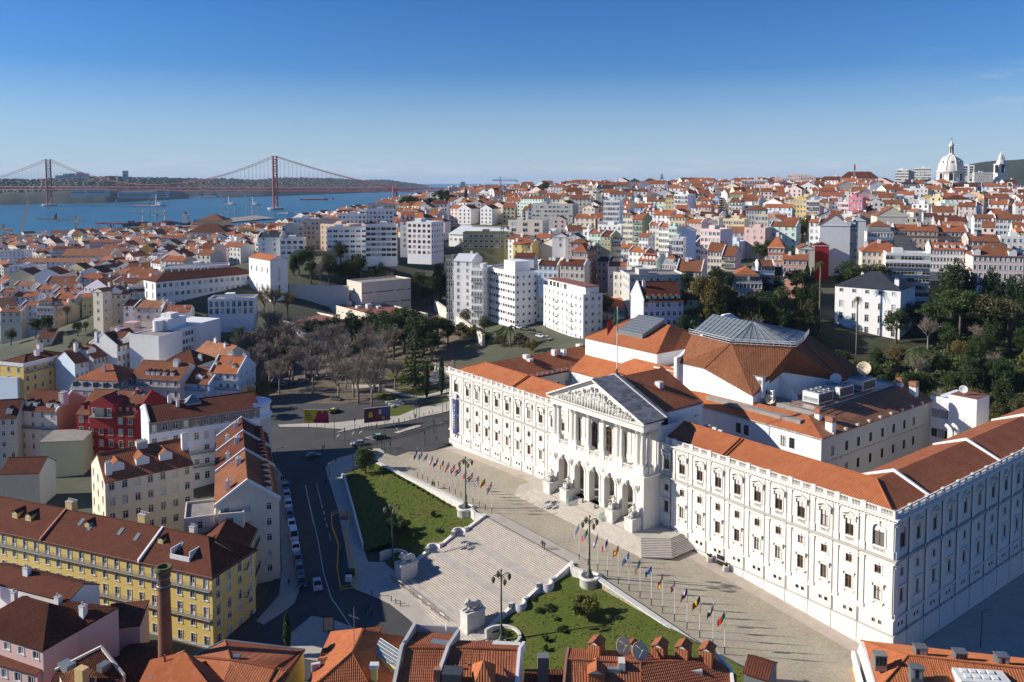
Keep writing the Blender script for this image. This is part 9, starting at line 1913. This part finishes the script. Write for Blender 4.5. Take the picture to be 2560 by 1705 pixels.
 # flags -------------------------------------------------------------
def flag_mesh(spec,W_=2.1,H_=1.4,seed=0):
 rn=random.Random(seed);kind,cols=spec[0],spec[1:];m=MB();nx,ny=12,8;ph=rn.uniform(0,6);dr=rn.uniform(.8,1.5);sw=rn.uniform(.45,.75);P={}
 for i in range(nx+1):
  for j in range(ny+1):f,g=i/nx,j/ny;P[i,j]=(-W_*f*sw,.28*sin(f*7+ph)*f-.3*f,-H_*g-dr*W_*f*(1-.25*f)+.05*sin(f*9+g*2))
 for i in range(nx):
  for j in range(ny):
   f,g=(i+.5)/nx,(j+.5)/ny;n=len(cols)
   if kind=='V':c=min(n-1,int(f*n))
   elif kind=='H':c=min(n-1,int(g*n))
   elif kind=='P':c=0 if f<.4 else 1;c=2 if(f-.4)**2*2.2+(g-.5)**2<.035 else c
   elif kind=='S':c=1 if .25<g<.75 else 0
   elif kind=='C':c=1 if abs(f-.36)<.09 or abs(g-.5)<.13 else 0
   elif kind=='T':c=2 if f<.5*(1-abs(g-.5)*2) else(0 if g<.5 else 1)
   elif kind=='G':c=(1 if f<.36 and g<.56 and(abs(f-.18)<.05 or abs(g-.28)<.08) else 0) if f<.36 and g<.56 else(j%2)
   elif kind=='E':c=1 if abs(sqrt(((f-.5)*1.5)**2+(g-.5)**2)-.3)<.06 and(i+j)%2 else 0
   else:c=0
   m.face([P[i,j],P[i+1,j],P[i+1,j+1],P[i,j+1]],c)
 return m.mesh('flag',['flag_'+c for c in cols],True)
def fpo(p,lab,spec,seed,H_=7.6,W_=1.8,r=.055):
 e=em('flagpole',p,RU(-.25,.15),lab,'flagpole','flagpoles on the forecourt' if H_<9 else None);m=MB();m.lt([(r*1.5,0),(r*1.5,1.3),(r,1.32)],8);m.bd('socket','dark_iron',e);m=MB();m.lt([(r,1.3),(r*.8,H_),(r*1.6,H_+.05),(0,H_+.15)],8);m.bd('pole','white_paint',e);add('flag',flag_mesh(spec,W_,W_*.66,seed),e,(-.05,0,H_-.1))
FR=[('white with faint emblem',('E','white','azure')),('green, white and red vertical',('V','green','white','red')),('blue and white',('H','white','blue')),('blue, white and red vertical',('V','blue','white','red')),('red, yellow and red',('S','red','yellow')),('blue and white striped',('G','blue','white')),('green, white and orange',('V','green','white','orange')),('blue, black and white',('H','azure','black','white')),('black, red and gold',('H','black','red','yellow')),('red with white cross',('C','red','white')),('white and red with blue wedge',('T','white','red','blue')),('black, yellow and red',('V','black','yellow','red')),('white, green and red',('H','white','green','red')),('green and red with yellow emblem',('P','green','red','yellow'))]
FLT=[('blue with a ring of gold stars',('E','blue','yellow')),('blue with yellow cross',('C','blue','yellow')),('white with blue cross',('C','white','blue')),('white, blue and red banded',('H','white','blue','red')),('white, blue and red banded',('H','white','blue','red')),('blue, yellow and red vertical',('V','blue','yellow','red')),('white over red',('H','white','red')),('red, white and red',('H','red','white','red')),('red, white and blue',('H','red','white','blue')),('white and red vertical',('V','white','red')),('red, white and green',('H','red','white','green')),('red, white and sky blue',('H','red','white','sky')),('yellow, green and red',('H','yellow','green','red')),('dark red with white stripe',('H','crimson','white','crimson'))]
ORD=['first','second','third','fourth','fifth','sixth','seventh','eighth','ninth','tenth','eleventh','twelfth','thirteenth','fourteenth']
random.seed(15)
for i,(nm,sp) in enumerate(FR):t=(52.5,49.9,47.1,44.4,41.5,38.7,35.9,33.1,30.4,27.6,24.8,22.0,19.2,16.8)[i];fpo(PU(t,-22.6),f'white flagpole with {nm} flag, {ORD[i]} in right row',sp,i)
for i,(nm,sp) in enumerate(FLT):fpo(PU(114.3-2.5*i,-22.7),f'white flagpole with {nm} flag, {ORD[i]} in left row',sp,40+i)
fpo(tq(66.4,1.7,32.6),'tall white flagpole with green and red flag above the pediment',('P','green','red','yellow'),77,15.5,4.4,.12)
# lions and seated statues -----------------------------------------
def lion(t,lab):
 e=em('lion_statue',tq(t,-46.9,-5.7),atan2(NV.y,NV.x)+pi,lab,'statue');m=MB();m.box(-2.0,2.0,-1.15,1.15,-.6,3.5);m.box(-2.15,2.15,-1.3,1.3,3.5,3.75);m.box(-2.2,2.2,-1.35,1.35,-.6,.3);m.bd('pedestal','marble',e);m=MB();z=3.75
 m.tube([(-1.7,0,z+.55),(-1.2,0,z+.75),(-.3,0,z+.72),(.5,0,z+.85),(.95,0,z+1.15)],[.42,.62,.6,.62,.5],10)
 for s in(-1,1):m.tube([(.6,s*.42,z+.5),(1.2,s*.45,z+.2),(2.0,s*.42,z+.16)],[.26,.2,.17],7);m.ell((-1.25,s*.5,z+.42),(.6,.28,.42),8,6);m.tube([(-1.2,s*.6,z+.2),(-.5,s*.68,z+.15)],[.2,.16],7);m.ell((1.0,s*.32,z+1.85),(.1,.1,.14),6,4)
 m.ell((1.0,0,z+1.35),(.58,.62,.72),10,8,jit=.06);m.ell((1.35,0,z+1.5),(.38,.34,.38),8,6);m.ell((1.68,0,z+1.38),(.24,.2,.18),8,6);m.tube([(-1.8,.1,z+.4),(-2.0,.5,z+.25),(-1.6,.85,z+.15)],.09,5);m.bd('lion','sculpt',e,True)
lion(78.9,'stone lion lying on a tall pedestal on the left of the stairs');lion(55.0,'stone lion lying on a tall pedestal on the right of the stairs')
def seated(t,q,z,lab,sd):
 rn=random.Random(sd);e=em('seated_statue',tq(t,q,z),atan2(NV.y,NV.x)-pi/2,lab,'statue');m=MB();m.box(-1.15,1.15,-1.3,1.5,-.3,2.5);m.box(-1.25,1.25,-1.4,1.55,2.5,2.75);m.bd('plinth','marble',e);m=MB();b=2.75
 m.box(-.75,.75,.2,1.1,b,b+1.0);m.tube([(0,.5,b+.9),(0,.42,b+1.5),(.05,.35,b+2.1),(.05,.3,b+2.35)],[.55,.5,.52,.2],10);m.ell((.06,.22,b+2.62),(.24,.27,.32),10,8)
 for s in(-1,1):m.tube([(s*.28,.4,b+1.0),(s*.36,-.5,b+1.05),(s*.36,-.6,b+.3),(s*.36,-.85,b+.08)],[.34,.3,.24,.2],8);m.tube([(s*.5,.35,b+2.0),(s*.75,.1,b+1.55),(s*(.4+rn.random()*.4),-.45,b+1.3+rn.random()*.5)],[.2,.17,.12],7)
 for k in range(6):m.tube([(rn.uniform(-.6,.6),.1,b+1.1),(rn.uniform(-.6,.6),-.6,b+.9),(rn.uniform(-.7,.7),-.75,b+.05)],[.18,.2,.24],6)
 m.bd('figure','sculpt',e,True)
for i,(t,lab) in enumerate(((79.7,'seated stone figure on a plinth left of the leftmost arch'),(73.8,'seated stone figure on a plinth between the first and second arches'),(58.8,'seated stone figure on a plinth between the fourth and fifth arches'),(52.9,'seated stone figure on a plinth right of the rightmost arch'))):seated(t,-6.9,3.0,lab,i)
for t in(71.6,60.8):
 p=tq(t,-8.2,3.0);m=MB();m.box(-1.0,1.0,-.03,.03,0,1.5);m.box(-1.0,-.96,-.6,.03,0,1.5);o=m.bd('glass_screen','screen_glass',None,loc=p,rz=.8);tag(o,f"greenish glass screen on the steps beside the {'second' if t > 65 else 'fifth'} arch",'screen')
 # banner on the left corner
m=MB();n=14
for i in range(n):a,b=i/n,(i+1)/n;m.face([tuple(tq(130.9,-.62-.1*sin(a*7),15.4-a*12)),tuple(tq(128.9,-.62-.1*sin(a*7+.6),15.4-a*12)),tuple(tq(128.9,-.62-.1*sin(b*7+.6),15.4-b*12)),tuple(tq(130.9,-.62-.1*sin(b*7),15.4-b*12))],1 if i<2 or i in(3,4) and False else 0)
for k in range(10):z=12.2-k*.75;m.face([tuple(tq(130.2,-.78,z)),tuple(tq(129.6+.2*(k%2),-.78,z)),tuple(tq(129.6+.2*(k%2),-.78,z-.4)),tuple(tq(130.2,-.78,z-.4))],2 if k>5 else 1)
tag(m.bd('banner',['banner_blue','banner_pale','board_gold']),'long blue banner hanging on the left corner of the palace','banner')
# vehicles ----------------------------------------------------------
CARS={}
def car_parts(van):
 if van in CARS:return CARS[van]
 L,W_,H_=(4.4,1.76,1.46) if not van else(4.9,1.9,1.95);b,g=MB(),MB();x=L/2;y=W_/2
 low=[(-x,.35),(-x+.02,.75),(-x+.15,.92),(x*.38,.95),(x*.93,.78),(x,.6),(x-.02,.32)]
 for s in(-1,1):b.face([(px,s*y,pz_) for px,pz_ in(low if s<0 else low[::-1])])
 for(a,c),(d,e_) in zip(low,low[1:]+low[:1]):b.face([(a,-y,c),(d,-y,e_),(d,y,e_),(a,y,c)][::-1])
 r0,r1,w0,w1=(-x*.62,x*.10,-x*.92,x*.46) if not van else(-x*.9,x*.25,-x*.98,x*.55);yi=y-.16
 roof=[(r0,-yi,H_),(r1,-yi,H_),(r1,yi,H_),(r0,yi,H_)];base=[(w0,-y+.04,.92),(w1,-y+.04,.92),(w1,y-.04,.92),(w0,y-.04,.92)];g.idx(base+roof,[(0,1,5,4),(1,2,6,5),(2,3,7,6),(3,0,4,7)]);b.idx([(a,c*1.02,d+.01) for a,c,d in roof]+[(a,c*1.02,d-.06) for a,c,d in roof],[(0,1,2,3),(0,4,5,1),(1,5,6,2),(2,6,7,3),(3,7,4,0)])
 for px in((r0+r1)/2,):
  for s in(-1,1):b.tube([(px,s*(y-.05),.92),(px,s*(yi+.01),H_)],.05,4)
 for(a,c) in zip(base,roof):b.tube([a,c],.05,4)
 wh=MB();wh.lt([(0,-.1),(.2,-.11),(.31,-.09),(.32,.09),(.2,.1),(0,.1)],12);wh.v=[(a,c,d) for a,d,c in wh.v];hl=MB();hl.box(-.03,.03,-.2,.2,-.08,.08)
 CARS[van]=(b,g.mesh('windows','glass_dark'),wh.mesh('wheel','rubber'),hl,L,W_);return CARS[van]
CB={}
def car(p,rz,paint,lab,van=False,roofc=None,group=None):
 b,g,w,hl,L,W_=car_parts(van)
 if(van,paint) not in CB:CB[van,paint]=(b.mesh('body',paint),hl.mesh('headlight','lamp_glass'),hl.mesh('tail_light','tail_red'))
 bm,h,tl=CB[van,paint];e=em('van' if van else 'car',p,rz,lab,'van' if van else 'car',group);add('body',bm,e);add('windows',g,e)
 for sx_ in(-1,1):
  for sy_ in(-1,1):add('wheel',w,e,(sx_*L*.3,sy_*(W_/2-.08),.32));add('headlight' if sx_>0 else 'tail_light',h if sx_>0 else tl,e,(sx_*(L/2-.01),sy_*.62,.66))
 if roofc:m=MB();m.box(-L*.3,L*.06,-.7,.7,1.47,1.50);m.bd('roof',roofc,e);m=MB();m.box(-.3,.1,-.25,.25,1.5,1.65);m.bd('roof_sign','white_paint',e)
 return e
def street_cars():
 rowp=[(232,70),(239,135),(250,205),(262,285),(277,362),(293,452),(308,545),(325,632),(336,712),(353,812)];cols=['car_teal','car_silver','car_white','car_blue','car_white','car_white','car_white','car_grey','car_grey','car_black'];P=[pg(*zB(x,y)) for x,y in rowp];d=(P[0]-P[-1]);rz=atan2(d.y,d.x);nm=dict(car_teal='dark teal',car_silver='silver',car_white='white',car_blue='navy blue',car_grey='grey',car_black='black',car_red='red')
 for i,(p,c) in enumerate(zip(P,cols)):car(p+V3((0,0,.05)),rz+pi,c,f"{nm[c]} {'van' if i == 5 else 'car'} parked along the left kerb, {ORD[9 - i]} from the near end",i==5,group='cars parked along the left kerb')
 for uv,rz_,c,lab,rc in((zB(475,835),rz+pi,'car_silver','silver car driving down the shaded street',None),(zC(345,672),radians(18),'car_black','black taxi with teal roof crossing the junction','teal'),(zC(75,752),radians(20)+pi,'car_silver','silver hatchback behind the taxi at the junction',None),(zA(800,870),radians(22),'car_teal','dark teal car turning in the shade of the junction',None),(zA(1000,358),radians(-25),'car_grey','dark car parked under the bare park trees',None),(zA(985,470),radians(40),'car_black','black and yellow car parked behind the yellow billboard','yellow_paint')):car(pg(*uv)+V3((0,0,.05)),rz_,c,lab,False,rc)
 random.seed(3)
 for i in range(9):u,v=690+i*22,1000-i*5+RU(-4,4);LAB.append((car(pg(*(u,v-30))+V3((0,0,.2)),radians(60),RC(('car_grey','car_black','car_blue','car_silver')),None,i%4==0,group='cars parked in the park'),u,v,'car parked in the shade of the park trees'))
 for i in range(15):k=i/14;u,v=1118+k*250,745+k*105+RU(-2,2);LAB.append((car(pg(u,v)+V3((0,0,.1)),radians(-58),RC(('car_white','car_silver','car_white','car_grey','car_black')),None,i%5==2,group='cars on the climbing street'),u,v,'car parked on the climbing street behind the park'))
 e=em('street_sign',pg(*zB(565,1190)),.2,'tall poster panel standing on the pavement above the lower roofs','sign');m=MB();m.box(-1.0,1.0,-.1,.1,.5,3.2);m.bd('frame','dark_iron',e);m=MB();m.box(-.85,.85,-.13,-.1,.65,3.05);m.bd('poster','awning',e);m=MB();m.box(-.12,.12,-.1,.1,0,.5);m.bd('foot','dark_iron',e)
street_cars()
# people ------------------------------------------------------------
PB_={}
def person_mesh(pose,top,leg):
 k=(pose,top,leg)
 if k in PB_:return PB_[k]
 import bmesh
 st=.26 if pose=='walk' else .06;V_=dict(pel=(0,0,.95),wa=(0,0,1.12),ch=(0,.02,1.36),nk=(0,0,1.5),hd=(0,-.02,1.62),ht=(0,-.01,1.75));R_=dict(pel=(.16,.12),wa=(.145,.11),ch=(.18,.12),nk=(.06,.06),hd=(.095,.105),ht=(.06,.07));E_=[('pel','wa'),('wa','ch'),('ch','nk'),('nk','hd'),('hd','ht')]
 for s,nm in((-1,'l'),(1,'r')):
  V_.update({nm+'h':(s*.1,0,.88),nm+'k':(s*.11,-s*st*.6-.03,.5),nm+'a':(s*.11,-s*st*.9+.03,.09),nm+'t':(s*.12,-s*st*.9-.14,.04),nm+'s':(s*.21,0,1.41),nm+'e':(s*.27,s*st*.5+.03,1.14),nm+'w':(s*.27,s*st*.8-.06,.92),nm+'p':(s*.265,s*st*.8-.09,.84)})
  R_.update({nm+'h':(.1,.1),nm+'k':(.065,.07),nm+'a':(.045,.05),nm+'t':(.04,.035),nm+'s':(.07,.07),nm+'e':(.045,.05),nm+'w':(.034,.034),nm+'p':(.03,.042)});E_+=[('pel',nm+'h'),(nm+'h',nm+'k'),(nm+'k',nm+'a'),(nm+'a',nm+'t'),('ch',nm+'s'),(nm+'s',nm+'e'),(nm+'e',nm+'w'),(nm+'w',nm+'p')]
  for i in range(5):
   f=nm+'f%d'%i;V_[f]=(s*.262+(-.02 if i==4 else 0),s*st*.8-.13+i*.02-(.03 if i==4 else 0),.755+(.012*abs(i-1.5) if i<4 else .05));R_[f]=(.009,.009);E_.append((nm+'p',f))
 names=list(V_);me=bpy.data.meshes.new('person');me.from_pydata([V_[n] for n in names],[(names.index(a),names.index(b)) for a,b in E_],[]);o=bpy.data.objects.new('person',me);COL.objects.link(o);md=o.modifiers.new('skin','SKIN')
 for i,n in enumerate(names):sv=me.skin_vertices[0].data[i];sv.radius=R_[n];sv.use_root=n=='pel'
 o.modifiers.new('sub','SUBSURF').levels=1;dg=bpy.context.evaluated_depsgraph_get();nm_=bpy.data.meshes.new_from_object(o.evaluated_get(dg));bpy.data.objects.remove(o);nm_.materials.clear()
 for mt in(top,leg,'skin','hair'):nm_.materials.append(M(mt))
 for p in nm_.polygons:c=p.center;p.material_index=3 if c.z>1.68 or c.z>1.58 and c.y>.03 else 2 if c.z>1.5 or abs(c.x)>.22 and c.z<.9 else 0 if c.z>.93 or abs(c.x)>.2 else 1;p.use_smooth=True
 PB_[k]=nm_;return nm_
def person(p,rz,lab,top='cloth_dark',leg='cloth_dark',pose='walk'):
 o=bpy.data.objects.new('person',person_mesh(pose,top,leg));COL.objects.link(o);o.location=p;o.rotation_euler=(0,0,rz);tag(o,lab,'person')
def people():
 g=lambda uv:pg(*uv)+V3((0,0,.14));c=lambda uv,z=1.1:on(uv,z)
 person(c(zD(235,528)),2.5,'person in dark clothes on top of the great stairs, left of the pair');person(c(zD(250,540)),2.6,'person in dark clothes on top of the great stairs, right of the pair');person(c(zC(982,1268),.8),.8,'person in dark clothes walking by the left terrace wall, left of pair');person(c(zC(1008,1275),.8),.8,'person in dark clothes walking by the left terrace wall, right of pair');person(on((1456.5,1263.5),3.0),.9,'guard in dark trousers and white belt on the portico steps, left of two','cloth_grey','cloth_dark','stand');person(on((1487,1278),3.0),.9,'guard in dark trousers and white belt on the portico steps, right of two','cloth_grey','cloth_dark','stand');person(c(zC(1030,696),.6),1.2,'person in dark clothes walking by the left corner of the palace')
 person(g(zC(140,880)),.5,'person in a bright blue jacket behind the small tree','cloth_blue');person(g(zA(995,915)),2.2,'person in dark clothes crossing near the lawn tip');person(g(zA(938,935)),1.2,'person in dark clothes waiting at the kerb by the lawn tip');person(g(zA(908,1125)),2.9,'person in dark clothes stepping into the shaded road');person(g(zA(878,810)),1.8,'person in dark clothes crossing the junction, left of two');person(g(zA(895,800)),1.8,'person in dark clothes crossing the junction, right of two');person(g(zB(256,830)),2.9,'person in dark clothes on the shaded left pavement');person(g(zA(512,1090)),3.0,'person in dark clothes by the row of parked cars, left of two');person(g(zA(530,1095)),3.0,'person in dark clothes by the row of parked cars, right of two')
people()
# street furniture --------------------------------------------------
def furniture():
# crowd barriers along the foot of the stairs
 a,b=on(zB(1010,770),-6.3),on(zB(1500,1135),-6.5);n=15;mt=['off_white','fence_rust','fence_rust','steel','fence_rust']
 for i in range(n):
  p,q=a.lerp(b,i/n),a.lerp(b,(i+.94)/n);e=em('crowd_barrier',(p.x,p.y,gz(p.x,p.y)+.16),0,None,'barrier','barriers at the foot of the stairs');d=V3((q.x-p.x,q.y-p.y,0));m=MB();m.tube([(0,0,.1),(0,0,1.1),(d.x,d.y,1.1),(d.x,d.y,.1)],.035,5);m.tube([(0,0,.25),(d.x,d.y,.25)],.03,4);m.bd('frame',mt[i%5],e);m=MB()
  for k in range(1,9):f=d*k/9;m.tube([(f.x,f.y,.25),(f.x,f.y,1.1)],.018,3,0,False)
  m.bd('bars',mt[i%5],e);LAB.append((e,*proj(p)[:2],'metal crowd barrier at the foot of the great stairs'))
  # road works
 e=em('road_works',pg(*zB(690,600)),0,'trench in the road fenced with yellow barriers and a white tank','road works');o=e.location;ring=[pg(*zB(x,y)) for x,y in((585,290),(650,262),(715,270),(720,330),(700,440),(740,640),(785,800),(790,850),(655,865),(630,700),(640,520),(590,380))]
 for i in range(len(ring)):
  p,q=ring[i]-o,ring[(i+1)%len(ring)]-o;m=MB();d=q-p;k=max(1,int(d.length/2.2))
  for j in range(k):s0,s1=p+d*(j/k),p+d*((j+.92)/k);m.tube([s0,s0+V3((0,0,1.1)),s1+V3((0,0,1.1)),s1],.06,4);m.tube([s0+V3((0,0,.5)),s1+V3((0,0,.5))],.10,4)
  m.bd('barrier','yellow_paint',e)
 m=MB();P=[pg(*zB(x,y))-o+V3((0,0,.12)) for x,y in((658,540),(680,540),(668,800),(640,800))];m.face(P);m.bd('trench','black_paint',e);p=pg(*zB(718,790))-o;m=MB();m.box(-.6,.6,-.55,.55,.2,1.3);m.bd('water_tank','tank_white',e,loc=p);p=pg(*zB(690,300))-o;m=MB();m.box(-.9,.9,-.7,.7,.1,.9);m.bd('pallet_stack','fence_rust',e,loc=p);p=pg(*zB(735,740))-o;m=MB();m.box(-.8,.8,-.7,.7,.1,1.2);m.bd('generator','dark_iron',e,loc=p)
 # billboards
 def board(uv0,uv1,z0,h,mats,cells,lab,legs):
  a,b=pg(*uv0),pg(*uv1);d=b-a;L=V3((d.x,d.y,0)).length;e=em('billboard',a,atan2(d.y,d.x),lab,'billboard');m=MB();m.box(0,L,-.08,.08,z0,z0+h);m.bd('panel',mats[0],e);f=MB();f.box(-.1,L+.1,-.1,.1,z0+h,z0+h+.12);f.box(-.1,L+.1,-.1,.1,z0-.12,z0);f.bd('frame','off_white',e)
  for i in range(legs):m=MB();x=L*(i+.5)/legs;m.tube([(x,.1,-.3),(x,.1,z0+.3)],.07,5);m.bd('post','dark_iron',e)
  for x0,x1,y0,y1,mt in cells:m=MB();m.box(x0*L,x1*L,-.10,-.082,z0+y0*h,z0+y1*h);m.bd('print',mt,e)
  return e,L
 e,L=board(zA(716,612),zA(935,600),2.0,4.2,['board_yellow'],[(.46,1,0,.5,'board_crimson'),(.38,1,0,.28,'board_crimson')],'yellow billboard with two crimson heads at the road junction',3)
 for cx in(.62,.86):m=MB();m.lt([(0,0),(1.0,0)],18);m.v=[(cx*L+x*.95,-.112,4.6+y*1.35) for x,y,_ in m.v];m.bd('print','board_crimson',e)
 for i,w in enumerate((.16,.24,.30,.28,.34)):
  m=MB();t=.03
  x=.05
  while x<w:m.box(x*L,(x+.022)*L,-.1,-.083,5.4-i*.62,5.4-i*.62+.34);x+=.032
  m.bd('lettering','cloth_dark',e)
 board(zC(150,560),zC(468,500),2.2,4.4,['board_purple'],[(.64,1,0,1,'board_blue'),(.17,.32,.35,.6,'board_gold'),(.18,.30,.62,.72,'board_gold'),(.56,.66,.5,.86,'banner_pale'),(.56,.66,.2,.45,'board_crimson'),(.70,.80,.10,.32,'board_gold'),(.83,.96,.08,.42,'board_gold'),(.45,.48,.1,.8,'board_crimson')],'dark purple billboard with golden gift boxes beside the road',3)
 # poles, traffic lights, bollards
 for uv,h,kind in((zC(400,832),9.5,'l'),(zC(1112,520),9,'l'),(zA(985,720),10,'p'),(zC(760,420),12,'p'),(zC(790,405),10,'p'),(zC(440,490),8,'p'),(zA(1145,900),6,'s'),(zA(938,1040),4,'s'),(zC(470,870),4,'t'),(zC(892,745),4,'t'),(zC(575,580),4,'t'),(zC(777,525),4,'t'),(zC(823,410),4,'t'),(zC(35,570),4,'t'),(zC(1000,590),4,'t'),(zA(1075,720),4,'t'),(zC(300,795),4,'t'),(zC(362,810),3.4,'t'),(zC(1160,320),9,'l'),(zA(475,1050),8,'l'),(B4(1650,1330),7,'l')):
  p=pg(*uv);nm=dict(l='street_light',p='utility_pole',s='road_sign',t='traffic_light')[kind];e=em(nm,p,.3,None,nm.replace('_',' '));m=MB();m.tube([(0,0,-.3),(0,0,h)],[.11,.07],6);m.bd('post','lamp_green',e)
  if kind=='t':
   m=MB();m.box(-.17,.17,-.15,.15,h-1.0,h);k=m.bd('signal_head','dark_iron',e)
   for j,c in enumerate(('tail_red','board_gold','green_paint')):l=MB();l.lt([(0,0),(.1,0)],8);l.v=[(x,-.155,h-.17-j*.32+y) for x,y,_ in l.v];l.bd('lens',c,k)
  elif kind=='s':m=MB();m.lt([(0,-.02),(.32,-.02),(.32,.02),(0,.02)],14);m.v=[(x,z-.1,h-.3+y) for x,y,z in m.v];m.bd('sign_disc','off_white',e)
  elif kind=='l':m=MB();m.tube([(0,0,h),(1.2,0,h+.3),(1.7,0,h+.25)],.06,5);m.bd('arm','lamp_green',e);m=MB();m.ell((1.8,0,h+.2),(.35,.16,.1),8,5);m.bd('lamp_head','zinc',e)
  LAB.append((e,*proj(p)[:2],f"thin green {nm.replace('_', ' ')} "+('by the right side of the palace' if uv[0]>2000 else 'around the road junction')))
 bol=MB();bol.lt([(.09,-.2),(.09,.85),(.12,.88),(.1,.98),(0,1.0)],8);bol=bol.mesh('bollard','dark_iron')
 for x,y in[(700+20*i,460-7*i) for i in range(0)]+[(1050,945),(1085,965),(1120,985),(870,1010),(850,1040),(895,1060),(900,900),(960,905),(400,1065),(450,1050),(340,1100),(250,1260),(255,1295),(260,1320)]:p=pg(*zB(x,y));o=add('bollard',bol,None,p+V3((0,0,.15)));LAB.append((tag(o,None,'bollard','bollards on the plaza'),*proj(p)[:2],'dark iron bollard on the lower plaza'))
 for x,y in((300,530),(175,555),(95,560),(235,535),(510,480),(640,462),(710,440),(880,395),(945,375),(990,355)):p=pg(*zC(x,y));o=add('bollard',bol,None,p+V3((0,0,.15)));LAB.append((tag(o,None,'bollard','bollards along the park pavement'),*proj(p)[:2],'dark iron bollard along the park pavement'))
 # planters by the side door
 for t in(37.2,33.2):p=PU(t,-1.0);e=em('planter',p,0,f"white planter with green plant {'left' if t > 35 else 'right'} of the small palace door",'planter');m=MB();m.box(-.45,.45,-.45,.45,0,.9);m.bd('pot','marble',e);add('plant',crown_mesh('shrub',1,'leaf_hedge'),e,(0,0,1.35),0,.6)
 m=MB();p=PX(35.2);m.box(p-.75,p+.75,-.32,-.2,.05,2.1);o=m.bd('side_door','glass_dark',pal)
 # fountain statue in the park
 p=pg(1090,950);e=em('park_statue',p,0,'white stone statue on a pedestal between the two cypresses','statue');m=MB();m.lt([(3.2,0),(3.2,.6),(2.8,.65),(2.6,.3),(0,.3)],20);m.bd('basin','marble',e);m=MB();m.box(-.9,.9,-.9,.9,.3,3.4);m.bd('pedestal','marble',e);m=MB();m.tube([(0,0,3.4),(0,0,4.6),(.05,0,5.6),(0,0,6.0)],[.6,.5,.45,.2],8);m.ell((0,0,6.25),(.28,.28,.34),8,6);m.tube([(.3,0,5.5),(.7,-.3,5.0),(.4,-.6,4.7)],[.18,.15,.1],6);m.tube([(-.3,0,5.5),(-.7,-.2,5.9),(-.6,-.3,6.3)],[.18,.15,.1],6);m.bd('figure','sculpt',e,True)
 # park steps with plant pots
 e=em('park_steps',pg(*zC(560,270)),.75,'short flight of park steps flanked by white pots','stairs');
 for i in range(7):m=MB();m.box(-1.6,1.6,i*.55,i*.55+.6,-.3,.16*(i+1));m.bd('step','step',e)
 for s in(-1,1):
  for i in range(3):m=MB();m.lt([(.35,0),(.6,.7),(.65,.75),(0,.75)],8,(s*2.2,i*1.7,.3*i));m.bd('pot','marble',e)
  # cream garden wall behind the palace
 a,b=tq(4,97),tq(-70,92);w=MB();L=(b-a).length;e=em('garden_wall',(a.x,a.y,gz(a.x,a.y)-2),atan2((b-a).y,(b-a).x),'long cream garden wall with small niches behind the lift tower','wall');wop(w,(0,0),(1,0),L,-4,8.5,[(x,x+1.2,2.5,5.6,True) for x in(14,28,42,56)],.35);w.box(0,L,.35,.7,-4,8.5);w.bd('wall','wall_cream',e);m=MB();m.box(0,L,-.15,.8,8.5,8.8);m.bd('coping','stone_mould',e)
 b2=tq(60,94);d=b2-a;e=em('garden_wall',(b2.x,b2.y,gz(b2.x,b2.y)-3),atan2(-d.y,-d.x),'pale garden wall running behind the palace roofs below the trees','wall');m=MB();m.box(0,d.length,0,.6,-3,8);m.bd('wall','wall_cream',e)
furniture()
# ================================================================ labels that single out: look, place, and order only where nothing else tells things apart
def word(n):return ORD[n] if n<14 else f"{n + 1}th"
def label_all():
 allw={};
 for e,u,v,s,base in AUTO:allw.setdefault(f"{base} {where(u, v, s)}",[]).append((u,e))
 for e,u,v,base in LAB:allw.setdefault(base.strip(),[]).append((u,e))
 for lab,L in allw.items():
  L.sort(key=lambda q:q[0])
  for i,(u,e) in enumerate(L):
   if len(L)==1:e['label']=lab
   elif i==0:e['label']=lab+', leftmost such'
   elif i==len(L)-1:e['label']=lab+', rightmost such'
   else:e['label']=f"{lab}, {word(i)} from left"
   if len(L)>1 and 'group' not in e:e['group']=lab[:60]
label_all()
# ================================================================ air
m=MB();m.box(-41000,41000,-400,27800,SEA-2,190);hz_o=m.bd('haze',[])
hz_m=bpy.data.materials.new('haze');hz_m.use_nodes=True;hn=hz_m.node_tree.nodes;hn.clear();ho=hn.new('ShaderNodeOutputMaterial');hv=hn.new('ShaderNodeVolumePrincipled')
hv.inputs['Color'].default_value=(.58,.76,1.0,1);hv.inputs['Density'].default_value=3.2e-5;hv.inputs['Anisotropy'].default_value=.0;hz_m.node_tree.links.new(hv.outputs[0],ho.inputs['Volume'])
hz_o.data.materials.append(hz_m);tag(hz_o,'thin pale haze in the air over the city and the river','haze',kind='stuff')
